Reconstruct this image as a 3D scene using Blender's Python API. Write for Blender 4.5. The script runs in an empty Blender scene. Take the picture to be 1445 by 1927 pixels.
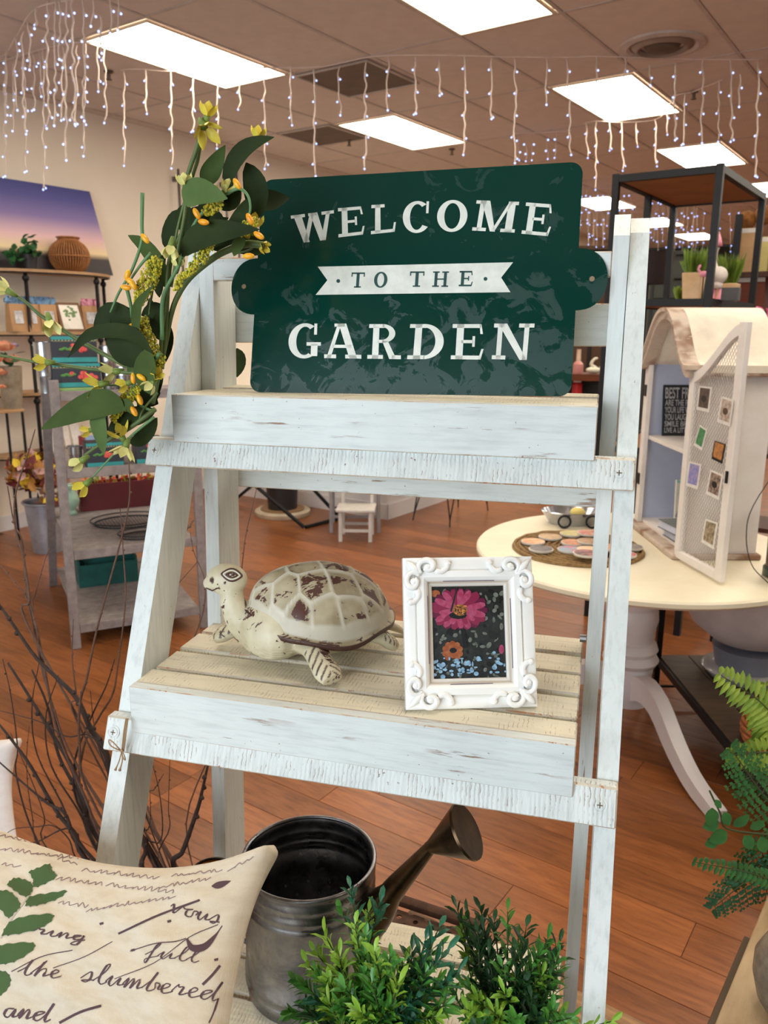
import bpy, bmesh, math, random
import numpy as np
from mathutils import Matrix, Vector
PI = math.pi
C = bpy.context.scene.collection
SC = bpy.context.scene
# ------------------------------------------------------------------ camera
H = 1.60                                   # lens height above the floor
FPX, PITCH, ROLL = 1506.47, 0.22815, 0.00524
CX, CY = 722.5, 963.5
fw = Vector((0, math.cos(PITCH), -math.sin(PITCH)))
_u0 = Vector((0, math.sin(PITCH), math.cos(PITCH))); _r0 = Vector((1, 0, 0))
rt = math.cos(ROLL)*_r0 + math.sin(ROLL)*_u0
up = -math.sin(ROLL)*_r0 + math.cos(ROLL)*_u0
cd = bpy.data.cameras.new('camera'); cam = bpy.data.objects.new('camera', cd); C.objects.link(cam)
cam.matrix_world = Matrix(((rt.x, up.x, -fw.x, 0), (rt.y, up.y, -fw.y, 0), (rt.z, up.z, -fw.z, H), (0, 0, 0, 1)))
cd.sensor_fit = 'VERTICAL'; cd.sensor_height = 36.0; cd.lens = FPX/1927*36
cd.clip_start = 0.05; cd.clip_end = 80
cd.dof.use_dof = True; cd.dof.focus_distance = 1.08; cd.dof.aperture_fstop = 9.5
SC.camera = cam
# ------------------------------------------------------------------ frames
TH, YAW = 0.259828, 0.609044
U = Vector((math.cos(TH), -math.sin(TH), 0)); V = Vector((math.sin(TH), math.cos(TH), 0))
B = Vector((math.cos(YAW), -math.sin(YAW), 0)); A = Vector((math.sin(YAW), math.cos(YAW), 0))
I4 = Matrix.Identity(4)
FL = Matrix.Translation((0, 0, H)) @ Matrix.Rotation(-TH, 4, 'Z')      # shelf frame: x right, y back, z from eye level
FR = Matrix.Rotation(-YAW, 4, 'Z')                                      # room frame: x across, y along the left wall
CEIL = H + 1.67
# ------------------------------------------------------------------ light
def lin(c):
    return tuple((x/12.92 if x <= .04045 else ((x+.055)/1.055)**2.4) for x in [v/255 for v in c])
w = bpy.data.worlds.new('world'); SC.world = w; w.use_nodes = True
w.node_tree.nodes['Background'].inputs[0].default_value = (0.80, 0.92, 1.0, 1)
w.node_tree.nodes['Background'].inputs[1].default_value = 0.35
def area(name, loc, rot, sx, sy, power, col):
    l = bpy.data.lights.new(name, 'AREA'); l.shape = 'RECTANGLE'; l.size = sx; l.size_y = sy; l.energy = power; l.color = col
    o = bpy.data.objects.new(name, l); C.objects.link(o); o.location = loc; o.rotation_euler = rot; return o
# daylight through the shop windows behind the photographer
area('window_daylight', (-2.3, -1.6, 1.7), (math.radians(88), 0, math.radians(-22)), 3.4, 2.2, 148, (0.82, 0.92, 1.0))
SC.view_settings.view_transform = 'Standard'; SC.view_settings.look = 'None'
SC.view_settings.exposure = 0.0; SC.view_settings.gamma = 1.0; SC.view_settings.use_curve_mapping = False
# ------------------------------------------------------------------ pixel helpers (a ray of the photograph met with a real plane)
def ray(x, y): return fw + rt*((x-CX)/FPX) - up*((y-CY)/FPX)
def Pz(x, y, z):
    d = ray(x, y); return d*((z-H)/d.z) + Vector((0, 0, H))
def Py(x, y, Y):
    d = ray(x, y); return d*(Y/d.y) + Vector((0, 0, H))
def Pv(x, y, v):                                            # shelf frame, plane y = v
    d = ray(x, y); q = d*(v/d.dot(V)); return Vector((q.dot(U), q.dot(V), q.z))
def Pa(x, y, a):                                            # room frame, plane y = a
    d = ray(x, y); q = d*(a/d.dot(A)); return Vector((q.dot(B), q.dot(A), q.z+H))
def Pb(x, y, b):                                            # room frame, plane x = b
    d = ray(x, y); q = d*(b/d.dot(B)); return Vector((q.dot(B), q.dot(A), q.z+H))
def toroom(p): return Vector((p.dot(B), p.dot(A), p.z))
def topx(p):
    q = p-Vector((0, 0, H)); d = q.dot(fw); return (CX+FPX*q.dot(rt)/d, CY-FPX*q.dot(up)/d) if d > .05 else (-9999, -9999)
# ------------------------------------------------------------------ object helpers
WM = {}
def tag(o, label=None, cat=None, group=None, kind=None):
    if label: o['label'] = label
    if cat: o['category'] = cat
    if group: o['group'] = group
    if kind: o['kind'] = kind
    return o
def thing(name, label, cat, M, group=None):
    o = bpy.data.objects.new(name, None); C.objects.link(o); o.empty_display_size = .05
    o.matrix_world = M; WM[o] = M.copy(); return tag(o, label, cat, group)
T = [I4]
class MB:
    def __init__(s): s.v = []; s.f = []; s.m = []; s.M = T[-1]; s.edge = 0
    def add(s, vs, fs, m=0):
        n = len(s.v); M = s.M
        s.v += [M @ Vector(p) for p in vs]; s.f += [tuple(i+n for i in f) for f in fs]; s.m += [m]*len(fs); return s
    def box(s, x0, x1, y0, y1, z0, z1, m=0, c=0.0):
        if x0 > x1: x0, x1 = x1, x0
        if y0 > y1: y0, y1 = y1, y0
        if z0 > z1: z0, z1 = z1, z0
        if c <= 0:
            return s.add([(x0,y0,z0),(x1,y0,z0),(x1,y1,z0),(x0,y1,z0),(x0,y0,z1),(x1,y0,z1),(x1,y1,z1),(x0,y1,z1)],
                  [(0,3,2,1),(4,5,6,7),(0,1,5,4),(1,2,6,5),(2,3,7,6),(3,0,4,7)], m)
        return s.hexa([(x0,y0,z0),(x1,y0,z0),(x1,y1,z0),(x0,y1,z0),(x0,y0,z1),(x1,y0,z1),(x1,y1,z1),(x0,y1,z1)], m, c)
    def hexa(s, p, m=0, c=0.0):                             # 8 corners, optional chamfer
        p = [Vector(q) for q in p]
        F = [(0,3,2,1),(4,5,6,7),(0,1,5,4),(1,2,6,5),(2,3,7,6),(3,0,4,7)]
        if c <= 0: return s.add(p, F, m)
        vs = []; idx = {}
        for fi, f in enumerate(F):
            for k in range(4):
                a, b, d = p[f[k]], p[f[(k+1) % 4]], p[f[k-1]]
                idx[(fi, f[k])] = len(vs); vs.append(a + (b-a).normalized()*c + (d-a).normalized()*c)
        fs = [tuple(idx[(fi, v)] for v in f) for fi, f in enumerate(F)]
        E = {}
        for fi, f in enumerate(F):
            for k in range(4):
                E.setdefault(frozenset((f[k], f[(k+1) % 4])), []).append((fi, f[k], f[(k+1) % 4]))
        for (f1, a, b), (f2, _, _) in E.values():
            fs.append((idx[(f1, b)], idx[(f1, a)], idx[(f2, a)], idx[(f2, b)]))
        for v in range(8):
            fv = [fi for fi, f in enumerate(F) if v in f]
            t = [idx[(fi, v)] for fi in fv]
            n = (vs[t[1]]-vs[t[0]]).cross(vs[t[2]]-vs[t[0]]); ctr = sum(p, Vector())/8
            fs.append(tuple(t) if n.dot(p[v]-ctr) > 0 else tuple(reversed(t)))
        s.add(vs, fs, m); k = len(fs)
        if s.edge: s.m[-k+6:] = [s.edge]*(k-6)
        return s
    def tube(s, pts, r, n=8, m=0, caps=True, closed=False):
        pts = [Vector(q) for q in pts]; k = len(pts)
        rr = r if isinstance(r, (list, tuple)) else [r]*k
        vs = []; fs = []; prev = None
        for i, q in enumerate(pts):
            if closed: t = pts[(i+1) % k]-pts[i-1]
            else: t = pts[min(i+1, k-1)]-pts[max(i-1, 0)]
            if t.length < 1e-9: t = Vector((0, 0, 1))
            t.normalize()
            if prev is None:
                a = t.cross(Vector((0, 0, 1)));
                if a.length < .2: a = t.cross(Vector((1, 0, 0)))
            else: a = prev - t*prev.dot(t)
            if a.length < 1e-6: a = t.orthogonal()
            a.normalize(); prev = a; b = t.cross(a)
            for j in range(n):
                g = 2*PI*j/n; vs.append(q + (a*math.cos(g)+b*math.sin(g))*rr[i])
        L = k if closed else k-1
        for i in range(L):
            for j in range(n):
                a0 = i*n+j; a1 = i*n+(j+1) % n; i2 = (i+1) % k
                fs.append((a0, a1, i2*n+(j+1) % n, i2*n+j))
        if caps and not closed:
            fs.append(tuple(reversed(range(n)))); fs.append(tuple((k-1)*n+j for j in range(n)))
        return s.add(vs, fs, m)
    def lathe(s, prof, n=32, c=(0, 0), m=0, sx=1, sy=1, cap0=True, cap1=True):
        vs = []; fs = []; k = len(prof)
        for r, z in prof:
            for j in range(n):
                g = 2*PI*j/n; vs.append((c[0]+sx*r*math.cos(g), c[1]+sy*r*math.sin(g), z))
        for i in range(k-1):
            for j in range(n):
                fs.append((i*n+j, i*n+(j+1) % n, (i+1)*n+(j+1) % n, (i+1)*n+j))
        if cap0: fs.append(tuple(reversed(range(n))))
        if cap1: fs.append(tuple((k-1)*n+j for j in range(n)))
        return s.add(vs, fs, m)
    def prism(s, pts, d0, d1, ax='z', m=0):                 # outline extruded along an axis; pts are the other two coordinates
        k = len(pts)
        def P(a, b, d): return (a, b, d) if ax == 'z' else ((a, d, b) if ax == 'y' else (d, a, b))
        vs = [P(a, b, d0) for a, b in pts]+[P(a, b, d1) for a, b in pts]
        fs = [tuple(range(k)), tuple(reversed(range(k, 2*k)))]+[(i, k+i, k+(i+1) % k, (i+1) % k) for i in range(k)]
        return s.add(vs, fs, m)
    def ball(s, c, r, n=10, k=6, m=0, q=None):
        r = (r, r, r) if not isinstance(r, (tuple, list)) else r
        vs = [(0, 0, 1)]; fs = []
        for i in range(1, k):
            a = PI*i/k
            for j in range(n):
                g = 2*PI*j/n; vs.append((math.sin(a)*math.cos(g), math.sin(a)*math.sin(g), math.cos(a)))
        vs.append((0, 0, -1)); e = len(vs)-1
        for j in range(n):
            fs.append((0, 1+j, 1+(j+1) % n)); fs.append((e, 1+(k-2)*n+(j+1) % n, 1+(k-2)*n+j))
        for i in range(k-2):
            for j in range(n):
                fs.append((1+i*n+j, 1+(i+1)*n+j, 1+(i+1)*n+(j+1) % n, 1+i*n+(j+1) % n))
        c = Vector(c)
        vv = [Vector((a*r[0], b*r[1], d*r[2])) for a, b, d in vs]
        if q is not None: vv = [q @ x for x in vv]
        return s.add([c+x for x in vv], fs, m)
    def grid(s, fn, nu, nv, m=0, wrapu=False):
        vs = [fn(i/(nu if wrapu else nu-1), j/(nv-1)) for j in range(nv) for i in range(nu)]
        fs = []
        for j in range(nv-1):
            for i in range(nu if wrapu else nu-1):
                i2 = (i+1) % nu; fs.append((j*nu+i, j*nu+i2, (j+1)*nu+i2, (j+1)*nu+i))
        return s.add(vs, fs, m)
    def leaf(s, pts, w, nrm, m=0, cup=.25, n=7, thick=0, wave=0):
        pts = spline([Vector(q) for q in pts], n); vs = []; k = len(pts); nrm = Vector(nrm)
        for i, q in enumerate(pts):
            t = (pts[min(i+1, k-1)]-pts[max(i-1, 0)]).normalized()
            sd = t.cross(nrm)
            if sd.length < 1e-4: sd = t.orthogonal()
            sd.normalize(); nn = sd.cross(t); x = i/(k-1)
            ww = w*(math.sin(PI*min(1, x**.85*1.0)))**.75*.5 if 0 < x < 1 else w*.02
            lift = nn*(cup*ww+wave*w*math.sin(x*9))
            vs += [q+sd*ww+lift, q, q-sd*ww+nn*(cup*ww-wave*w*math.sin(x*9))]
        fs = []
        for i in range(k-1):
            a = i*3; fs += [(a, a+1, a+4, a+3), (a+1, a+2, a+5, a+4)]
        return s.add(vs, fs, m)
    def build(s, name, mats, parent=None, smooth=False, mesh_only=False, kind=None, label=None):
        if parent is not None:
            W = WM[parent]; Wi = W.inverted()
        else:
            xs = [p.x for p in s.v]; ys = [p.y for p in s.v]; zs = [p.z for p in s.v]
            W = Matrix.Translation(((min(xs)+max(xs))/2, (min(ys)+max(ys))/2, min(zs))); Wi = W.inverted()
            if s.M is not I4:
                R = s.M.to_3x3().normalized().to_4x4(); W = W @ R; Wi = W.inverted()
        me = bpy.data.meshes.new(name)
        me.from_pydata([Wi @ p for p in s.v], [], s.f)
        if not isinstance(mats, (list, tuple)): mats = [mats]
        for mt in mats: me.materials.append(mt)
        if len(mats) > 1: me.polygons.foreach_set('material_index', s.m)
        if smooth is not False:
            me.polygons.foreach_set('use_smooth', [True]*len(me.polygons))
            if smooth is not True: me.set_sharp_from_angle(angle=math.radians(smooth))
        me.validate(); me.update()
        o = bpy.data.objects.new(name, me); C.objects.link(o)
        if parent is not None: o.parent = parent
        else: o.matrix_world = W
        WM[o] = W
        if kind: o['kind'] = kind
        if label: o['label'] = label
        return o
def spline(P, n):
    P = [Vector(q) for q in P]
    if len(P) == 2: return [P[0].lerp(P[1], i/(n-1)) for i in range(n)]
    out = []; L = len(P)-1
    for i in range(n):
        t = i/(n-1)*L; k = min(int(t), L-1); f = t-k
        p1, p2 = P[k], P[k+1]; p0 = P[k-1] if k > 0 else p1*2-p2; p3 = P[k+2] if k+2 <= L else p2*2-p1
        out.append(.5*((2*p1)+(p2-p0)*f+(2*p0-5*p1+4*p2-p3)*f*f+(3*p1-p0-3*p2+p3)*f**3))
    return out
def part(name, mats, parent, fn, **k):
    b = MB(); fn(b); return b.build(name, mats, parent, **k)
def dup(o, M=None, label=None, parent=None):               # the thing and copies of its parts
    c = o.copy(); C.objects.link(c); WM[c] = WM[o] if M is None else M
    if parent is not None: c.parent = parent; WM[c] = WM[parent]
    elif M is not None: c.matrix_world = M
    if label: c['label'] = label
    for ch in kids(o): dup(ch, parent=c)
    return c
KID = {}
def kids(o): return list(o.children)
# ------------------------------------------------------------------ materials
def newmat(name):
    m = bpy.data.materials.new(name); m.use_nodes = True; nt = m.node_tree; return m, nt, nt.nodes['Principled BSDF']
def N(nt, t, **k):
    n = nt.nodes.new(t)
    for a, b in k.items():
        if a in ('operation', 'blend_type', 'data_type', 'wave_type', 'bands_direction', 'feature', 'attribute_name', 'clamp', 'wave_profile'): setattr(n, a, b)
    return n
def mixc(nt, fac, a, b):
    n = nt.nodes.new('ShaderNodeMix'); n.data_type = 'RGBA'
    for s, v in ((0, fac), (6, a), (7, b)):
        if isinstance(v, (int, float)): n.inputs[s].default_value = v
        elif isinstance(v, tuple): n.inputs[s].default_value = (*v[:3], 1)
        else: nt.links.new(v, n.inputs[s])
    return n.outputs[2]
def coords(nt, scale=(1, 1, 1), rot=(0, 0, 0), kind='Object'):
    tc = nt.nodes.new('ShaderNodeTexCoord'); mp = nt.nodes.new('ShaderNodeMapping')
    mp.inputs['Scale'].default_value = scale; mp.inputs['Rotation'].default_value = rot
    nt.links.new(tc.outputs[kind], mp.inputs[0]); return mp.outputs[0]
def noise(nt, vec, sc, det=4, rough=.6, dist=0):
    n = nt.nodes.new('ShaderNodeTexNoise'); n.inputs['Scale'].default_value = sc; n.inputs['Detail'].default_value = det
    n.inputs['Roughness'].default_value = rough; n.inputs['Distortion'].default_value = dist
    nt.links.new(vec, n.inputs['Vector']); return n.outputs[0]
def ramp(nt, fac, a, b, lo=0., hi=1.):
    n = nt.nodes.new('ShaderNodeMapRange'); n.inputs[1].default_value = a; n.inputs[2].default_value = b
    n.inputs[3].default_value = lo; n.inputs[4].default_value = hi
    nt.links.new(fac, n.inputs[0]); return n.outputs[0]
def mth(nt, op, a, b=0.):
    n = nt.nodes.new('ShaderNodeMath'); n.operation = op
    for i, v in enumerate((a, b)):
        if isinstance(v, (int, float)): n.inputs[i].default_value = v
        else: nt.links.new(v, n.inputs[i])
    return n.outputs[0]
def bump(nt, bs, h, st, dist=.002):
    n = nt.nodes.new('ShaderNodeBump'); n.inputs['Strength'].default_value = st; n.inputs['Distance'].default_value = dist
    nt.links.new(h, n.inputs['Height']); nt.links.new(n.outputs[0], bs.inputs['Normal'])
def M_(name, col, rough=.5, metal=0, c2=None, sc=8, bp=0, bsc=60, stretch=(1, 1, 1), coat=0, lo=.35, hi=.7, spec=None):
    m, nt, bs = newmat(name); c = lin(col)
    bs.inputs['Base Color'].default_value = (*c, 1); bs.inputs['Roughness'].default_value = rough; bs.inputs['Metallic'].default_value = metal
    if spec is not None: bs.inputs['Specular IOR Level'].default_value = spec
    if coat: bs.inputs['Coat Weight'].default_value = coat; bs.inputs['Coat Roughness'].default_value = .08
    vec = coords(nt, stretch)
    if c2 is None: c2 = tuple(max(0, min(255, v*.88)) for v in col)
    f = ramp(nt, noise(nt, vec, sc), lo, hi); nt.links.new(mixc(nt, f, c, lin(c2)), bs.inputs['Base Color'])
    if bp: bump(nt, bs, noise(nt, vec, bsc, 3), bp)
    return m
def emit(name, col, st):
    m = bpy.data.materials.new(name); m.use_nodes = True; nt = m.node_tree; nt.nodes.clear()
    e = nt.nodes.new('ShaderNodeEmission'); o = nt.nodes.new('ShaderNodeOutputMaterial'); e.inputs[0].default_value = (*col, 1); e.inputs[1].default_value = st
    nt.links.new(e.outputs[0], o.inputs[0]); return m
def paint(name, col, wear, amt=.62, stretch=(3, 30, 30), saw=0, saw_dir='X', c2=None, rough=.55, fleck=.7, wsc=3.0):
    """worn chalk paint: streaked wear along the grain, small flecks, saw marks in relief"""
    m, nt, bs = newmat(name); bs.inputs['Roughness'].default_value = rough
    vec = coords(nt, stretch); v1 = coords(nt)
    base = mixc(nt, ramp(nt, noise(nt, v1, 7, 3), .35, .7), lin(col), lin(c2 or tuple(v*.95 for v in col)))
    g = noise(nt, vec, wsc, 6, .65); a = ramp(nt, g, amt, amt+.05)
    big = ramp(nt, noise(nt, v1, 9, 2), .45, .62); a = mth(nt, 'MULTIPLY', a, big)
    fl = ramp(nt, noise(nt, v1, 160, 2, .5), fleck, fleck+.04); a = mth(nt, 'MAXIMUM', a, mth(nt, 'MULTIPLY', fl, ramp(nt, noise(nt, v1, 22, 2), .5, .6)))
    grey = mixc(nt, mth(nt, 'MULTIPLY', ramp(nt, noise(nt, vec, wsc*1.7, 5), .48, .72), .34), base, lin(tuple(v*.72 for v in col)))
    h = mth(nt, 'ADD', mth(nt, 'MULTIPLY', noise(nt, vec, 6, 4), .6), mth(nt, 'MULTIPLY', a, -.8))
    if saw:
        wv = nt.nodes.new('ShaderNodeTexWave'); wv.bands_direction = saw_dir; wv.inputs['Scale'].default_value = 55; wv.inputs['Distortion'].default_value = 3.0
        wv.inputs['Detail'].default_value = 3; wv.inputs['Detail Scale'].default_value = 2.0; nt.links.new(v1, wv.inputs[0])
        sw = mth(nt, 'MULTIPLY', wv.outputs['Fac'], ramp(nt, noise(nt, v1, 14, 2), .35, .6)); h = mth(nt, 'ADD', h, mth(nt, 'MULTIPLY', sw, saw)); a = mth(nt, 'MAXIMUM', a, mth(nt, 'MULTIPLY', mth(nt, 'MULTIPLY', ramp(nt, wv.outputs['Fac'], .10, .02), ramp(nt, noise(nt, v1, 45, 3), .52, .60)), .75))
    nt.links.new(mixc(nt, a, grey, lin(wear)), bs.inputs['Base Color'])
    bump(nt, bs, h, .75, .0014); return m
# ================================================================== the setting
m_floor_base = M_('floor_gap', (70, 34, 18), .5)
def plank_mat(name, c1, c2, c3):
    m, nt, bs = newmat(name); bs.inputs['Roughness'].default_value = .33
    oi = nt.nodes.new('ShaderNodeObjectInfo'); tc = nt.nodes.new('ShaderNodeTexCoord')
    add = nt.nodes.new('ShaderNodeVectorMath'); add.operation = 'ADD'; nt.links.new(tc.outputs['Object'], add.inputs[0])
    sc = nt.nodes.new('ShaderNodeVectorMath'); sc.operation = 'SCALE'; nt.links.new(oi.outputs['Location'], sc.inputs[0]); sc.inputs[3].default_value = 3.1
    nt.links.new(sc.outputs[0], add.inputs[1])
    mp = nt.nodes.new('ShaderNodeMapping'); mp.inputs['Scale'].default_value = (1.2, 9, 1); nt.links.new(add.outputs[0], mp.inputs[0])
    g = noise(nt, mp.outputs[0], 2.2, 5, .6, 1.6); g2 = noise(nt, mp.outputs[0], 9, 4, .6, .4)
    c = mixc(nt, ramp(nt, g, .35, .7), lin(c1), lin(c2)); c = mixc(nt, mth(nt, 'MULTIPLY', ramp(nt, g2, .5, .72), .55), c, lin(c3))
    hs = nt.nodes.new('ShaderNodeHueSaturation'); nt.links.new(c, hs.inputs['Color']); nt.links.new(ramp(nt, oi.outputs['Random'], 0, 1, .74, 1.22), hs.inputs['Value'])
    nt.links.new(hs.outputs[0], bs.inputs['Base Color']); bump(nt, bs, g2, .12, .001); return m
m_plank = plank_mat('floor_plank', (152, 92, 50), (116, 66, 33), (84, 44, 22))
T.append(FR)
b = MB(); b.box(-6.6, 7, -2.2, 18.8, -.06, -.004); floor = b.build('floor', m_floor_base); floor['kind'] = 'structure'
T.append(I4)
PL, PW = 1.22, .152
def plank_mesh():
    b = MB(); b.box(-PL/2+.0008, PL/2-.0008, -PW/2+.0008, PW/2-.0008, -.0035, .0, c=.0007); return b
pm = None; np_ = 0
Fi = WM[floor].inverted(); rnd = random.Random(4)
cand = []
for j in range(-6, 120):
    a = j*PW; off = rnd.random()*PL
    for i in range(-6, 6):
        bb = i*PL+off; P = B*bb+A*a
        if bb < -6.4 or bb > 6.6: continue
        vis = False
        for dx in (-.6, -.3, 0, .3, .6):
            x, y = topx(P+B*dx)
            if -150 < x < 1600 and y < 2150 and P.dot(fw) > 0: vis = True
        if vis: cand.append((P.length, bb, a))
cand.sort(); far_b = []
for k, (d, bb, a) in enumerate(cand):
    if k < 298:
        if pm is None:
            o = plank_mesh().build('floor_plank', m_plank, None); pm = o.data
            for v in pm.vertices: v.co.z -= .0035
            o.matrix_world = I4
        else: o = bpy.data.objects.new('floor_plank', pm); C.objects.link(o)
        o.parent = floor
        o.matrix_parent_inverse = I4
        o.matrix_local = Fi @ FR @ Matrix.Translation((bb, a, 0)); WM[o] = WM[floor]
    else: far_b.append((bb, a))
T.append(FR); b = MB()
for bb, a in far_b: b.box(bb-PL/2+.001, bb+PL/2-.001, a-PW/2+.001, a+PW/2-.001, -.003, 0)
def farfloor():
    m, nt, bs = newmat('floor_plank_far'); bs.inputs['Roughness'].default_value = .33
    v = coords(nt, (.8, 6.6, 1)); c = mixc(nt, ramp(nt, noise(nt, v, 2.0, 4, .6, 1), .35, .7), lin((150, 90, 50)), lin((112, 62, 32)))
    nt.links.new(c, bs.inputs['Base Color']); return m
if far_b: b.build('floor_plank', farfloor(), floor, kind='stuff')
# walls
m_wall = M_('wall_paint', (236, 224, 206), .85, c2=(232, 219, 200), sc=2)
m_dark = M_('far_wall_dark', (62, 64, 58), .8)
m_white = M_('white_board', (225, 222, 222), .6, c2=(220, 217, 217), sc=1)
def st(name, mat, fn, **k):
    b = MB(); fn(b); o = b.build(name, mat, **k); o['kind'] = 'structure'; return o
st('wall_left', m_wall, lambda b: b.box(-6.15, -6.0, -2.0, 18.5, 0, CEIL))
st('wall_far', m_dark, lambda b: b.box(-6.15, 7.0, 18.5, 18.7, 0, CEIL))
st('wall_right', m_wall, lambda b: b.box(6.8, 6.95, -2.0, 18.5, 0, CEIL))
st('wall_back', m_wall, lambda b: (b.box(-6.15, -3.4, -1.95, -1.8, 0, CEIL), b.box(3.4, 7, -1.95, -1.8, 0, CEIL), b.box(-3.4, 3.4, -1.95, -1.8, 2.85, CEIL), b.box(-3.4, 3.4, -1.95, -1.8, 0, .35)))
# window behind the camera
st('window_1', M_('window_frame', (60, 60, 62), .4), lambda b: [b.box(x-.03, x+.03, -1.93, -1.83, .35, 2.85) for x in (-3.37, -1.1, 1.1, 3.37)]+[b.box(-3.4, 3.4, -1.93, -1.83, z-.03, z+.03) for z in (.38, 2.82)])
st('baseboard_left', m_white, lambda b: b.box(-6.0, -5.985, -2.0, 18.5, 0, .12))
# white partition jutting out of the left wall, with its own skirting
st('wall_partition', m_white, lambda b: b.box(-5.995, -3.76, 5.44, 6.5, 0, .98))
st('baseboard_partition', m_white, lambda b: (b.box(-5.99, -3.745, 5.425, 5.44, 0, .13), b.box(-3.76, -3.745, 5.425, 6.5, 0, .13)))
# ceiling
m_tile = M_('ceiling_tile', (216, 202, 190), .9, bp=.35, bsc=160, c2=(208, 194, 182))
m_grid = M_('ceiling_grid', (202, 188, 176), .6)
ceil = st('ceiling', M_('ceiling_void', (140, 116, 98), .9), lambda b: b.box(-6.15, 7, -2, 18.7, CEIL+.02, CEIL+.08))
TW, TL = .6, 1.2
fix = []
S_ = 1.67
cb = {0: -4.26, 1: -2.32, 2: -.38, 3: 1.56, 4: 3.5}
rows = [3.92, 6.40, 8.86, 11.3, 13.0]
# suspended grid: 0.62 m across, 1.22 m along; fittings and vents take whole cells
GB, GA = .646, 1.236
B0, A0 = -4.26-.323, 3.92-.618
cells = {}
lights = []
for ci, bc in enumerate((-4.26, -2.32, -.38, 1.56, 3.5)):
    for a in (3.92-2.472, 3.92, 6.40, 8.86, 11.33, 13.81, 16.28):
        lights.append((round((bc-(-4.26))/GB), round((a-3.92)/GA)))
lights = [(i, j) for i, j in lights]
vents = [(1, 1), (0, 2)]
Ci = WM[ceil].inverted(); tm = None; nt_ = 0
m_diff = emit('light_diffuser', (1.0, 0.90, 0.75), 13.0)
m_ffr = M_('fitting_frame', (214, 196, 170), .5)
m_vent = M_('vent_dark', (104, 84, 68), .7)
def light_at(bc, ac, label):
    t = thing('ceiling_light', label, 'ceiling light', FR @ Matrix.Translation((bc, ac, CEIL-.012)), 'recessed troffer lights')
    x, y = .30, .595
    part('frame', m_ffr, t, lambda b: (b.box(bc-x, bc+x, ac-y, ac-y+.016, CEIL-.012, CEIL), b.box(bc-x, bc+x, ac+y-.016, ac+y, CEIL-.012, CEIL), b.box(bc-x, bc-x+.016, ac-y+.016, ac+y-.016, CEIL-.012, CEIL), b.box(bc+x-.016, bc+x, ac-y+.016, ac+y-.016, CEIL-.012, CEIL)))
    part('diffuser', m_diff, t, lambda b: b.box(bc-x+.016, bc+x-.016, ac-y+.016, ac+y-.016, CEIL-.008, CEIL-.003))
LAB = {(-4.26, 3.92): 'recessed ceiling light at upper left, nearest above the left wall picture', (-4.26, 6.40): 'recessed ceiling light above the green sign, second in the left row',
 (-2.32, 3.92): 'recessed ceiling light cut off by the top edge of the photo', (-2.32, 6.40): 'recessed ceiling light at upper right, largest one wholly visible on the right',
 (-2.32, 8.86): 'recessed ceiling light directly above the black rack top', (-4.26, 8.86): 'recessed ceiling light hidden mostly behind the green sign top right corner',
 (-2.32, 11.33): 'recessed ceiling light at the right edge above the black rack'}
for i, j in sorted(set(lights)):
    bc, ac = -4.26+i*GB, 3.92+j*GA
    if ac > 17.5: continue
    px = topx(FR @ Vector((bc, ac, CEIL)))
    k = next((v for kk, v in LAB.items() if abs(kk[0]-bc) < .1 and abs(kk[1]-ac) < .1), None)
    row = ['behind the photographer', 'nearest row', 'second row', 'third row', 'fourth row', 'fifth row', 'sixth and farthest row'][min(range(7), key=lambda r: abs((1.45, 3.92, 6.40, 8.86, 11.33, 13.81, 16.28)[r]-ac))]
    col = ['beside the left wall', 'in the second column from the left wall', 'in the middle column', 'in the fourth column from the left wall', 'in the column beside the right wall'][min(range(5), key=lambda r: abs((-4.26, -2.32, -.38, 1.56, 3.5)[r]-bc))]
    light_at(bc, ac, k or 'recessed ceiling light '+col+', '+row)
occ = set(lights)
for i in range(-4, 18):
    for j in range(-5, 13):
        bc, ac = -4.26+i*GB, 3.92+j*GA
        if bc-GB/2 < -6.6 or bc > 6.7 or ac < -1.5 or ac > 18.0 or (i, j) in occ: continue
        x, y = topx(FR @ Vector((bc, ac, CEIL)))
        if not (-350 < x < 1800 and -450 < y < 640): continue

        if tm is None:
            b = MB(); b.M = I4; b.box(-GB/2+.012, GB/2-.012, -GA/2+.012, GA/2-.012, -.006, .004, c=.003); o = b.build('ceiling_tile', m_tile); tm = o.data
            for v in tm.vertices: v.co.z -= .006
        else: o = bpy.data.objects.new('ceiling_tile', tm); C.objects.link(o)
        o.parent = ceil; o.matrix_local = Ci @ FR @ Matrix.Translation((bc, ac, CEIL+.006)); WM[o] = WM[ceil]
b = MB()
for i in range(-4, 19):
    bc = -4.26+(i-.5)*GB
    if bc > -6.0: b.box(bc-.011, bc+.011, -1.9, 18.45, CEIL-.004, CEIL+.02)
b.build('grid_runner', m_grid, ceil)
b = MB()
for j in range(-5, 13):
    ac = 3.92+(j-.5)*GA
    if -1.8 < ac < 18.4: b.box(-6.0, 6.8, ac-.011, ac+.011, CEIL-.003, CEIL+.02)
b.build('grid_crossbar', m_grid, ceil)
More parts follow.
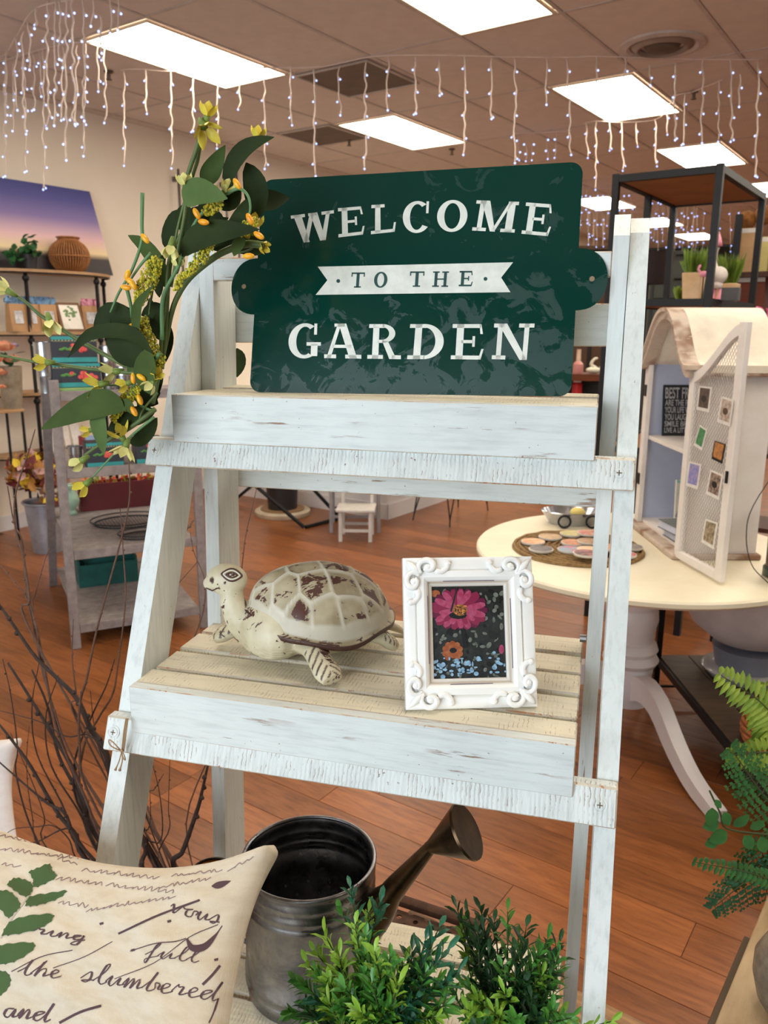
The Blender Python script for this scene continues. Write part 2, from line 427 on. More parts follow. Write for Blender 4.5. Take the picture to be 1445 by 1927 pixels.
# dark square return vents, round diffuser, sprinkler heads
def vent(bc, ac, s, label):
    t = thing('ceiling_vent', label, 'vent', FR @ Matrix.Translation((bc, ac, CEIL-.016)), 'square return vents')
    part('panel', m_vent, t, lambda b: b.box(bc-s, bc+s, ac-s, ac+s, CEIL-.010, CEIL-.006))
    part('rim', m_grid, t, lambda b: (b.box(bc-s-.014, bc-s, ac-s, ac+s, CEIL-.016, CEIL-.006), b.box(bc+s, bc+s+.014, ac-s, ac+s, CEIL-.016, CEIL-.006), b.box(bc-s-.014, bc+s+.014, ac-s-.014, ac-s, CEIL-.016, CEIL-.006), b.box(bc-s-.014, bc+s+.014, ac+s, ac+s+.014, CEIL-.016, CEIL-.006)))
vent(-3.64, 4.87, .295, 'dark square return vent in the ceiling above the green sign left corner')
vent(-4.90, 6.05, .28, 'dark square return vent in the ceiling farther back above the wreath')
t = thing('round_air_diffuser', 'round pale air diffuser in the ceiling at upper right', 'vent', FR @ Matrix.Translation((-1.70, 5.36, CEIL-.04)))
part('cone', m_grid, t, lambda b: b.lathe([(.25, CEIL), (.25, CEIL-.012), (.21, CEIL-.02), (.19, CEIL-.008)], 36, (-1.70, 5.36), cap0=False, cap1=False), smooth=30)
part('ring', M_('diffuser_ring', (150, 128, 112), .6), t, lambda b: (b.lathe([(.18, CEIL-.01), (.15, CEIL-.03), (.14, CEIL-.03), (.13, CEIL-.01)], 36, (-1.70, 5.36), cap0=False, cap1=False)), smooth=30)
part('core', m_vent, t, lambda b: b.lathe([(.11, CEIL-.004), (.09, CEIL-.03), (.03, CEIL-.04)], 30, (-1.70, 5.36)), smooth=30)
for (x, y, l) in ((205, 148, 'small dark sprinkler head under the ceiling at far upper left'), (657, 273, 'small dark sprinkler head under the ceiling behind the sign left corner'), (850, 290, 'small dark sprinkler head under the ceiling just above the sign middle'), (1305, 185, 'small dark sprinkler head under the ceiling beside the right hand light')):
    q = Pz(x, y, CEIL-.05); q = toroom(q)
    t = thing('sprinkler_head', l, 'sprinkler', FR @ Matrix.Translation((q.x, q.y, CEIL-.07)), 'ceiling sprinklers')
    part('body', m_vent, t, lambda b: b.lathe([(.03, CEIL-.004), (.03, CEIL-.012), (.012, CEIL-.014), (.012, CEIL-.05), (.02, CEIL-.053), (.02, CEIL-.058)], 12, (q.x, q.y)), smooth=40)
T.append(I4)
# ================================================================== ladder shelf
T.append(FL)
WHT = (222, 226, 222); WEAR = (150, 108, 84)
m_pv = paint('white_paint_upright', WHT, WEAR, amt=.66, stretch=(26, 26, 2.2), fleck=.74)
m_ph = paint('white_paint_board', WHT, WEAR, amt=.60, stretch=(2.4, 26, 26), fleck=.70)
m_ps = paint('white_paint_sawn', WHT, (138, 104, 84), amt=.66, stretch=(40, 8, 3), saw=.9, fleck=.69)
m_pt = paint('white_paint_slat_warm_lit', (232, 222, 196), (160, 130, 100), amt=.68, stretch=(2.4, 30, 30), saw=.35, saw_dir='X', fleck=.72)  # slats tinted cream: part of the warm ceiling light is put into the paint
m_edge = paint('worn_board_edge', (206, 196, 178), (178, 126, 88), amt=.50, stretch=(8, 8, 8), fleck=.6, wsc=2.0)
m_raw = M_('worn_wood_edge', (196, 140, 96), .7)
m_steel = M_('screw_steel', (150, 150, 150), .35, .8)
ZT = -H
def epart(name, mat, fn):
    b = MB(); b.edge = 1; fn(b); return b.build(name, [mat, m_edge], ladder)
ladder = thing('ladder_shelf', 'tall white distressed wooden ladder shelf with three slatted trays', 'shelf', FL @ Matrix.Translation((-.30, 1.0, ZT)))
LN = .42
def vf(z): return 1.078+LN*(z+.165)
def vr(z): return 1.167+.045*z
def leg_profile(f, dep, zt, ch):
    return [(f(ZT), ZT), (f(ZT)+dep, ZT), (f(zt)+dep-.004, zt), (f(zt)+ch*.9, zt), (f(zt-ch)+.0, zt-ch)]
for u0, u1 in ((-.637, -.6095), (.0275, .0525)):
    part('front_leg', m_pv, ladder, lambda b: b.prism(leg_profile(vf, .080, .148, .022), u0, u1, 'x'))
for u0, u1 in ((-.6085, -.585), (.0055, .0265)):
    part('rear_leg', m_pv, ladder, lambda b: b.prism(leg_profile(vr, .080, .150, .030), u0, u1, 'x'))
epart('top_rail', m_ph, lambda b: b.box(-.5848, .0053, 1.169, 1.188, .0665, .100, c=.0015))
epart('back_rail', m_ph, lambda b: b.box(-.6085, .0265, 1.2495, 1.268, -.028, .034, c=.0015))
epart('back_rail', m_ph, lambda b: b.box(-.6085, .0265, 1.2495, 1.268, -.272, -.206, c=.0015))
TR = [('upper', 1.0505, -.0977, 3, .0690, .066, .046, .051), ('middle', .8938, -.4842, 5, .0705, .0538, .043, .052), ('lower', .725, -1.0, 6, .0725, .06, .04, .05)]
def screw(x, y, z, par):
    b = MB(); q = Matrix.Rotation(-math.atan(LN), 4, 'X')
    b.M = FL @ Matrix.Translation((x, y, z)) @ q @ Matrix.Rotation(PI/2, 4, 'X')
    b.lathe([(.0095, -.0002), (.0095, .0004), (.0075, .0006), (.0068, .0001), (.006, .0012), (.001, .0016)], 18, cap0=False)
    o = b.build('screw', m_ps, par, smooth=30)
    c = MB(); c.M = b.M; c.box(-.0035, .0035, -.0006, .0006, .0015, .0019); c.box(-.0006, .0006, -.0035, .0035, .0015, .0019)
    c.build('cross_slot', m_vent, o)
for nm, v0, z0, ns, pitch, da, el, er in TR:
    sw = .0615
    epart('front_board', m_ph, lambda b: b.box(-.600, 0, v0, v0+.016, z0-.0698, z0, c=.0012))
    for k in range(ns):
        a = v0+.0163 if k == 0 else v0+k*pitch
        dz = -.0012*(k % 2)+.0004*k
        epart('slat', m_pt, lambda b: b.box(-.600, 0, a, v0+k*pitch+sw, z0-.013+dz, z0+dz-.0002, c=.0018))
    vend = v0+(ns-1)*pitch+sw
    for x0, x1 in ((-.600, -.584), (-.016, 0)):
        epart('side_board', m_ph, lambda b: b.box(x0, x1, v0+.017, vend, z0-.060, z0-.0145, c=.001))
    zt = z0-da; va = v0+.0084
    if nm == 'lower': va = vf(zt)-.020
    b = MB(); b.edge = 1
    P = lambda u, d, t: (u, va-LN*d+t, zt-d)
    hh = .0394 if nm != 'middle' else .044
    b.hexa([P(-.600-el, hh, 0), P(er, hh, 0), P(er, hh, .0175), P(-.600-el, hh, .0175), P(-.600-el, 0, 0), P(er, 0, 0), P(er, 0, .0175), P(-.600-el, 0, .0175)], c=.0022)
    ap = b.build('crosspiece', [m_ps, m_edge], ladder)
    for x in (-.600-el+.014, er-.020):
        screw(x, va-LN*hh*.45-.0004, zt-hh*.45, ap)
# pivot bolt heads
for u0, s in ((.0045, -1), (-.5842, 1)):
    part('pivot_bolt', m_steel, ladder, lambda b: b.tube([(u0, 1.205, -.47), (u0+s*.0095, 1.205, -.47)], .006, 10), smooth=30)
# twine bow on the middle crosspiece
m_tw = M_('jute_twine', (172, 140, 106), .85, bp=.4, bsc=500)
b = MB(); vv = .8835
for k in range(3):
    b.tube([Pv(240+k*2-3, 1352, vv+.003), Pv(236+k*2.4-3, 1376, vv-.003), Pv(229+k*2, 1414, vv-.008)], .0009, 6)
tw = b
tw.tube(spline([Pv(228, 1413, vv-.009), Pv(214, 1398, vv-.012), Pv(205, 1392, vv-.012), Pv(207, 1402, vv-.014), Pv(218, 1409, vv-.014), Pv(228, 1413, vv-.009)], 16), .0009, 6)
tw.tube(spline([Pv(229, 1412, vv-.009), Pv(233, 1420, vv-.012), Pv(236, 1430, vv-.012), Pv(232, 1427, vv-.013), Pv(228, 1415, vv-.010)], 14), .0009, 6)
tw.tube(spline([Pv(229, 1414, vv-.009), Pv(224, 1432, vv-.011), Pv(217, 1449, vv-.012)], 8), [.0009]*6+[.0012, .0020], 6)
tw.tube(spline([Pv(229, 1414, vv-.009), Pv(230, 1432, vv-.011), Pv(225, 1450, vv-.012)], 8), [.0009]*6+[.0012, .0020], 6)
tw.ball(Pv(229, 1413, vv-.010), .0021)
tag(tw.build('twine_bow', m_tw, smooth=True), 'small jute twine bow tied at the left end of the middle crosspiece', 'twine')
# rustic beam behind the right legs
m_tab = M_('rustic_beam_wood', (120, 86, 56), .6, c2=(176, 134, 88), sc=9, stretch=(1, 8, 8), bp=.6, bsc=14)
T.append(FR)
ZB = .35
e = toroom(Pz(1062, 1852, ZB)); e2 = toroom(Pz(1200, 1911, ZB)); e3 = (e.y+e2.y)/2
bm = thing('rustic_wood_crate', 'rough brown wooden crate on the floor behind the right ladder legs', 'crate', FR @ Matrix.Translation((e.x, e3-.06, 0)))
for k in range(2):
    part('top_plank', m_tab, bm, lambda b: b.box(e.x-.36, e.x+.32, e3-.135+k*.068, e3-.135+k*.068+.0665, ZB-.025, ZB-.0005, c=.003))
for k in range(4):
    part('side_slat', m_tab, bm, lambda b: (b.box(e.x-.36, e.x+.32, e3-.135, e3-.118, .01+k*.08, .01+k*.08+.07, c=.002)))
    part('side_slat', m_tab, bm, lambda b: (b.box(e.x-.36, e.x+.32, e3-.020, e3-.003, .01+k*.08, .01+k*.08+.07, c=.002)))
for x in (-.36, .28):
    part('corner_post', m_tab, bm, lambda b: b.box(e.x+x, e.x+x+.04, e3-.117, e3-.021, 0, ZB-.0255, c=.002))
T.pop()
# rusty perforated bar lying on the table edge
m_rust = M_('rusty_iron', (92, 62, 44), .7, .4, c2=(60, 40, 30), sc=30, bp=.4)
q0, q1 = Pz(748, 1694, ZB+.02), Pz(905, 1746, ZB+.02)
d = (q1-q0).normalized(); nrm = Vector((-d.y, d.x, 0))
T.append(I4)
zr = ZB
b = MB(); b.tube([Vector((q0.x, q0.y, zr+.022)), Vector((q1.x, q1.y, zr+.022))], .0125, 12)
rb = thing('rusty_iron_bar', 'rusty iron strip with a rolled edge and holes behind the watering can', 'hardware', Matrix.Translation((q0.x, q0.y, zr)))
b.build('rolled_edge', m_rust, rb, smooth=30)
b = MB(); L = (q1-q0).length; w_ = .055
b.M = Matrix(((d.x, nrm.x, 0, q0.x), (d.y, nrm.y, 0, q0.y), (0, 0, 1, zr), (0, 0, 0, 1)))
# plate with real holes: strips between the holes
nh = 5; r = .006; yc = -.035
for k in range(nh):
    xa, xb = L*k/nh, L*(k+1)/nh; xm = (xa+xb)/2
    seg = 12; ring = [(xm+r*math.cos(2*PI*i/seg), yc+r*math.sin(2*PI*i/seg)) for i in range(seg)]
    sq = []
    for i in range(seg):
        c_, s_ = math.cos(2*PI*i/seg), math.sin(2*PI*i/seg); m_ = max(abs(c_), abs(s_)); sq.append((xm+c_/m_*(xb-xa)/2, yc+s_/m_*.02))
    for zz in (.008, .011):
        vs = [(x, y, zz) for x, y in ring]+[(x, y, zz) for x, y in sq]
        b.add(vs, [(i, (i+1) % seg, seg+(i+1) % seg, seg+i) for i in range(seg)])
b.build('perforated_plate', m_rust, rb)
T.pop()
# ================================================================== welcome sign
m_green = None
m, nt, bs = newmat('green_enamel'); m_green = m
vec = coords(nt); n1 = noise(nt, vec, 22, 5, .6, 1.2); n2 = noise(nt, vec, 9, 3)
bs.inputs['Base Color'].default_value = (*lin((2, 52, 43)), 1)
sxyz = nt.nodes.new('ShaderNodeSeparateXYZ'); nt.links.new(coords(nt), sxyz.inputs[0])
refl_zone = mth(nt, 'ADD', ramp(nt, sxyz.outputs['Y'], .02, .17, .13, 0), ramp(nt, sxyz.outputs['X'], .30, .50, 0, .05))  # rougher patches low and right, placed to imitate the sign's reflections
nt.links.new(ramp(nt, mth(nt, 'ADD', n1, refl_zone), .60, .66, .13, .44), bs.inputs['Roughness'])
bs.inputs['Specular IOR Level'].default_value = .5; bump(nt, bs, n2, .12, .004)
m_letter = M_('sign_lettering', (226, 228, 218), .45, c2=(206, 208, 198), sc=40)
AS = math.radians(14.5); RS = math.radians(.75)
O_ = Vector((-.507, 1.118, -.0975))
SX = Vector((math.cos(RS), -math.sin(RS)*math.sin(AS)*-1, math.sin(RS)*math.cos(AS)))
SY = Vector((-math.sin(RS), math.cos(RS)*math.sin(AS), math.cos(RS)*math.cos(AS)))
SN = SX.cross(SY)                                           # toward the viewer
MS = FL @ Matrix(((SX.x, SY.x, SN.x, O_.x), (SX.y, SY.y, SN.y, O_.y), (SX.z, SY.z, SN.z, O_.z), (0, 0, 0, 1)))
MSi = MS.inverted()
def PS(x, y):
    o = MSi @ Vector((0, 0, H)); e = MSi.to_3x3() @ ray(x, y); t = -o.z/e.z; return (o.x+e.x*t, o.y+e.y*t)
sign = thing('welcome_sign', 'dark green metal sign with white words leaning on the top tray', 'sign', MS)
T.append(MS)
SW, SH = .4705, .3215
def arc(cx, cy, r, a0, a1, n=8): return [(cx+r*math.cos(math.radians(a0+(a1-a0)*i/n)), cy+r*math.sin(math.radians(a0+(a1-a0)*i/n))) for i in range(n+1)]
rc_ = .017; cy_ = .160; ra = .0425
out = arc(rc_, rc_, rc_, 180, 270)+arc(SW-rc_, rc_, rc_, 270, 360)
out += [(SW, cy_-ra)]+[(SW+.040*math.cos(t)**.85 if math.cos(t) > 0 else SW, cy_+ra*math.sin(t)) for t in [math.radians(-84+168*i/18) for i in range(19)]]+[(SW, cy_+ra)]
out += arc(SW-rc_, SH-rc_, rc_, 0, 90)+arc(rc_, SH-rc_, rc_, 90, 180)
out += [(0, cy_+ra)]+[(-.040*math.cos(t)**.85, cy_+ra*math.sin(t)) for t in [math.radians(84-168*i/18) for i in range(19)]]+[(0, cy_-ra)]
part('panel', m_green, sign, lambda b: b.prism(out, -.0016, 0, 'z'))
m_hole = M_('sign_hole_rim', (150, 128, 100), .5, .4)
for xx in (-.0195, SW+.0195):
    part('hanging_hole', m_hole, sign, lambda b: b.lathe([(.0036, .0001), (.0036, .0005), (.0024, .0005)], 14, (xx, cy_)))
# slab-serif letters drawn as strokes in a unit box
def rect(x0, y0, x1, y1): return [[(x0, y0), (x1, y0), (x1, y1), (x0, y1)]]
def diag(x0, x1, y0, x2, x3, y1): return [[(x0, y0), (x1, y0), (x3, y1), (x2, y1)]]
def ring(cx, cy, rx, ry, tx, ty, a0, a1, n=22):
    o = []
    P = lambda a, k: (cx+(rx-k*tx)*math.cos(a), cy+(ry-k*ty)*math.sin(a))
    for i in range(n):
        a, b_ = math.radians(a0+(a1-a0)*i/n), math.radians(a0+(a1-a0)*(i+1)/n)
        o.append([P(a, 0), P(b_, 0), P(b_, 1), P(a, 1)])
    return o
s_ = .11
GL = {
 'E': rect(.14, 0, .36, 1)+rect(0, 0, .92, s_)+rect(0, 1-s_, .90, 1)+rect(.3, .46, .66, .55)+rect(.64, .36, .72, .66)+diag(.84, .92, 0, .93, 1.0, .30)+diag(.84, .90, 1, .88, .96, .72)[0:1],
 'L': rect(.16, 0, .38, 1)+rect(0, 0, .92, s_)+rect(0, 1-s_, .56, 1)+diag(.84, .93, 0, .92, 1.0, .34),
 'T': rect(.39, 0, .61, 1)+rect(.24, 0, .76, s_*.8)+rect(.02, 1-s_*.9, .98, 1)+rect(.0, .72, .08, 1)+rect(.92, .72, 1, 1),
 'H': rect(.12, 0, .30, 1)+rect(.70, 0, .88, 1)+rect(0, 0, .42, s_*.8)+rect(0, 1-s_*.8, .42, 1)+rect(.58, 0, 1, s_*.8)+rect(.58, 1-s_*.8, 1, 1)+rect(.25, .46, .75, .54),
 'O': ring(.5, .5, .5, .51, .24, .10, 0, 360, 40),
 'C': ring(.52, .5, .52, .51, .26, .10, 52, 322, 34)+rect(.84, .62, .93, 1.0)+rect(.62, .90, .90, .98)[0:0],
 'G': ring(.50, .5, .50, .51, .24, .10, 55, 300, 34)+rect(.78, .68, .87, 1.0)+rect(.70, .06, .90, .42)+rect(.56, .36, 1.0, .46),
 'W': diag(.25, .40, 0, .06, .25, 1)+diag(.25, .36, 0, .46, .56, 1)+diag(.66, .80, 0, .46, .64, 1)+diag(.68, .80, 0, .86, .95, 1)+rect(0, 1-s_, .34, 1)+rect(.74, 1-s_, 1.04, 1)+rect(.42, 1-s_*.9, .62, 1),
 'M': rect(.10, 0, .21, 1)+rect(.76, 0, .93, 1)+rect(0, 0, .32, s_)+rect(.66, 0, 1.0, s_)+rect(0, 1-s_, .24, 1)+rect(.80, 1-s_, 1.0, 1)+diag(.42, .54, 0, .12, .32, 1)+diag(.44, .52, 0, .78, .86, 1),
 'N': rect(.10, 0, .22, 1)+rect(.76, 0, .88, 1)+rect(0, 0, .34, s_)+rect(0, 1-s_, .26, 1)+rect(.62, 1-s_, 1.0, 1)+diag(.70, .88, 0, .10, .32, 1),
 'A': diag(.06, .18, 0, .40, .50, 1)+diag(.72, .94, 0, .42, .64, 1)+rect(0, 0, .34, s_)+rect(.60, 0, 1.06, s_)+rect(.24, .30, .78, .39)+rect(.30, 1-s_*.8, .60, 1),
 'R': rect(.14, 0, .34, 1)+rect(0, 0, .48, s_)+rect(0, 1-s_, .5, 1)+ring(.44, .73, .42, .27, .20, .09, -90, 90, 18)+rect(.3, .46, .5, .55)+diag(.68, .90, 0, .44, .62, .52)+rect(.76, 0, 1.04, s_),
 'D': rect(.16, 0, .36, 1)+rect(0, 0, .48, s_)+rect(0, 1-s_, .48, 1)+ring(.44, .5, .56, .5, .24, .10, -90, 90, 26)}
def letter(ch, quad, mat, z=.0003):
    (TLx, TLy), (TRx, TRy), (BLx, BLy), (BRx, BRy) = quad
    b = MB()
    for poly in GL[ch]:
        pp = []
        for x, y in poly:
            px = (TLx*(1-x)+TRx*x)*y+(BLx*(1-x)+BRx*x)*(1-y); py = (TLy*(1-x)+TRy*x)*y+(BLy*(1-x)+BRy*x)*(1-y)
            pp.append(PS(px, py))
        ar = sum(pp[i][0]*pp[(i+1) % len(pp)][1]-pp[(i+1) % len(pp)][0]*pp[i][1] for i in range(len(pp)))
        if ar > 0: pp = pp[::-1]
        b.prism([(p[0], p[1]) for p in pp], z+.0003, z-.0003, 'z') if False else b.add([(p[0], p[1], z) for p in pp], [tuple(reversed(range(len(pp))))])
    return b.build('letter', mat, sign)
for ch, q in [('W', ((547,406),(625,396),(553,459),(628,450))), ('E', ((636,392),(684,388),(637,447),(687,441))), ('L', ((699,386),(743,383),(698,441),(746,436))),
  ('C', ((759,379),(811,379),(757,438),(808,438))), ('O', ((824,377),(881,377),(821,436),(878,436))), ('M', ((897,377),(977,380),(888,434),(968,438))), ('E', ((990,381),(1042,385),(981,440),(1035,445))),
  ('G', ((545,609),(605,609),(541,674),(603,674))), ('A', ((610,609),(675,609),(610,674),(676,675))), ('R', ((695,610),(752,610),(691,675),(752,676))), ('D', ((772,610),(836,610),(766,676),(834,676))),
  ('E', ((852,610),(912,610),(848,676),(909,677))), ('N', ((930,609),(1006,609),(925,676),(1000,678)))]:
    letter(ch, q, m_letter)
bn = [(598,502),(965.5,493.7),(943,522.5),(960.5,550),(594,555),(616,527.5)]
def flat(name, pts, mat, z):
    pp = [PS(*p) for p in pts]; ar = sum(pp[i][0]*pp[(i+1) % len(pp)][1]-pp[(i+1) % len(pp)][0]*pp[i][1] for i in range(len(pp)))
    if ar < 0: pp = pp[::-1]
    b = MB(); b.add([(x, y, z) for x, y in pp], [tuple(range(len(pp)))]); return b.build(name, mat, sign)
flat('banner', bn, m_letter, .0003)
m_gl = M_('banner_lettering', (24, 70, 66), .4)
for ch, x0, x1, yt, yb in [('T', 660, 686, 513, 541.5), ('O', 703, 729, 512, 541.5), ('T', 770, 798, 511, 540), ('H', 813, 844, 511, 540), ('E', 863, 890, 510, 539)]:
    letter(ch, ((x0+2, yt), (x1+1, yt), (x0, yb), (x1-1, yb)), m_gl, .0006)
for x, y in ((636.6, 529), (913.5, 525)):
    flat('dot', [(x+3.6*math.cos(t), y+3.6*math.sin(t)) for t in [2*PI*i/14 for i in range(14)]], m_gl, .0006)
T.pop()
# ================================================================== turtle
m_shell, nt, bs = newmat('turtle_paint_shell')
def turtle_mat(nt, bs, stripes):
    v = coords(nt); v2 = coords(nt, (1, 1, 1))
    cream = mixc(nt, ramp(nt, noise(nt, v, 18, 3), .35, .65), lin((216, 206, 178)) if stripes else lin((190, 178, 150)), lin((190, 178, 146)) if stripes else lin((152, 138, 108)))
    at = nt.nodes.new('ShaderNodeAttribute'); at.attribute_name = 'ridge'
    n = noise(nt, v, 34, 4, .62, .8); n2 = noise(nt, coords(nt, (1, 3, 1)), 120, 3, .6)
    a = mth(nt, 'ADD', n, mth(nt, 'MULTIPLY', n2, .35)); thr = .715 if not stripes else .80
    wear = ramp(nt, mth(nt, 'SUBTRACT', a, mth(nt, 'MULTIPLY', at.outputs['Fac'], .22)), thr, thr+.025)
    col = mixc(nt, wear, cream, lin((82, 48, 38)))
    col = mixc(nt, mth(nt, 'MULTIPLY', at.outputs['Fac'], .85), col, lin((214, 208, 192)))
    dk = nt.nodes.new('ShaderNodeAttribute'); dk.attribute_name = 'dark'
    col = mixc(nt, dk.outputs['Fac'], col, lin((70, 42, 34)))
    nt.links.new(col, bs.inputs['Base Color']); bs.inputs['Roughness'].default_value = .48
    h = mth(nt, 'ADD', mth(nt, 'MULTIPLY', wear, -.8), mth(nt, 'MULTIPLY', n2, .3))
    bump(nt, bs, h, .6, .0012)
turtle_mat(nt, bs, False)
m_body, nt, bs = newmat('turtle_paint_body'); turtle_mat(nt, bs, True)
hd = math.radians(213)                                       # heading in the shelf frame
ZTR = -.4842
TC = Vector((-.392, 1.078, ZTR))
MT = FL @ Matrix.Translation(TC) @ Matrix.Rotation(hd, 4, 'Z')
turtle = thing('turtle_figurine', 'cream and brown distressed carved turtle figurine on the middle tray', 'figurine', MT)
T.append(MT)
def setattr_(o, name, vals):
    a = o.data.attributes.new(name, 'FLOAT', 'POINT'); a.data.foreach_set('value', [float(x) for x in vals])
# shell: long axis x (head end +x)
LX0, LX1, LY = -.112, .104, .100
def hexa_cells():
    return [(.068, 0, .030), (.018, 0, .034), (-.034, 0, .034), (-.080, 0, .026)]+[(x, s*y, 0) for s in (1, -1) for x, y in ((.055, .040), (.012, .046), (-.034, .046), (-.075, .036), (.088, .030))] + [(x, s*y, 0) for s in (1, -1) for x, y in ((.045, .075), (.005, .084), (-.04, .080), (-.08, .066), (.082, .062), (-.108, .035))]+[(.118, 0, 0), (-.118, 0, 0)]
cells_ = np.array([(c[0], c[1]) for c in hexa_cells()])
NU, NV = 150, 56
vs = []; rd = []; dkv = []
def shell_pt(i, j):
    g = 2*PI*i/NU; r = j/(NV-1)
    cx, cy = math.cos(g), math.sin(g)
    rx = (LX1 if cx > 0 else -LX0); ry = LY*(1-.12*cx*(1 if cx > 0 else .6))
    tip = 1+.10*max(0, -cx)**6+.05*max(0, cx)**8
    x, y = rx*cx*r*tip, ry*cy*r
    return x, y, r, cx, cy
P_ = [shell_pt(i, j) for j in range(NV) for i in range(NU)]
XY = np.array([(p[0], p[1]) for p in P_]); d = np.sqrt(((XY[:, None, :]*[1, 1.0]-cells_[None])**2).sum(2)); ds = np.sort(d, 1); edge = ds[:, 1]-ds[:, 0]
for k, (x, y, r, cx, cy) in enumerate(P_):
    dome = (max(0, 1-(r/.93)**2.1))**.62*.080 if r < .93 else 0
    z = .057-.006*cx*0+dome+.010*cx*r*0
    rg = 0
    if r < .90: rg = math.exp(-(edge[k]/.0042)**2); z += .0042*rg*min(1, (.92-r)*12); z += .0035*max(0, 1-math.exp(-(edge[k]/.02)**2))
    if r > .90: z += (r-.9)*(-.035)+.0035*math.sin(6*math.atan2(cy, cx))*(r-.9)*10
    if .885 < r < .93: rg = max(rg, .6)
    z += .026*max(0, x/LX1)**1.6-.006*abs(cy)*r
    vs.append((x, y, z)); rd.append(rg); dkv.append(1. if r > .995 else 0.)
fs = [(j*NU+i, j*NU+(i+1) % NU, (j+1)*NU+(i+1) % NU, (j+1)*NU+i) for j in range(NV-1) for i in range(NU)]
n0 = len(vs)
for k in range((NV-1)*NU, NV*NU):
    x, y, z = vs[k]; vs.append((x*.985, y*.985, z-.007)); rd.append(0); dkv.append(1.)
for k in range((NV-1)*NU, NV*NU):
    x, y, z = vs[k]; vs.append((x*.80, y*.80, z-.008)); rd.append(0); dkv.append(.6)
fs += [((NV-1)*NU+i, (NV-1)*NU+(i+1) % NU, n0+(i+1) % NU, n0+i) for i in range(NU)]+[(n0+i, n0+(i+1) % NU, n0+NU+(i+1) % NU, n0+NU+i) for i in range(NU)]
b = MB(); b.add(vs, fs); sh = b.build('shell', m_shell, turtle, smooth=True); setattr_(sh, 'ridge', rd); setattr_(sh, 'dark', dkv)
# body: one continuous surface (voxel-joined)
b = MB()
b.ball((-.008, 0, .044), (.098, .078, .038), 24, 14)
b.ball((.064, 0, .050), (.056, .070, .048), 20, 12)
Hh = Vector((.118, .0, .0))
neck = spline([(.080, -.004, .046), (.106, -.006, .058), (.122, -.010, .086), (.122, -.016, .112)], 9)
b.tube(neck, [.042, .038, .032, .027, .0225, .0195, .018, .017, .016], 14)
hr = Matrix.Rotation(math.radians(-38), 3, 'Z') @ Matrix.Rotation(math.radians(6), 3, 'Y')
HC = Vector((.128, -.024, .120))
b.ball(HC, (.033, .0225, .0235), 20, 14, q=hr)
b.ball(HC+hr @ Vector((.023, 0, -.006)), (.0175, .0135, .0120), 16, 10, q=hr)
def flip(pts, r, sz=.55):
    c = spline(pts, 12); k = len(c)
    vs = []; fs = []; n = 14
    rr = [np.interp(i/(k-1), np.linspace(0, 1, len(r)), r) for i in range(k)]
    for i, q in enumerate(c):
        t = (c[min(i+1, k-1)]-c[max(i-1, 0)]).normalized(); a = t.cross(Vector((0, 0, 1))).normalized(); e_ = a.cross(t)
        for j in range(n):
            g = 2*PI*j/n; vs.append(q+a*math.cos(g)*rr[i]+e_*math.sin(g)*rr[i]*sz)
    for i in range(k-1):
        for j in range(n): fs.append((i*n+j, i*n+(j+1) % n, (i+1)*n+(j+1) % n, (i+1)*n+j))
    fs.append(tuple(reversed(range(n)))); fs.append(tuple((k-1)*n+j for j in range(n)))
    b.add(vs, fs)
MTi = MT.inverted()
def LT(x, y, zz):                                            # photo pixel at height zz above the tray -> turtle space
    return MTi @ Pz(x, y, H+ZTR+zz)
pr_ = [.010, .019, .020, .019, .020, .018, .010]
# four legs, ends pinned to where the feet stand
footA = LT(626, 1288, .006); footB = LT(404, 1205, .010); footC = LT(742, 1222, .006)
flip([(.030, .055, .038), Vector((.030, .055, .038)).lerp(footA, .35)+Vector((0, 0, .012)), footA.lerp(Vector((.03, .055, .04)), .3)+Vector((0, 0, .006)), footA+Vector((0, 0, .006))], [.020, .021, .019, .019, .021, .016], .62)
flip([(.060, -.045, .040), Vector((.06, -.045, .04)).lerp(footB, .4)+Vector((0, 0, .014)), footB.lerp(Vector((.06, -.045, .04)), .25)+Vector((0, 0, .006)), footB+Vector((0, 0, .004))], [.020, .020, .0165, .016, .017, .013], .7)
flip([(-.070, .045, .036), Vector((-.07, .045, .036)).lerp(footC, .5)+Vector((0, 0, .008)), footC+Vector((0, 0, .006))], [.016, .018, .019, .020, .015], .6)
flip([(-.075, -.045, .036), (-.105, -.070, .028), (-.125, -.085, .012)], [.016, .018, .018, .014], .6)
flip([(-.105, 0, .034), (-.130, 0, .022), (-.145, 0, .010)], [.010, .008, .003], .8)
bo = b.build('body', m_body, turtle, smooth=True)
md = bo.modifiers.new('weld', 'REMESH'); md.mode = 'VOXEL'; md.voxel_size = .0021; md.use_smooth_shade = True
ms = bo.modifiers.new('soft', 'SMOOTH'); ms.factor = .6; ms.iterations = 7
dg = bpy.context.evaluated_depsgraph_get(); dg.update(); me2 = bpy.data.meshes.new_from_object(bo.evaluated_get(dg)); bo.modifiers.clear(); bo.data = me2; me2.name = 'body'
if not me2.materials: me2.materials.append(m_body)
me2.polygons.foreach_set('use_smooth', [True]*len(me2.polygons))
co = np.empty(len(me2.vertices)*3); me2.vertices.foreach_get('co', co); co = co.reshape(-1, 3)
no = np.empty(len(me2.vertices)*3); me2.vertices.foreach_get('normal', no); no = no.reshape(-1, 3)
dark = np.zeros(len(co)); off = np.zeros(len(co))
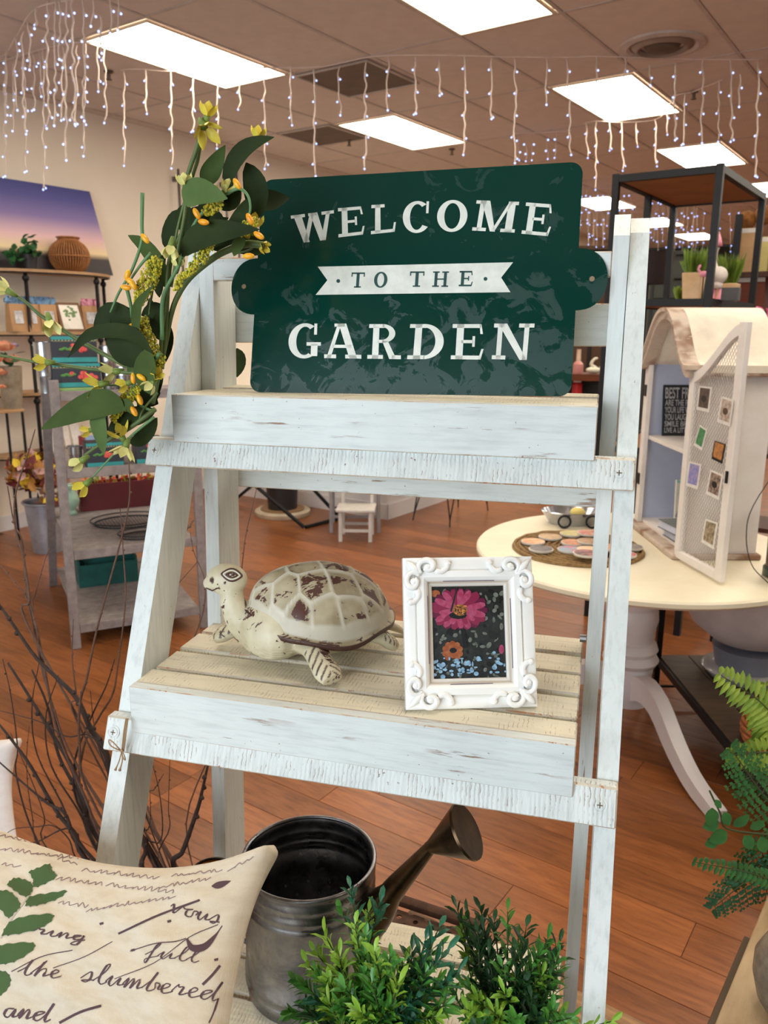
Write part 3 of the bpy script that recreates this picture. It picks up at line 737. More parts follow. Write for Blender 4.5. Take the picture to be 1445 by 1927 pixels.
def leglines(base, foot, wdt, npair, lo=.30):
    global dark, off
    base = np.array(base); foot = np.array(foot); ax = foot-base; L = np.linalg.norm(ax); ax = ax/L
    rel = co-base; s = rel@ax; side = np.cross(ax, [0, 0, 1.]); side /= np.linalg.norm(side); t = rel@side
    ph = (s+np.abs(t)*-.9)/L*npair*2*PI
    m = (s > L*lo) & (s < L*1.12) & (np.abs(t) < wdt) & (no[:, 2] > .05)
    g = np.clip((np.sin(ph)-.45)*4, 0, 1)*m*(np.abs(t) > .0015); dark = np.maximum(dark, g*.95); off -= .0010*np.clip(np.sin(ph), 0, 1)*m
leglines((.030, .055, .038), footA, .024, 7, .35); leglines((.06, -.045, .04), footB, .02, 6, .6); leglines((-.07, .045, .036), footC, .022, 6, .3)
# dark worn patches: foot tip, throat, mouth slit
def spot(c, r, p=1.):
    global dark
    c = np.array(c); q = np.linalg.norm((co-c)/np.array(r), axis=1)+.18*np.sin(co[:, 0]*700)+.18*np.sin(co[:, 2]*620+co[:, 1]*400); dark = np.maximum(dark, np.clip((1-q)*8, 0, 1)*p)
spot(LT(630, 1296, .004), (.011, .011, .012)); spot(MTi @ (FL @ Pv(459, 1165, TC.y-.055)), (.012, .012, .026)); spot(MTi @ (FL @ Pv(452, 1106, TC.y-.07)), (.006, .006, .006)); spot(MTi @ (FL @ Pv(398, 1092, TC.y-.07)), (.005, .007, .004))
spot(MTi @ (FL @ Pv(423, 1096, TC.y-.07)), (.0022, .0022, .0022))
# scales across the chest
sc_ = (np.sin(co[:, 1]*520)*np.sin(co[:, 2]*700+np.round(co[:, 1]*520/PI)*PI/2)); msk = (co[:, 2] < .044) & (co[:, 2] > .006) & (np.abs(co[:, 1]) < .075) & (co[:, 0] > .01) & (np.abs(no[:, 2]) < .95)
mk = msk*np.clip(1-np.abs(co[:, 2]-.026)/.020, 0, 1)
off += .0011*sc_*mk; dark = np.maximum(dark, np.clip((-sc_-.62)*4, 0, 1)*mk*(np.sin(co[:, 1]*60+1) > .1)*.9)
co += no*off[:, None]; me2.vertices.foreach_set('co', co.ravel()); me2.update(); setattr_(bo, 'dark', dark); setattr_(bo, 'ridge', np.zeros(len(co)))
# eye: raised almond rings; mouth line
m_eyed = M_('turtle_brown', (78, 46, 36), .5); m_eyel = M_('turtle_cream', (232, 226, 204), .5)
from mathutils.bvhtree import BVHTree
bv = BVHTree.FromPolygons([Vector(p) for p in co], [tuple(p.vertices) for p in me2.polygons])
def onbody(px, py, lift=.0003):
    o = MTi @ Vector((0, 0, H)); e_ = (MTi.to_3x3() @ ray(px, py)).normalized(); r = bv.ray_cast(o, e_)
    return (r[0]+r[1]*lift) if r[0] is not None else None
def strokes(name, lst, mat, rad, par=turtle, closed=True):
    bb = MB(); ok = False
    for pts, r in lst:
        q = [onbody(*p) for p in pts]
        q = [x for x in q if x is not None]
        if len(q) < 2: continue
        if isinstance(r, list): r = r[:len(q)]
        bb.tube(q, r, 6, closed=closed); ok = True
    return bb.build(name, mat, par, smooth=True) if ok else None
def alm(cx, cy, w, h, n=22, rot=0):
    o = []
    for i in range(n):
        a = 2*PI*i/n; x = w*math.cos(a); y = h*math.sin(a)*(1-.62*abs(math.cos(a))**2)
        o.append((cx+x*math.cos(rot)-y*math.sin(rot), cy+x*math.sin(rot)+y*math.cos(rot)))
    return o
EX, EY = 436, 1082
eye = strokes('eye', [(alm(EX, EY, 19, 11.5, rot=.1), .0016)], m_eyed, 0)
if eye:
    strokes('eyelid', [(alm(EX, EY, 15.5, 8.5, rot=.1), .0013)], m_eyel, 0, eye)
    strokes('iris', [(alm(EX, EY, 10.5, 4.8, rot=.1), .0012), (alm(EX-2, EY, 6, 2.5), .0012)], m_eyed, 0, eye)
    strokes('pupil', [(alm(EX, EY, 3.2, 3.0, 10), .0010)], m_eyel, 0, eye)
strokes('mouth', [([(388, 1106), (393, 1112), (400, 1111), (408, 1107), (413, 1106)], [.0008, .0014, .0012, .0009, .0004])], m_eyed, 0, closed=False)
strokes('nostril', [([(423, 1096), (425, 1095)], .001), ([(409, 1100), (410.5, 1099)], .0008)], m_eyed, 0, closed=False)
T.pop()
# ================================================================== photo frame
BL = Vector((-.2165, .929, -.4842)); X_ = Vector((.946, .323, 0)).normalized(); nb = Vector((-.323, .946, 0)).normalized()
al = math.radians(20); Y_ = nb*math.sin(al)+Vector((0, 0, math.cos(al))); Z_ = X_.cross(Y_)
MF = FL @ Matrix(((X_.x, Y_.x, Z_.x, BL.x), (X_.y, Y_.y, Z_.y, BL.y), (X_.z, Y_.z, Z_.z, BL.z), (0, 0, 0, 1)))
frame = thing('photo_frame', 'ornate white photo frame holding a pink flower picture on the middle tray', 'picture frame', MF)
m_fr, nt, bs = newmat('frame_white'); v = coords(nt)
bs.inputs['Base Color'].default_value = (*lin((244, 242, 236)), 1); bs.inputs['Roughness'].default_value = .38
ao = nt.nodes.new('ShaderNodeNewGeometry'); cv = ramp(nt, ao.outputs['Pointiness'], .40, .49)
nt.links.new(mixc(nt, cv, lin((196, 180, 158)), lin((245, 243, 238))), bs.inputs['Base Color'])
FWd, FHt = .172, .196
MFi = MF.inverted()
def PF(x, y):
    o = MFi @ Vector((0, 0, H)); e_ = MFi.to_3x3() @ ray(x, y); t = -o.z/e_.z; return (o.x+e_.x*t, o.y+e_.y*t)
T.append(MF)
prof = [(0, -.010), (0, .006), (.004, .0085), (.014, .0085), (.0165, .0060), (.018, .0105), (.026, .0120), (.031, .0085), (.033, .0035), (.036, .0030), (.038, .0005), (.038, -.004)]
vs = []; fs = []
for d_, z in prof: vs += [(d_, d_, z), (FWd-d_, d_, z), (FWd-d_, FHt-d_, z), (d_, FHt-d_, z)]
for i in range(len(prof)-1):
    for j in range(4): fs.append((i*4+j, i*4+(j+1) % 4, (i+1)*4+(j+1) % 4, (i+1)*4+j))
fs.append((0, 3, 2, 1))
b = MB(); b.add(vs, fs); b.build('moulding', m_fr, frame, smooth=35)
m_line = M_('frame_worn_line', (92, 66, 96), .6)
b = MB(); e_ = .0314
b.box(.052, FWd-.052, FHt-e_-.0004, FHt-e_+.0004, .0084, .0089); b.box(.058, FWd-.058, e_-.0004, e_+.0004, .0084, .0089)
b.box(e_-.0004, e_+.0004, .058, FHt-.050, .0084, .0089); b.box(FWd-e_-.0004, FWd-e_+.0004, .050, FHt-.055, .0084, .0089)
b.build('worn_line', m_line, frame)
def scroll(b, cx, cy, s, mx, my, swap):
    def P(x, y, z):
        if swap: x, y = y, x
        return (cx+mx*x*s, cy+my*y*s, z)
    pts = []
    for i in range(26):
        a = i/25*2.1*PI; r = .0125*(1-i/25*.62); pts.append(P(.030+r*math.cos(a+2.2), .011+r*math.sin(a+2.2)*.85, .0120+.003*i/25))
    b.tube(pts, [.0026+.0016*math.sin(PI*i/25) for i in range(26)], 8)
    b.ball(P(.0305, .0125, .0135), (.0055*s, .0052*s, .0045))
    b.tube(spline([P(.040, .016, .0105), P(.048, .018, .0105), P(.055, .013, .0105), (P(.057, .0075, .0105))], 10), [.0034, .0042, .0044, .0043, .0042, .0040, .0040, .0040, .0038, .0034], 8)
    b.ball(P(.0565, .0075, .0115), (.0048, .0044, .0036))
    b.tube(spline([P(.018, .020, .0105), P(.012, .012, .0105), P(.008, .005, .0100)], 8), [.002, .0032, .0036, .0036, .0036, .003, .0024, .0012], 8)
for mx, my, cx, cy in ((1, 1, 0, 0), (-1, 1, FWd, 0), (1, -1, 0, FHt), (-1, -1, FWd, FHt)):
    b = MB()
    for sw in (False, True): scroll(b, cx+mx*.0005, cy+my*.0005, 1.02, mx, my, sw)
    b.tube(spline([(cx+mx*.004, cy+my*.004, .0095), (cx+mx*.014, cy+my*.014, .012), (cx+mx*.024, cy+my*.024, .010)], 8), [.001, .003, .0042, .0046, .0046, .004, .003, .0012], 8)
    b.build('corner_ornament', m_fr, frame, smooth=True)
part('back_board', M_('frame_backing', (60, 50, 44), .8), frame, lambda b: b.box(.006, FWd-.006, .006, FHt-.006, -.013, -.0045))
part('easel_strut', M_('frame_backing2', (60, 50, 44), .8), frame, lambda b: b.hexa([(.066, .012, -.0135), (.106, .012, -.0135), (.106, .016, -.0165), (.066, .016, -.0165), (.066, .15, -.0135), (.106, .15, -.0135), (.106, .15, -.0165), (.066, .15, -.0165)]))
# the flower picture, printed flat: layers of coloured shapes, with the glass reflection painted in
pm_ = [M_('print_dark_foliage', (42, 44, 38), .5, c2=(70, 72, 62), sc=120), M_('print_petal', (214, 72, 116), .5, c2=(232, 120, 158), sc=160), M_('print_petal_dark', (150, 36, 84), .5), M_('print_orange', (200, 98, 46), .5, c2=(226, 150, 92), sc=160),
       M_('print_yellow', (222, 162, 70), .5, c2=(150, 60, 40), sc=400), M_('print_stem', (34, 26, 26), .5), M_('print_leaf_light', (176, 176, 160), .5, c2=(110, 116, 100), sc=120), M_('painted_reflection', (150, 190, 214), .5, c2=(90, 120, 150), sc=200), M_('print_petal_mid', (196, 54, 100), .5)]
b = MB(); wx0, wy0, wx1, wy1 = .0365, .0365, FWd-.0365, FHt-.0365
zz = [-.0036]
def lay(pts, m):
    zz[0] += .000012; pp = []
    for x, y in pts:
        q = PF(x, y); pp.append((min(max(q[0], wx0), wx1), min(max(q[1], wy0), wy1), zz[0]))
    ar = sum(pp[i][0]*pp[(i+1) % len(pp)][1]-pp[(i+1) % len(pp)][0]*pp[i][1] for i in range(len(pp)))
    if ar < 0: pp = pp[::-1]
    b.add(pp, [tuple(range(len(pp)))], m)
b.add([(wx0, wy0, zz[0]), (wx1, wy0, zz[0]), (wx1, wy1, zz[0]), (wx0, wy1, zz[0])], [(0, 1, 2, 3)], 0)
def ell(cx, cy, a, c, m, rot=0, n=12): lay([(cx+a*math.cos(t)*math.cos(rot)-c*math.sin(t)*math.sin(rot), cy+a*math.cos(t)*math.sin(rot)+c*math.sin(t)*math.cos(rot)) for t in [2*PI*i/n for i in range(n)]], m)
r_ = random.Random(7)
for i in range(150): ell(r_.uniform(815, 945), r_.uniform(1110, 1275), r_.uniform(2, 7), r_.uniform(1.5, 4.5), r_.choice([6, 6, 0, 5]), r_.uniform(0, 3))
ell(820, 1117, 9, 7, 3); ell(944, 1222, 5, 9, 1)
def petal(cx, cy, ang, l, w, m, bx=0):
    c_, s2 = math.cos(ang), math.sin(ang); o = []
    for t, ww in ((0, .25), (.3, .7), (.6, 1), (.85, .95), (1, .45), (1, -.45), (.85, -.95), (.6, -1), (.3, -.7), (0, -.25)):
        o.append((cx+c_*l*t-s2*w*ww, cy+s2*l*t+c_*w*ww))
    lay(o, m)
for i in range(9):
    a = -PI/2+(i-4)*.62; petal(852, 1226, a, 20, 5.5, 3)
for i in range(9): petal(852, 1226, i*.7, 13, 4.5, 3)
ell(853, 1224, 7, 5, 5)
lay([(864, 1165), (872, 1165), (880, 1218), (873, 1220)], 5)
fc = (864, 1150)
for ring_, (lx, ly, w_, ms_, off_) in enumerate(((54, 36, 7.5, (2, 8), 0), (51, 34, 6.0, (1, 8, 1), .2), (38, 27, 4.6, (1, 1, 8), .1))):
    k = 17-ring_*2
    for i in range(k):
        a = 2*PI*i/k+off_; c_, s2 = math.cos(a), math.sin(a); l = math.hypot(lx*c_, (ly if s2 > 0 else ly*1.12)*s2)
        if ring_ == 2 and s2 < -.2: continue
        petal(fc[0], fc[1]-2, a, l, w_, ms_[i % len(ms_)])
ell(862, 1158, 17, 7, 5); ell(866, 1148, 14, 11, 4)
r_ = random.Random(3)
for i in range(26): ell(866+r_.uniform(-11, 11), 1147+r_.uniform(-8, 8), 1.6, 1.3, r_.choice([3, 4, 5]))
lay([(859, 1106), (861.5, 1106), (850, 1152), (847, 1150)], 5)
for i in range(60):
    x = r_.choice([825, 852, 885, 930])+r_.gauss(0, 10); y = 1255+r_.gauss(0, 12); ell(x, y, r_.uniform(1.5, 5), r_.uniform(1.5, 5), 7)  # window reflection at the foot of the glass, painted as cyan dabs
b.build('picture', pm_, frame)
m_glass, nt, bs = newmat('picture_glass')
nt.nodes.remove(bs); o_ = nt.nodes['Material Output']; tr = nt.nodes.new('ShaderNodeBsdfTransparent'); gl = nt.nodes.new('ShaderNodeBsdfGlossy'); gl.inputs['Roughness'].default_value = .03
mx = nt.nodes.new('ShaderNodeMixShader'); fr_ = nt.nodes.new('ShaderNodeFresnel'); fr_.inputs[0].default_value = 1.45
nt.links.new(fr_.outputs[0], mx.inputs[0]); nt.links.new(tr.outputs[0], mx.inputs[1]); nt.links.new(gl.outputs[0], mx.inputs[2]); nt.links.new(mx.outputs[0], o_.inputs[0])
part('glass_pane', m_glass, frame, lambda b: b.add([(wx0, wy0, -.001), (wx1, wy0, -.001), (wx1, wy1, -.001), (wx0, wy1, -.001)], [(0, 1, 2, 3)]))
T.pop()
# ================================================================== watering can
m_zinc, nt, bs = newmat('galvanised_zinc'); v = coords(nt)
bs.inputs['Metallic'].default_value = 1
c_ = mixc(nt, ramp(nt, noise(nt, v, 16, 4, .65, .5), .35, .68), lin((170, 170, 172)), lin((110, 110, 116)))
nt.links.new(mixc(nt, ramp(nt, noise(nt, v, 46, 3), .66, .74), c_, lin((112, 92, 74))), bs.inputs['Base Color'])
nt.links.new(ramp(nt, noise(nt, v, 28, 3), .3, .7, .22, .46), bs.inputs['Roughness']); bump(nt, bs, noise(nt, v, 20, 3), .35, .004)
m_brz = M_('bronze_spout', (96, 74, 50), .3, .9, c2=(58, 44, 34), sc=24)
CC = (-.380, .998); ZL = -1.0; CR = .100
can = thing('watering_can', 'open galvanised metal watering can with a bronze spout on the bottom tray', 'watering can', FL @ Matrix.Translation((CC[0], CC[1], ZL)))
def canprof(off):
    p = []
    zt = -.783
    for r, z in ((.088, ZL+.001), (.093, ZL+.004), (.0935, ZL+.018), (.0955, ZL+.022), (.0935, ZL+.026), (.0935, ZL+.034), (.0952, ZL+.038), (.0935, ZL+.042), (.0928, -.90), (.0925, -.842), (.0950, -.838), (.0925, -.834), (.0925, -.825), (.0950, -.821), (.0925, -.817), (.0925, -.806), (.0952, -.800), (.0925, -.795), (.0930, -.784), (.0940, zt)):
        p.append(((r*1.062)-off, z))
    return p
b = MB(); b.lathe(canprof(0), 72, CC, cap0=True, cap1=False); b.build('can_body', m_zinc, can, smooth=True)
b = MB(); pi_ = [(r-.0016, z+.0015) for r, z in canprof(0)]; b.lathe(pi_, 72, CC, cap0=True, cap1=False)
rr_ = random.Random(5)
inn = b.build('inner_lining', m_zinc, can, smooth=True)
b = MB(); b.tube([(CC[0]+.0995*math.cos(a), CC[1]+.0995*math.sin(a), -.782) for a in [2*PI*i/64 for i in range(64)]], .0032, 8, closed=True); b.build('rolled_rim', m_zinc, can, smooth=True)
b = MB()
for ring_ in range(3):
    for i in range(16):
        a = 2*PI*(i+ring_*.5)/16; x, y = CC[0]+.0955*math.cos(a), CC[1]+.0955*math.sin(a); b.ball((x, y, -.90-.022*ring_), .0028, 8, 6)
for i in range(14):
    a = 2*PI*i/14; b.ball((CC[0]+.05*math.cos(a), CC[1]+.05*math.sin(a), ZL+.004), .003, 8, 6)
b.build('punched_dimple', m_zinc, can, smooth=True, kind='stuff')
vS = .985
def sp(x, y, v=vS): return Pv(x, y, v)
b = MB(); b.tube(spline([sp(668, 1742), sp(708, 1712), sp(742, 1672)], 8), [.040, .037, .034, .031, .027, .023, .0185, .0150], 20); b.build('spout_base', m_brz, can, smooth=40)
b = MB(); b.tube([sp(738, 1677), sp(748, 1665), sp(812, 1592)], [.0175, .0165, .0088], 20); b.build('spout_pipe', m_brz, can, smooth=40)
ax0, ax1 = sp(810, 1594), sp(873, 1567); dr = (ax1-ax0).normalized()
b = MB(); b.tube([ax0-dr*.004, ax0, ax1, ax1+dr*.002, ax1+dr*.006], [.0088, .0095, .0385, .0400, .0395], 28); b.build('sprinkler_rose', m_brz, can, smooth=40)
b = MB(); b.tube(spline([(CC[0]-.093, CC[1]-.01, ZL+.135), (CC[0]-.118, CC[1]-.015, ZL+.115), (CC[0]-.120, CC[1]-.015, ZL+.07), (CC[0]-.094, CC[1]-.01, ZL+.045)], 14), .0035, 8); b.build('handle', m_zinc, can, smooth=True)
# small brass cup behind the pillow
m_brass = M_('brass', (196, 158, 84), .28, 1.0, c2=(150, 116, 60), sc=30)
q = Pv(399, 1640, 1.03)
cup = thing('brass_cup', 'small brass cup with a dark rim half hidden behind the cushion corner', 'cup', FL @ Matrix.Translation((q.x, q.y, ZL)))
cz = q.z
b = MB(); b.lathe([(.020, ZL), (.024, ZL+.004), (.028, ZL+.03), (.032, cz-.01), (.033, cz), (.0315, cz), (.030, cz-.012), (.024, cz-.03), (.002, cz-.04)], 32, (q.x, q.y), cap1=True); b.build('bowl', m_brass, cup, smooth=40)
b = MB(); b.tube([(q.x+.033*math.cos(a), q.y+.033*math.sin(a), cz) for a in [2*PI*i/40 for i in range(40)]], .0024, 8, closed=True); b.build('rim', M_('dark_rim', (50, 42, 34), .3, .8), cup, smooth=True)
# ================================================================== cushion
def uvmap(o, f):
    me = o.data; l = me.uv_layers.new(name='uv'); d = []
    for lp in me.loops: d += f(lp.vertex_index)
    l.data.foreach_set('uv', d)
def cloth(name, col, c2):
    m, nt, bs = newmat(name); bs.inputs['Roughness'].default_value = .9; bs.inputs['Sheen Weight'].default_value = .15
    tc = nt.nodes.new('ShaderNodeUVMap'); v = tc.outputs[0]
    w1 = nt.nodes.new('ShaderNodeTexWave'); w1.bands_direction = 'X'; w1.inputs['Scale'].default_value = 42; w1.inputs['Distortion'].default_value = .6; nt.links.new(v, w1.inputs[0])
    w2 = nt.nodes.new('ShaderNodeTexWave'); w2.bands_direction = 'Y'; w2.inputs['Scale'].default_value = 42; w2.inputs['Distortion'].default_value = .6; nt.links.new(v, w2.inputs[0])
    h = mth(nt, 'MULTIPLY', w1.outputs['Fac'], w2.outputs['Fac'])
    base = mixc(nt, ramp(nt, noise(nt, v, 5, 4), .4, .65), lin(col), lin(c2))
    nt.links.new(mixc(nt, mth(nt, 'MULTIPLY', h, .35), base, lin(tuple(min(255, c*1.06) for c in col))), bs.inputs['Base Color'])
    bump(nt, bs, h, .55, .0011); return m
m_linen = cloth('printed_linen', (232, 216, 192), (222, 202, 172))
def cushion(name, TL, TR_, BL_, BR, thick, label, mat, bow=.17, ear=.06, bow2=None, skew=0):
    bow2 = bow if bow2 is None else bow2
    n = 72
    nrm = ((BR-TR_).cross(TL-TR_)).normalized()
    cam_l = Vector((0, 0, 0))
    if nrm.dot((TR_+BL_)/2) > 0: nrm = -nrm
    def f(s, t, side):
        s1 = s*(1-bow2*(1-abs(t)**2.6))*(1+ear*(abs(s)**8)*(abs(t)**8)); t1 = t*(1-bow*(1-abs(s)**2.6)*(1+skew*s))*(1+ear*(abs(s)**8)*(abs(t)**8))
        a = (s1+1)/2; c = (t1+1)/2
        q = (TL*(1-a)+TR_*a)*c+(BL_*(1-a)+BR*a)*(1-c)
        p = max(0, (1-s*s))*max(0, (1-t*t)); th = thick*p**.42
        wr = .004*math.sin(9*s+3*t)*p**.5+.0035*math.sin(14*(s+t))*min(1, 4*(1-p))*p**.3+.003*math.sin(23*(s-t)+1)*p**.3*abs(s*t)
        rim = .021*(abs(s*t))**5*(1-(abs(s*t))**40)
        return q+nrm*side*(th+.0035+rim+wr)
    vs = []; uv = []
    for side in (1, -1):
        for j in range(n):
            for i in range(n):
                s, t = -1+2*i/(n-1), -1+2*j/(n-1)
                s = math.copysign(abs(s)**.9, s); t = math.copysign(abs(t)**.9, t)
                vs.append(f(s, t, side)); uv.append((s*1.1*2, t*1.1*2))
    fs = []
    for j in range(n-1):
        for i in range(n-1):
            a = j*n+i; fs.append((a, a+1, a+n+1, a+n)); a += n*n; fs.append((a, a+n, a+n+1, a+1))
    per = [i for i in range(n)]+[j*n+n-1 for j in range(1, n)]+[(n-1)*n+i for i in range(n-2, -1, -1)]+[j*n for j in range(n-2, 0, -1)]
    for k in range(len(per)):
        a, c = per[k], per[(k+1) % len(per)]; fs.append((c, a, a+n*n, c+n*n))
    b = MB(); b.add(vs, fs); me_v = [v.copy() for v in b.v]; me_f = list(b.f)
    o = b.build(name, mat, smooth=True); uvmap(o, lambda i: uv[i]); tag(o, label, 'cushion')
    return o, BVHTree.FromPolygons(me_v, [tuple(x) for x in me_f])
cu, bvp = cushion('script_cushion', Pv(-330, 1360, .86), Pv(534, 1588, .80), Pv(-520, 2060, .58), Pv(428, 2230, .56), .066, 'cream linen cushion printed with brown handwriting and green fern leaves', m_linen, bow=.39, bow2=.085, ear=-.03, skew=.5)
T.append(I4)
def onp(px, py, lift=.0006):
    r = bvp.ray_cast(Vector((0, 0, H)), ray(px, py).normalized())
    if r[0] is None: return None
    nn = r[1] if r[1].dot(ray(px, py)) < 0 else -r[1]
    return r[0]+nn*lift, nn
def m_print(name, c): return M_(name, c, .9)
m_ink = m_print('printed_brown_ink', (92, 66, 70)); m_ink2 = m_print('printed_faded_ink', (150, 120, 116)); m_fgreen = m_print('printed_green', (74, 98, 52))
def ribbon(b, pts, w):
    P = [];
    for k, (x, y) in enumerate(pts):
        ww = w(k/(max(1, len(pts)-1))) if callable(w) else w
        x0, y0 = pts[max(0, k-1)]; x1, y1 = pts[min(len(pts)-1, k+1)]
        l = math.hypot(x1-x0, y1-y0) or 1; nx, ny = -(y1-y0)/l*ww/2, (x1-x0)/l*ww/2
        a, c = onp(x+nx, y+ny), onp(x-nx, y-ny)
        if a is None or c is None:
            if len(P) > 1: flush(b, P)
            P = []; continue
        P.append((a[0], c[0]))
    if len(P) > 1: flush(b, P)
def flush(b, P):
    vs = []
    for a, c in P: vs += [a, c]
    b.add(vs, [(2*i, 2*i+2, 2*i+3, 2*i+1) for i in range(len(P)-1)])
def sp2(pts, n):
    return [(q.x, q.y) for q in spline([Vector((x, y, 0)) for x, y in pts], n)]
# cursive glyphs: polylines in a box, x-height 1, baseline 0, advance last
G = {'t': ([(0, .3), (.5, 1.0), (.75, 1.9), (.55, 1.0), (.5, .2), (.7, 0), (1, .3)], .9), 'h': ([(0, .3), (.6, 1.5), (.8, 2.0), (.6, 1.5), (.3, 0), (.6, .8), (.9, 1), (.95, .6), (.85, .1), (1.2, .3)], 1.15),
 'e': ([(0, .3), (.5, .6), (.65, .9), (.4, 1), (.2, .5), (.4, 0), (.9, .3)], .85), 's': ([(0, .3), (.5, 1.1), (.6, .5), (.4, 0), (.1, .1), (.8, .3)], .8), 'l': ([(0, .3), (.5, 1.2), (.7, 2.0), (.5, 1.9), (.3, .5), (.5, 0), (.8, .3)], .75),
 'u': ([(0, .4), (.3, 1), (.2, .3), (.4, 0), (.8, .9), (.75, .2), (1.1, .3)], 1.05), 'm': ([(0, .4), (.25, 1), (.15, 0), (.5, .95), (.6, .8), (.5, 0), (.85, .95), (.95, .8), (.9, .1), (1.2, .3)], 1.2),
 'b': ([(0, .3), (.5, 1.3), (.65, 2), (.3, .4), (.4, 0), (.75, .3), (.7, .9), (1.0, .8)], .95), 'r': ([(0, .4), (.3, 1.1), (.35, .85), (.65, .9), (.5, .1), (.9, .3)], .85), 'd': ([(.7, .9), (.3, .9), (.1, .3), (.4, 0), (.8, .7), (1.1, 2), (.85, .6), (.9, 0), (1.2, .3)], 1.15),
 'f': ([(0, .3), (.5, 1.2), (.75, 2.1), (.5, 1.6), (.2, -.8), (.1, -.3), (.8, .3)], .8), 'v': ([(0, .7), (.2, 1), (.35, 0), (.75, .8), (.9, 1), (1.1, .8)], 1.05), 'o': ([(.6, 1), (.2, .7), (.2, .1), (.6, .1), (.7, .8), (1.0, .8)], .9),
 'i': ([(0, .3), (.35, 1), (.25, .2), (.4, 0), (.7, .3)], .65), 'n': ([(0, .4), (.25, 1), (.15, 0), (.5, .95), (.65, .8), (.6, .1), (.9, .3)], .9), 'g': ([(.6, .9), (.2, .8), (.2, .1), (.6, .3), (.75, 1), (.5, -.7), (.1, -.8), (.3, -.3), (.9, .3)], .85), 'a': ([(.6, .9), (.2, .8), (.1, .2), (.4, 0), (.7, .9), (.65, .1), (1, .3)], .95)}
def word(b, txt, x, y, xe, ye, h, w=2.4, slant=.55):
    tot = sum(G[c][1] for c in txt); ux, uy = (xe-x)/tot, (ye-y)/tot; pts = []; a = 0
    for c in txt:
        for gx, gy in G[c][0]: pts.append((x+ux*(a+gx)+slant*gy*h*.6, y+uy*(a+gx)-gy*h))
        a += G[c][1]
    pts = sp2(pts, len(pts)*5)
    P2 = []
    ribbon(b, pts, lambda t: w*(1.0))
    # heavier down strokes
    for k in range(len(pts)-1):
        if pts[k+1][1]-pts[k][1] > h*.10: ribbon(b, [pts[k], pts[k+1]], w*1.9)
b = MB()
word(b, 'the', 32, 1833, 112, 1842, 15, 2.2); word(b, 'slumbered', 150, 1846, 408, 1884, 18, 2.2); word(b, 'full', 272, 1800, 372, 1812, 13, 1.8); word(b, 'vous', 318, 1716, 412, 1740, 15, 2.2); word(b, 'ring', 62, 1756, 158, 1772, 10, 2.2); word(b, 'and', 4, 1912, 92, 1924, 18, 2.6)
for pts, w_ in (([(223, 1757), (300, 1722), (376, 1694)], 4), ([(216, 1842), (290, 1812), (356, 1764), (410, 1740)], 1.6), ([(22, 1828), (80, 1800), (137, 1788)], 1.8), ([(100, 1822), (160, 1800), (212, 1772)], 1.6), ([(112, 1925), (150, 1905), (190, 1893)], 5), ([(381, 1853), (398, 1836), (414, 1817)], 5),
    ([(245, 1790), (290, 1776), (330, 1772), (350, 1766)], 1.8), ([(393, 1925), (402, 1905), (410, 1880)], 3)):
    ribbon(b, sp2(pts, 16), w_)
ribbon(b, sp2([(352, 1768), (362, 1784), (384, 1782), (404, 1762), (418, 1742)], 18), lambda t: 12*math.sin(PI*min(1, t*1.0+.1))**1.5+2)
ribbon(b, sp2([(398, 1668), (412, 1666), (434, 1658)], 8), lambda t: 12*math.sin(PI*t)+1)
for x, y in ((250, 1788), (406, 1806), (191, 1738), (318, 1734)): ribbon(b, [(x-3, y+1), (x, y), (x+4, y-1)], 4.5)
b.build('printed_writing', m_ink, cu, kind='stuff')
b = MB(); r_ = random.Random(12)
for (x0, y0, x1, y1, h) in ((0, 1600, 150, 1618, 7), (0, 1574, 90, 1592, 5), (108, 1618, 150, 1630, 7), (155, 1640, 300, 1656, 8), (105, 1656, 200, 1668, 8), (200, 1668, 330, 1682, 9), (108, 1700, 170, 1710, 9), (160, 1716, 330, 1690, 9), (320, 1650, 420, 1640, 6), (300, 1672, 400, 1655, 7), (430, 1640, 480, 1612, 7), (0, 1628, 40, 1634, 8)):
    n = int((x1-x0)/6); pts = []
    for k in range(n): pts.append((x0+(x1-x0)*k/n+r_.uniform(-3, 3)+(h*.6 if k % 2 else 0), y0+(y1-y0)*k/n+(-h if k % 2 else 0)*r_.uniform(.3, 1)))
    if len(pts) > 3: ribbon(b, sp2(pts, n*4), 1.5)
b.build('faded_writing', m_ink2, cu, kind='stuff')
def leafprint(poly):
    b = MB(); cx = sum(p[0] for p in poly)/len(poly); cy = sum(p[1] for p in poly)/len(poly)
    P = sp2(poly+[poly[0]], len(poly)*5)[:-1]; P = [(x+1.3*math.sin(i*2.1), y+1.3*math.cos(i*2.1)) for i, (x, y) in enumerate(P)]
    R = []
    for k in (1, .66, .33): R.append([onp(cx+(x-cx)*k, cy+(y-cy)*k, .0007) for x, y in P])
    c0 = onp(cx, cy, .0007)
    if c0 is None: return
    n = len(P); vs = [c0[0]]; fs = []
    for rg in R:
        for q in rg: vs.append((q or c0)[0])
    for i in range(n):
        j = (i+1) % n
        fs += [(1+i, 1+j, 1+n+j, 1+n+i), (1+n+i, 1+n+j, 1+2*n+j, 1+2*n+i), (1+2*n+i, 1+2*n+j, 0)]
    b.add(vs, fs); b.build('printed_fern_leaf', m_fgreen, cu)
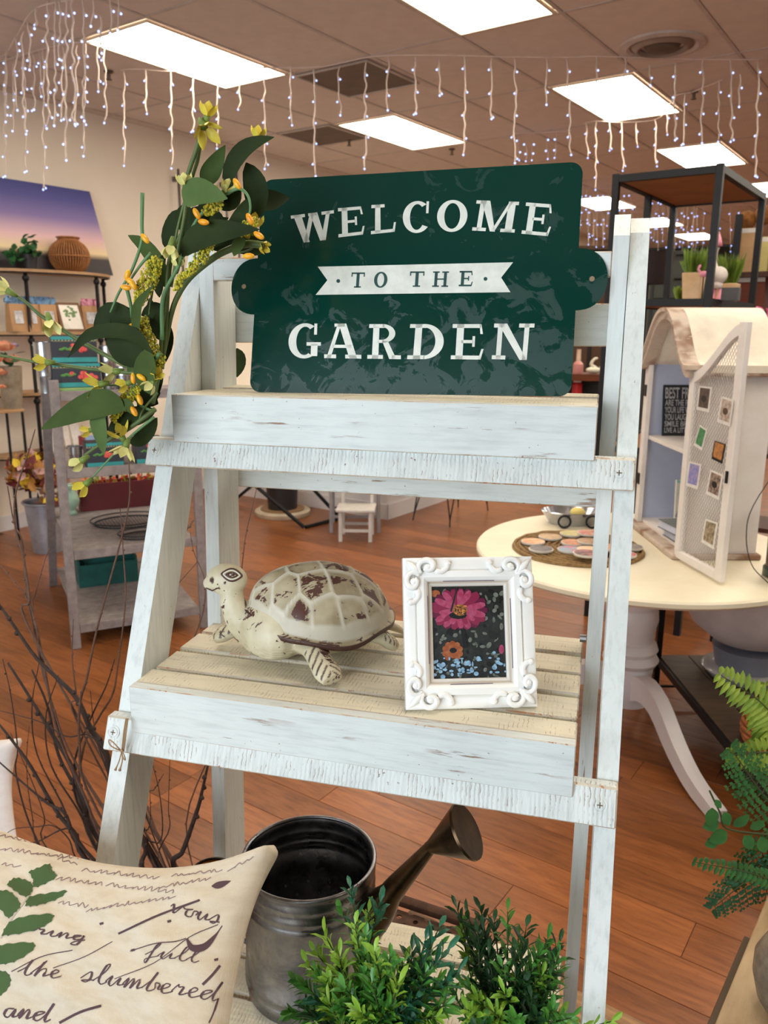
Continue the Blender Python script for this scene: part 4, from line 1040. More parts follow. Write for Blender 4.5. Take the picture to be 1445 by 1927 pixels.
for poly in ([(54, 1640), (70, 1634), (93, 1626), (99, 1638), (107, 1650), (84, 1664), (64, 1670), (62, 1655)], [(13, 1664), (26, 1653), (45, 1655), (61, 1664), (60, 1680), (48, 1688), (28, 1677)], [(47, 1704), (56, 1688), (90, 1681), (126, 1676), (112, 1690), (84, 1701), (60, 1706)],
    [(-8, 1678), (14, 1676), (32, 1690), (39, 1706), (28, 1718), (16, 1728), (2, 1712), (-10, 1700)], [(3, 1760), (18, 1736), (50, 1724), (99, 1721), (92, 1738), (60, 1752), (20, 1760)], [(-10, 1782), (16, 1776), (60, 1774), (64, 1786), (36, 1806), (10, 1814), (-10, 1812)], [(-8, 1826), (12, 1829), (21, 1844), (14, 1862), (-2, 1874), (-14, 1860)]):
    leafprint(poly)
b = MB(); ribbon(b, sp2([(60, 1672), (56, 1684), (20, 1732), (2, 1766)], 20), 3); b.build('printed_fern_stem', M_('printed_pale_stem', (196, 180, 160), .9), cu)
T.pop()
# pale cushion farther back at the left
m_lin2 = cloth('pale_linen', (236, 222, 214), (228, 212, 202))
c2_, _ = cushion('pale_cushion', Pv(-560, 1330, 1.62), Pv(20, 1400, 1.62), Pv(-480, 1800, 1.45), Pv(92, 1840, 1.45), .05, 'pale pinkish white cushion half hidden at the left edge behind the branches', m_lin2, bow=.06)
# unseen supports just below the frame
m_st = M_('painted_stool', (214, 208, 196), .6)
def stool(name, cx, cy, w, d, top, label):
    t = thing(name, label, 'stool', FL @ Matrix.Translation((cx, cy, -H)))
    part('seat', m_st, t, lambda b: b.box(cx-w/2, cx+w/2, cy-d/2, cy+d/2, top-.03, top, c=.004))
    for sx in (-1, 1):
        for sy in (-1, 1): part('leg', m_st, t, lambda b: b.box(cx+sx*(w/2-.035)-.018, cx+sx*(w/2-.035)+.018, cy+sy*(d/2-.035)-.018, cy+sy*(d/2-.035)+.018, -H, top-.0305))
# ================================================================== bushy green plant in front of the can
m_lf = [M_('plastic_leaf_%s' % n, c, .38, c2=c2, sc=60) for n, c, c2 in (('bright', (124, 170, 54), (150, 184, 62)), ('mid', (66, 128, 50), (88, 148, 54)), ('blue', (34, 92, 66), (52, 112, 78)), ('dark', (30, 66, 34), (44, 84, 40)))]
m_stem = M_('plant_stem', (62, 78, 38), .6); m_pot = M_('plant_pot', (120, 116, 110), .5)
rp = random.Random(21)
def sprig(parent, base, tip, mat, nl=30, ll=.029, lw=.0066):
    mid = base.lerp(tip, .5)+Vector((rp.uniform(-.012, .012), rp.uniform(-.012, .012), .012))
    P = spline([base, mid, tip], 12)
    b = MB(); b.tube(P, [.0014]*6+[.0010]*5+[.0006], 5)
    for k in range(nl):
        t = .22+.78*k/(nl-1); i = min(int(t*11), 10); q = P[i].lerp(P[i+1], t*11-i); ax = (P[i+1]-P[i]).normalized()
        a = k*2.4+rp.random(); sd = ax.orthogonal().normalized(); sd = Matrix.Rotation(a, 3, ax) @ sd
        up_ = .55+.9*t; dr = (sd+ax*up_*rp.uniform(.6, 1.2)).normalized(); l = ll*rp.uniform(.7, 1.15)*(1 if t < .9 else .8)
        e = q+dr*l; nn = dr.cross(ax).cross(dr) if dr.cross(ax).length > .01 else ax
        b.leaf([q, q.lerp(e, .55)+ax*l*.06, e-Vector((0, 0, l*.1))], lw*rp.uniform(.8, 1.2), nn, m=1, n=4, cup=.3)
    b.build('sprig', [m_stem, mat], parent, smooth=False)
def bush(name, label, cx, cy, zpot, targets, potr):
    t = thing(name, label, 'plant', FL @ Matrix.Translation((cx, cy, -1.0)), None)
    part('pot', m_pot, t, lambda b: b.lathe([(potr*.75, -1.0), (potr, zpot), (potr, zpot+.004), (potr*.9, zpot+.004), (potr*.88, zpot-.01)], 28, (cx, cy)), smooth=30)
    for (x, y, v, k) in targets+[(x+rp.uniform(-26, 26), y+rp.uniform(8, 60), v+rp.uniform(-.01, .03), rp.choice([k, 1, 3, 1, 0])) for (x, y, v, k) in targets for _ in (0,)]:
        tip = Pv(x, y, v); bs_ = Vector((cx+rp.uniform(-.5, .5)*potr, cy+rp.uniform(-.5, .5)*potr, zpot-.012)); sprig(t, bs_, tip, m_lf[k])
    return t
tg = []
for (x, y, v, k) in ((660, 1672, .83, 2), (668, 1740, .80, 0), (612, 1760, .80, 0), (580, 1815, .80, 0), (560, 1850, .81, 1), (548, 1905, .80, 1), (600, 1838, .79, 1), (640, 1800, .79, 0), (690, 1760, .80, 1), (705, 1790, .78, 0), (715, 1700, .84, 2), (735, 1800, .78, 1), (750, 1850, .77, 0), (700, 1850, .77, 1), (650, 1860, .77, 1), (620, 1890, .77, 0), (680, 1905, .76, 0), (730, 1900, .76, 1), (590, 1880, .78, 2), (780, 1880, .77, 2), (800, 1770, .80, 2), (826, 1745, .80, 2), (840, 1790, .79, 2), (860, 1830, .79, 2), (800, 1830, .78, 1), (775, 1790, .80, 3), (760, 1830, .79, 3), (720, 1840, .80, 3), (640, 1830, .82, 3), (660, 1890, .80, 3), (840, 1890, .78, 1), (820, 1915, .77, 0)):
    tg.append((x, y, v, k))
bush('feathery_plant', 'bushy feathery green artificial plant covering the foot of the watering can', Pv(700, 1990, .80).x, .80, Pv(700, 1990, .80).z, tg, .055)
tg = []
for (x, y, v, k) in ((880, 1725, .88, 3), (860, 1710, .90, 3), (900, 1760, .86, 3), (930, 1735, .88, 3), (955, 1715, .88, 1), (905, 1715, .9, 3), (920, 1800, .85, 3), (945, 1820, .84, 1), (970, 1790, .85, 3), (990, 1745, .86, 3), (1010, 1800, .86, 1), (1030, 1770, .86, 1), (1052, 1775, .86, 3), (1050, 1800, .85, 1), (1020, 1835, .85, 0), (985, 1850, .84, 3), (950, 1870, .83, 0), (1000, 1880, .83, 3), (1040, 1900, .83, 1), (900, 1880, .82, 0), (870, 1850, .82, 1), (930, 1905, .82, 0), (880, 1900, .80, 0), (1010, 1915, .82, 3), (1075, 1915, .80, 1), (1150, 1922, .78, 0), (970, 1915, .80, 1)):
    tg.append((x, y, v, k))
bush('spiky_plant', 'darker spiky green artificial plant at bottom centre, right of the feathery one', Pv(960, 2010, .86).x, .86, Pv(960, 2010, .86).z, tg, .05)

def seat_under(o, cx, cy, w, d, name, label):
    stool(name, cx, cy, w, d, WM[o].translation.z-H-.002, label)
seat_under(cu, Pv(60, 1900, .57).x, .40, .42, .36, 'painted_stool', 'low painted stool under the handwriting cushion, below the frame edge')
seat_under(c2_, Pv(-200, 1800, 1.5).x, 1.46, .46, .30, 'pale_stool', 'low painted stool under the pale cushion, left of the frame')
# ================================================================== yellow and green wreath hung on the left post
m_wl = [M_('wreath_leaf_dark', (46, 58, 24), .78, spec=.2, c2=(30, 42, 18), sc=14), M_('wreath_leaf', (74, 90, 42), .78, spec=.2, c2=(56, 74, 34), sc=14), M_('wreath_leaf_pale', (92, 112, 62), .78, spec=.2, c2=(74, 96, 50), sc=14)]
m_ws = M_('wreath_stem', (92, 108, 52), .55, c2=(70, 88, 40), sc=30); m_ws2 = M_('wreath_stem_pale', (96, 136, 84), .55)
m_yel = M_('yellow_petal', (232, 214, 84), .5, c2=(216, 190, 50), sc=60); m_pal = M_('pale_petal', (232, 226, 150), .5, c2=(214, 206, 120), sc=60)
m_org = M_('orange_bud', (244, 190, 34), .35, c2=(236, 140, 24), sc=50); m_ber = M_('yellow_cluster', (222, 206, 60), .6, c2=(170, 160, 40), sc=120); m_cal = M_('calyx_green', (118, 138, 58), .6)
q = Pv(330, 620, 1.03)
wr = thing('spring_wreath', 'yellow flower and green leaf wreath hung over the left top of the ladder shelf', 'wreath', FL @ Matrix.Translation((q.x, q.y, q.z-.2)))
def PX(pts, v, dv=0, n=None):
    out = []; k = len(pts)
    for i, (x, y) in enumerate(pts): out.append(Pv(x, y, v+dv*i/(k-1 if k > 1 else 1)))
    return out
VW = 1.00
def wstem(pts, w, v=VW, dv=0, mat=None, taper=.6):
    P = spline(PX(pts, v, dv), len(pts)*5); r = w/1506.*v/2; n = len(P)
    b = MB(); b.tube(P, [r*(1-(1-taper)*i/(n-1)) for i in range(n)], 8); b.build('stem', mat or m_ws, wr, smooth=True)
for pts, w, v, dv, mt in (
    ([(497, 462), (465, 459), (430, 470), (398, 488), (357, 523), (333, 560), (321, 596), (313, 640), (300, 700), (288, 760)], 15, 1.02, -.02, m_ws),
    ([(304, 694), (310, 640), (314, 580), (318, 520), (326, 470), (340, 440)], 11, 1.0, 0, m_ws), ([(300, 690), (305, 620), (312, 560), (316, 500), (322, 474)], 9, .99, 0, m_ws), ([(305, 640), (307, 560), (336, 500), (366, 421), (405, 378), (428, 364)], 9, .985, 0, m_ws2),
    ([(385, 222), (370, 280), (353, 333), (348, 400), (335, 470), (322, 540)], 10, .98, .01, m_ws), ([(377, 265), (372, 300), (364, 326), (345, 388), (330, 450), (318, 520)], 8, .99, .01, m_ws),
    ([(483, 262), (465, 292), (440, 325), (428, 360)], 6, 1.02, 0, m_ws), ([(428, 364), (450, 355), (466, 368), (471, 392), (465, 417)], 7, .975, 0, m_ws2),
    ([(268, 363), (267, 420), (266, 457), (246, 513), (224, 550), (208, 588)], 8, .97, 0, m_ws2), ([(284, 476), (262, 502), (240, 535)], 7, .97, 0, m_ws2), ([(238, 540), (246, 575), (250, 610), (256, 650), (275, 690)], 8, .97, .03, m_ws2),
    ([(275, 705), (219, 679), (150, 641), (110, 615), (76, 593), (45, 566), (13, 546)], 11, .985, -.03, m_ws), ([(262, 702), (200, 698), (150, 692), (90, 683), (60, 680), (20, 672), (-6, 668)], 9, .985, -.02, m_ws),
    ([(252, 722), (215, 725), (186, 724)], 5, .985, 0, m_ws2), ([(300, 665), (276, 695), (254, 719), (252, 735), (256, 750), (266, 764), (290, 775)], 9, .965, .02, m_ws2), ([(254, 719), (275, 716), (292, 710)], 5, .965, 0, m_ws2),
    ([(292, 770), (240, 808), (190, 836), (158, 858)], 11, .985, -.02, m_ws), ([(290, 785), (245, 822), (220, 848), (170, 903)], 6, .98, -.02, m_ws2), ([(296, 740), (270, 770), (262, 790)], 6, .98, 0, m_ws),
    ([(486, 452), (470, 470), (440, 478)], 5, 1.03, 0, m_ws), ([(300, 480), (290, 530), (280, 600), (285, 660)], 6, 1.0, 0, m_ws)):
    wstem(pts, w, v, dv, mt)
def wleaf(pts, w, k, v=VW, dv=0, cup=.25, roll=0):
    P = PX(pts, v, dv); ww = w*1.22/1506.*v
    nn = Vector((roll, -1, .15)).normalized()
    b = MB(); b.leaf(P, ww, nn, n=12, cup=cup, wave=.02)
    o = b.build('leaf', m_wl[k], wr, smooth=True)
for pts, w, k, v, dv, roll in (
    ([(383, 352), (400, 322), (424, 273)], 34, 1, 1.0, .01, .1), ([(346, 384), (372, 362), (428, 374)], 44, 2, .965, -.01, 0), ([(428, 376), (433, 322), (455, 286), (483, 268), (516, 258)], 27, 0, .99, .0, .3), ([(463, 306), (482, 350), (484, 385), (477, 418)], 42, 0, 1.01, .01, 0),
    ([(452, 352), (440, 380), (420, 382), (428, 372)], 26, 0, 1.0, 0, 0), ([(470, 376), (505, 378), (545, 372)], 34, 0, 1.03, .03, 0), ([(470, 372), (456, 402), (440, 422), (418, 434)], 24, 0, .99, 0, .3), ([(342, 482), (370, 450), (420, 436), (488, 432)], 42, 0, .975, -.01, 0),
    ([(318, 548), (300, 500), (272, 462), (241, 443)], 28, 1, 1.01, -.01, 0), ([(345, 384), (352, 415), (352, 450)], 38, 0, 1.0, .01, 0), ([(372, 388), (362, 420), (340, 450)], 30, 0, 1.01, 0, 0), ([(462, 450), (448, 462), (440, 482)], 22, 1, 1.0, 0, 0), ([(412, 398), (408, 420), (398, 440)], 26, 0, 1.01, 0, 0),
    ([(286, 665), (255, 632), (213, 622), (165, 632), (128, 673)], 26, 0, .955, -.01, .5), ([(262, 650), (235, 605), (205, 592), (176, 624)], 44, 0, .985, -.01, .1), ([(282, 668), (255, 668), (225, 655), (200, 632)], 46, 0, .97, -.01, 0), ([(270, 640), (262, 610), (230, 585), (219, 568)], 26, 0, 1.0, 0, 0),
    ([(279, 655), (276, 690), (276, 715), (283, 742)], 44, 1, .96, 0, 0), ([(235, 772), (200, 758), (150, 772), (77, 808)], 50, 1, .96, -.02, .1), ([(204, 768), (186, 785), (190, 818), (196, 856)], 30, 2, .955, -.01, .2), ([(294, 772), (262, 782), (228, 792), (201, 825)], 34, 0, .99, -.01, 0),
    ([(296, 786), (280, 812), (262, 828), (243, 833)], 30, 0, 1.0, 0, 0), ([(308, 612), (300, 590), (285, 585), (266, 594)], 30, 0, 1.0, 0, 0), ([(257, 642), (256, 600), (262, 570), (290, 535)], 17, 1, .955, 0, .3), ([(225, 770), (240, 762), (256, 782)], 22, 1, .96, 0, 0),
    ([(302, 740), (282, 742), (262, 778)], 42, 0, 1.01, 0, 0), ([(300, 690), (292, 720), (286, 760)], 34, 0, 1.02, 0, 0), ([(306, 600), (316, 640), (306, 690)], 26, 0, 1.02, 0, 0), ([(330, 480), (318, 450), (330, 410), (345, 398)], 26, 0, 1.02, 0, 0), ([(300, 560), (300, 520), (312, 470)], 22, 0, 1.02, 0, 0), ([(440, 446), (470, 444), (500, 452)], 26, 0, 1.03, 0, 0),
    ([(240, 700), (246, 690), (240, 682)], 12, 1, .97, 0, 0), ([(340, 480), (360, 450), (400, 425), (430, 410)], 30, 0, 1.03, .01, 0), ([(350, 470), (372, 440), (384, 400), (380, 370)], 32, 0, 1.03, 0, 0), ([(330, 500), (345, 470), (372, 462), (420, 460)], 26, 0, 1.03, 0, 0), ([(400, 470), (440, 462), (480, 470), (500, 475)], 24, 0, 1.05, 0, 0), ([(300, 640), (290, 600), (282, 560)], 30, 0, 1.03, 0, 0), ([(292, 690), (262, 690), (240, 676)], 34, 0, 1.03, 0, 0), ([(298, 760), (270, 745), (250, 750)], 34, 0, 1.03, 0, 0)):
    wleaf(pts, w, k, v, dv, roll=roll)
wl_b = MB(); wl_b.leaf(PX([(446, 655), (450, 680), (446, 710)], 1.31), .03, Vector((0, -1, 0)), n=8); wl_b.build('leaf', m_wl[0], wr, smooth=True)
def flower(x, y, dx, dy, s, k, v, open_=.35):
    """bell flower whose axis runs from the calyx towards (dx,dy) in the picture"""
    mt = (m_yel, m_pal)[k]
    c = Pv(x, y, v); e = Pv(x+dx*10, y+dy*10, v)-c; ax = e.normalized()+Vector((0, -.35, .0)); ax.normalize(); L = s*1.16/1506.*v
    a0 = ax.orthogonal().normalized(); b = MB(); b.tube([c-ax*L*.55, c-ax*L*.25, c], [L*.10, L*.17, L*.20], 8); fl = b.build('flower', m_cal, wr, smooth=True)
    for i in range(5):
        sd = Matrix.Rotation(2*PI*i/5, 3, ax) @ a0; b = MB()
        p = [c-ax*L*.08+sd*L*.10, c+ax*L*.35+sd*L*(.24+open_*.2), c+ax*L*.62+sd*L*(.26+open_*.6)]
        b.leaf(p, L*.50, sd, n=6, cup=.45); b.build('petal', mt, fl, smooth=True)
for a in ((390, 216, .3, -1, 30, 0, .975), (384, 240, .4, .6, 36, 0, .97, .8), (485, 258, .2, -.8, 26, 0, 1.02), (348, 347, 0, -1, 28, 1, .965), (424, 358, .6, -.7, 26, 1, .985), (322, 464, 0, 1, 32, 1, .96, .2), (334, 500, .3, -1, 26, 1, .99, .2), (13, 546, -.8, -.6, 34, 1, .95), (94, 606, .5, 1, 36, 1, .96), (86, 682, -1, 0, 32, 0, .96),
    (186, 724, -1, .2, 34, 0, .965, .9), (214, 700, -1, .2, 34, 1, .98, .6), (238, 722, -1, .4, 28, 0, .965), (290, 708, .9, -.6, 26, 0, .965), (286, 722, -.6, .8, 28, 1, .96), (152, 868, -.8, .6, 34, 1, .955, .1), (160, 912, -.8, .8, 34, 0, .955, .4), (228, 820, -.2, -.6, 34, 0, .97, .8), (236, 842, -.2, 1, 34, 1, .96, .9), (168, 810, -1, .2, 24, 0, 1.0),
    (478, 425, .3, -1, 30, 0, 1.01), (400, 368, .6, -.6, 24, 0, 1.0), (455, 430, .4, .8, 26, 0, 1.01), (492, 462, .6, .3, 22, 0, 1.02)):
    flower(*a)
def obud(x, y, ang, s, v):
    c = Pv(x, y, v); L = s/1506.*v; R = Matrix.Rotation(-math.radians(ang), 3, 'Y')
    b = MB(); b.ball(c, (L*.5, L*.5, L), 10, 8, q=R); b.build('bud', m_org, wr, smooth=True)
for x, y, a in ((273, 449, 40), (240, 518, -20), (245, 529, 55), (237, 541, 80), (250, 536, 35), (252, 613, 90), (251, 712, 0), (266, 710, 60), (263, 752, 20), (252, 774, 30), (446, 346, 35), (370, 402, 30), (383, 418, 80), (468, 482, 90), (487, 443, 60), (470, 412, 30)): obud(x, y, a, 12, .958)
m_bst = M_('cluster_sprig_green', (140, 150, 60), .6)
def cluster(pts, w, n, v):
    P = spline(PX(pts, v), 24); rr = w/1506.*v/2; b = MB(); rq = random.Random(n)
    for k in range(n):
        t = rq.random(); c = P[int(t*23)]; ww = rr*(.45+.65*math.sin(PI*min(1, t*.9+.08)))
        a = rq.uniform(0, 2*PI); r = ww*math.sqrt(rq.random()); u = (P[-1]-P[0]).normalized(); sd = u.cross(Vector((0, 1, 0))).normalized()
        b.ball(c+sd*r*math.cos(a)+Vector((0, 1, 0))*r*math.sin(a)+u*rq.uniform(-.003, .003), rq.uniform(.0011, .0021), 5, 4, m=rq.choice([0, 0, 0, 1]))
    b.build('blossom_cluster', [m_ber, m_bst], wr, smooth=False, kind='stuff')
for pts, w, n in (([(296, 488), (285, 515), (270, 545), (260, 575)], 36, 520), ([(268, 600), (272, 630), (285, 655), (300, 690)], 34, 520), ([(400, 452), (385, 475), (366, 500), (345, 522)], 22, 300), ([(258, 732), (240, 750), (222, 770), (212, 792)], 28, 420), ([(416, 382), (398, 392), (385, 402)], 22, 140), ([(482, 415), (465, 428), (455, 440)], 22, 150), ([(345, 515), (338, 530), (330, 545)], 14, 90), ([(308, 672), (300, 690), (292, 700)], 16, 90)):
    cluster(pts, w, n, .975)
# ================================================================== bare branches
m_twig = [M_('bark_dark', (66, 46, 36), .75, c2=(42, 28, 22), sc=60, bp=.3, bsc=200), M_('bark_brown', (110, 78, 60), .7, c2=(84, 56, 44), sc=60)]
BASE = Vector((-.66, 1.36, -1.58))
rb_ = random.Random(17)
def branch(pts, w, v, k=0, tw=(), label='thin bare brown twig in the bundle behind the left leg of the ladder shelf', knots=True, group='bare twigs beside the ladder'):
    P = PX(pts, v); end = P[-1]
    low = BASE+Vector((rb_.uniform(-.05, .05), rb_.uniform(-.05, .05), 0)); P2 = P+[end.lerp(low, .5)+Vector((0, 0, 0)), low]
    S = spline(P2, len(P2)*4); n = len(S); r = w/1506.*v/2
    b = MB(); b.tube(S, [r*(.38+.62*min(1, i/(n*.6))) for i in range(n)], 7)
    if knots:
        for i in range(2, n-4, 2):
            if rb_.random() < .55:
                a = rb_.uniform(0, 6.28); b.ball(S[i]+Vector((math.cos(a), math.sin(a), .3))*r*.8, (r*.9+.0006)*.9, 5, 4)
    t = b.build('bare_twig' if w < 8 else 'bare_branch', m_twig[k], smooth=True)
    tag(t, label, 'branch', group)
    return t
TLB = {(14, 914): 'long bare twig at far left rising from beside the cushion towards the flower bucket', (66, 808): 'tallest bare twig at far left, its dark tip reaching the red capped bottle', (242, 853): 'long bare twig arching up in front of the grey shelf unit to the wreath',
 (226, 956): 'bare twig crossing the teal crate just left of the ladder left leg', (138, 1165): 'short straight dark twig ending below the corner of the grey shelf unit', (364, 979): 'stout twig end poking out right of the ladder left leg',
 (370, 1059): 'pale tipped thin twig poking out right of the ladder left leg above the turtle', (358, 1002): 'crooked thin twig between the left leg of the ladder and the turtle head', (93, 1032): 'thin forked twig in front of the orange floor left of the grey shelf unit',
 (320, 1420): 'straight thin knotty twig under the middle tray, left of the thick leaning branch', (284, 1426): 'crooked thin twig under the middle tray beside the ladder left leg', (486, 905): 'single thin twig seen under the upper tray right of the ladder left rear leg',
 (-6, 1336): 'thin twig running almost level across the bundle at the left edge', (0, 1579): 'thin twig bent level just above the cushion at the left edge', (55, 1366): 'very thin upright dark twig in the left bundle', (308, 1456): 'short slanting twig crossing behind the ladder left leg under the middle tray',
 (-8, 1128): 'thick bare branch slanting down from the left edge through the bundle', (392, 1436): 'thick dark branch under the middle tray beside the left rear leg', (262, 1545): 'short thick branch stub just right of the ladder left leg above the cushion', (-8, 1355): 'thick branch low at the left edge running down to the cushion', (15, 1247): 'thick dark branch starting near the left edge in the middle of the bundle', (-6, 1430): 'dark branch crossing in front of the pale cushion at the left edge'}
tl = 'thin bare brown twig in the bundle behind the left leg of the ladder shelf'
br_ = 'thick dark bare branch in the bundle behind the left leg of the ladder shelf'
for pts, w, v, k in (
    ([(14, 914), (27, 986), (42, 1019), (50, 1109), (70, 1185), (84, 1260), (110, 1380), (160, 1500), (205, 1600)], 7, 1.34, 1), ([(66, 808), (54, 850), (37, 900), (27, 946), (30, 1000), (44, 1050), (56, 1130), (58, 1190)], 6, 1.33, 1),
    ([(93, 1032), (83, 1059), (66, 1120), (62, 1140), (74, 1240), (100, 1330), (140, 1430)], 4, 1.36, 1), ([(242, 853), (244, 933), (232, 999), (196, 1132), (179, 1199), (163, 1278), (151, 1322), (150, 1400), (170, 1500)], 6.5, 1.30, 1),
    ([(226, 956), (232, 1042), (236, 1132), (222, 1250), (212, 1306), (186, 1350), (156, 1413), (165, 1520)], 5.5, 1.38, 1), ([(138, 1165), (136, 1240), (144, 1312), (146, 1360)], 5, 1.33, 1),
    ([(364, 979), (342, 1009), (300, 1070), (270, 1180), (250, 1300), (235, 1450)], 9, 1.42, 1), ([(370, 1059), (327, 1109), (290, 1160), (262, 1260), (240, 1400)], 4.5, 1.43, 1), ([(358, 1002), (365, 1040), (385, 1092), (380, 1160), (340, 1260), (300, 1380), (270, 1520)], 4, 1.46, 1),
    ([(0, 1062), (30, 1099), (50, 1125), (70, 1210), (100, 1330), (150, 1450)], 5, 1.34, 1), ([(-6, 1336), (33, 1346), (80, 1360), (126, 1386), (176, 1388), (215, 1480)], 4, 1.31, 0), ([(216, 1240), (200, 1290), (169, 1356), (140, 1440), (160, 1540)], 6, 1.35, 0),
    ([(5, 1240), (20, 1306), (33, 1406), (30, 1456), (60, 1560), (120, 1650)], 5, 1.32, 0), ([(75, 1240), (60, 1330), (70, 1420), (120, 1520), (150, 1600)], 5, 1.36, 0), ([(110, 1270), (86, 1350), (96, 1440), (150, 1530), (190, 1610)], 5.5, 1.33, 0),
    ([(320, 1420), (317, 1522), (319, 1559), (300, 1639)], 3.4, 1.36, 0), ([(284, 1426), (299, 1486), (306, 1552), (300, 1585), (276, 1600)], 4, 1.34, 0), ([(282, 1486), (283, 1540), (278, 1562), (268, 1577)], 3.6, 1.33, 0), ([(308, 1456), (290, 1486), (269, 1516)], 3.6, 1.32, 0),
    ([(486, 905), (478, 940), (462, 1010), (456, 1060), (440, 1200), (400, 1400), (350, 1560)], 3.6, 1.40, 1), ([(0, 1579), (27, 1560), (70, 1556), (100, 1554), (130, 1580), (160, 1640)], 3.6, 1.30, 0), ([(36, 1587), (70, 1584), (126, 1559), (150, 1590)], 6, 1.31, 0), ([(55, 1366), (50, 1440), (60, 1530), (90, 1620)], 3, 1.32, 0),
    ([(170, 1300), (180, 1380), (210, 1470), (200, 1560)], 4, 1.39, 0), ([(20, 1380), (60, 1470), (84, 1540), (90, 1600)], 4, 1.37, 0)):
    branch(pts, w, v, k, label=TLB.get(pts[0], tl))
for pts, w, v, k in (([(-8, 1128), (20, 1168), (66, 1235), (110, 1278), (146, 1316), (170, 1370), (199, 1413), (225, 1500)], 14, 1.33, 0), ([(-8, 1355), (20, 1390), (56, 1439), (106, 1526), (143, 1572), (166, 1622)], 12, 1.31, 0), ([(15, 1247), (63, 1323), (95, 1376), (133, 1439), (160, 1510), (180, 1570)], 14, 1.35, 0),
    ([(-6, 1430), (50, 1479), (90, 1512), (123, 1532), (160, 1600)], 9, 1.30, 0), ([(392, 1436), (380, 1490), (372, 1522), (345, 1600), (329, 1639)], 14, 1.37, 0), ([(262, 1545), (266, 1565), (274, 1600), (274, 1650)], 13, 1.32, 0), ([(60, 1260), (90, 1330), (110, 1420), (150, 1500), (178, 1590)], 11, 1.38, 0)):
    branch(pts, w, v, k, label=TLB.get(pts[0], br_), group='bare branches beside the ladder')
cr = thing('branch_crock', 'dark floor crock holding the bare branches, hidden behind the cushion', 'pot', FL @ Matrix.Translation((BASE.x, BASE.y, -H)))
part('crock', M_('crock_glaze', (70, 60, 54), .4), cr, lambda b: b.lathe([(.10, -H), (.13, -H+.06), (.125, -H+.20), (.118, -H+.25), (.110, -H+.25), (.112, -H+.18), (.02, -H+.012)], 32, (BASE.x, BASE.y)), smooth=40)
T.pop()                                                      # leave the shelf frame
# ================================================================== icicle lights under the ceiling
m_wire = M_('clear_light_wire', (226, 206, 190), .35, c2=(206, 186, 172)); m_bulb = emit('blue_white_bulb', (.36, .46, 1.0), 3.2); m_cap = M_('bulb_cap', (235, 232, 240), .3)
T.append(I4)
ri = random.Random(9)
def icicles(label, wire, drops, far=False):
    """wire: ceiling points; drops: (x, y_top, y_bottom) in the photograph at the wire's own distance"""
    ctr = wire[len(wire)//2]
    t = thing('icicle_light_string', label, 'string lights', Matrix.Translation(ctr), 'icicle light strings')
    S = spline(wire, len(wire)*6)
    b = MB(); b.tube(S, .0042 if not far else .004, 6); b.build('lead_wire', m_wire, t, smooth=True)
    bb = MB()
    for (x, yt, yb) in drops:
        # distance: nearest wire point in picture x
        q = min(S, key=lambda p: abs(topx(p)[0]-x)); Y = q.y
        p0, p1 = Py(x, yt, Y), Py(x+ri.uniform(-4, 4), yb, Y)
        n = max(4, int((yb-yt)/14)); pts = []
        for i in range(n+1):
            f = i/n; pts.append(p0.lerp(p1, f)+Vector((ri.uniform(-.008, .008), ri.uniform(-.008, .008), 0)))
        P = spline(pts, n*3)
        b = MB(); b.tube(P, .0046 if not far else .0020, 4); b.build('drop_wire', m_wire, t, smooth=True)
        step = max(2, int(round(.125/((p1-p0).length/len(P)+1e-6)))) if not far else 5
        for i in range(step//2, len(P), step):
            s = ri.choice((-1, 1)); c = P[i]+Vector((s*.014, 0, -.012)); bb.ball(c, .0062 if not far else .0085, 6, 5)
            if not far: bb.tube([P[i]+Vector((0, 0, .008)), c+Vector((0, 0, .003))], .0035, 5, m=1)
        bb.ball(P[-1]-Vector((0, 0, .006)), .0066, 6, 5)
    bb.build('bulb', [m_bulb, m_wire], t, kind='stuff')
cz_ = CEIL-.02
icicles('icicle light string hanging across the ceiling from the left light past the sign', [Pz(226, 132, cz_), Pz(262, 130, cz_), Pz(330, 134, cz_), Pz(480, 128, cz_), Pz(600, 126, cz_), Pz(690, 108, cz_), Pz(760, 104, cz_), Pz(860, 104, cz_)],
  [(234, 135, 310), (275, 132, 212), (322, 135, 315), (362, 148, 245), (411, 158, 278), (453, 150, 205), (497, 125, 316), (547, 125, 234), (591, 128, 330), (637, 124, 215), (688, 118, 316), (731, 108, 205), (779, 106, 212)])
icicles('icicle light string continuing across the ceiling above the right part of the sign', [Pz(790, 104, cz_), Pz(885, 105, cz_), Pz(950, 107, cz_), Pz(1070, 108, cz_), Pz(1125, 106, cz_), Pz(1250, 110, cz_), Pz(1330, 112, cz_), Pz(1440, 112, cz_)],
  [(829, 108, 178), (875, 106, 290), (925, 108, 222), (970, 110, 305), (1029, 108, 195), (1069, 110, 290), (1124, 106, 155), (1176, 108, 150), (1224, 122, 160), (1272, 120, 262), (1322, 112, 268), (1374, 112, 265), (1393, 140, 200), (1426, 112, 330)])
icicles('icicle light string hanging beside the right ceiling light, shorter drops', [Pz(1098, 232, cz_), Pz(1124, 228, cz_), Pz(1180, 230, cz_), Pz(1240, 222, cz_), Pz(1270, 182, cz_), Pz(1300, 174, cz_), Pz(1360, 150, cz_)],
  [(1103, 232, 296), (1122, 228, 356), (1148, 230, 282), (1170, 230, 320), (1198, 228, 275), (1234, 224, 312), (1258, 200, 252), (1290, 176, 270), (1352, 150, 265)])
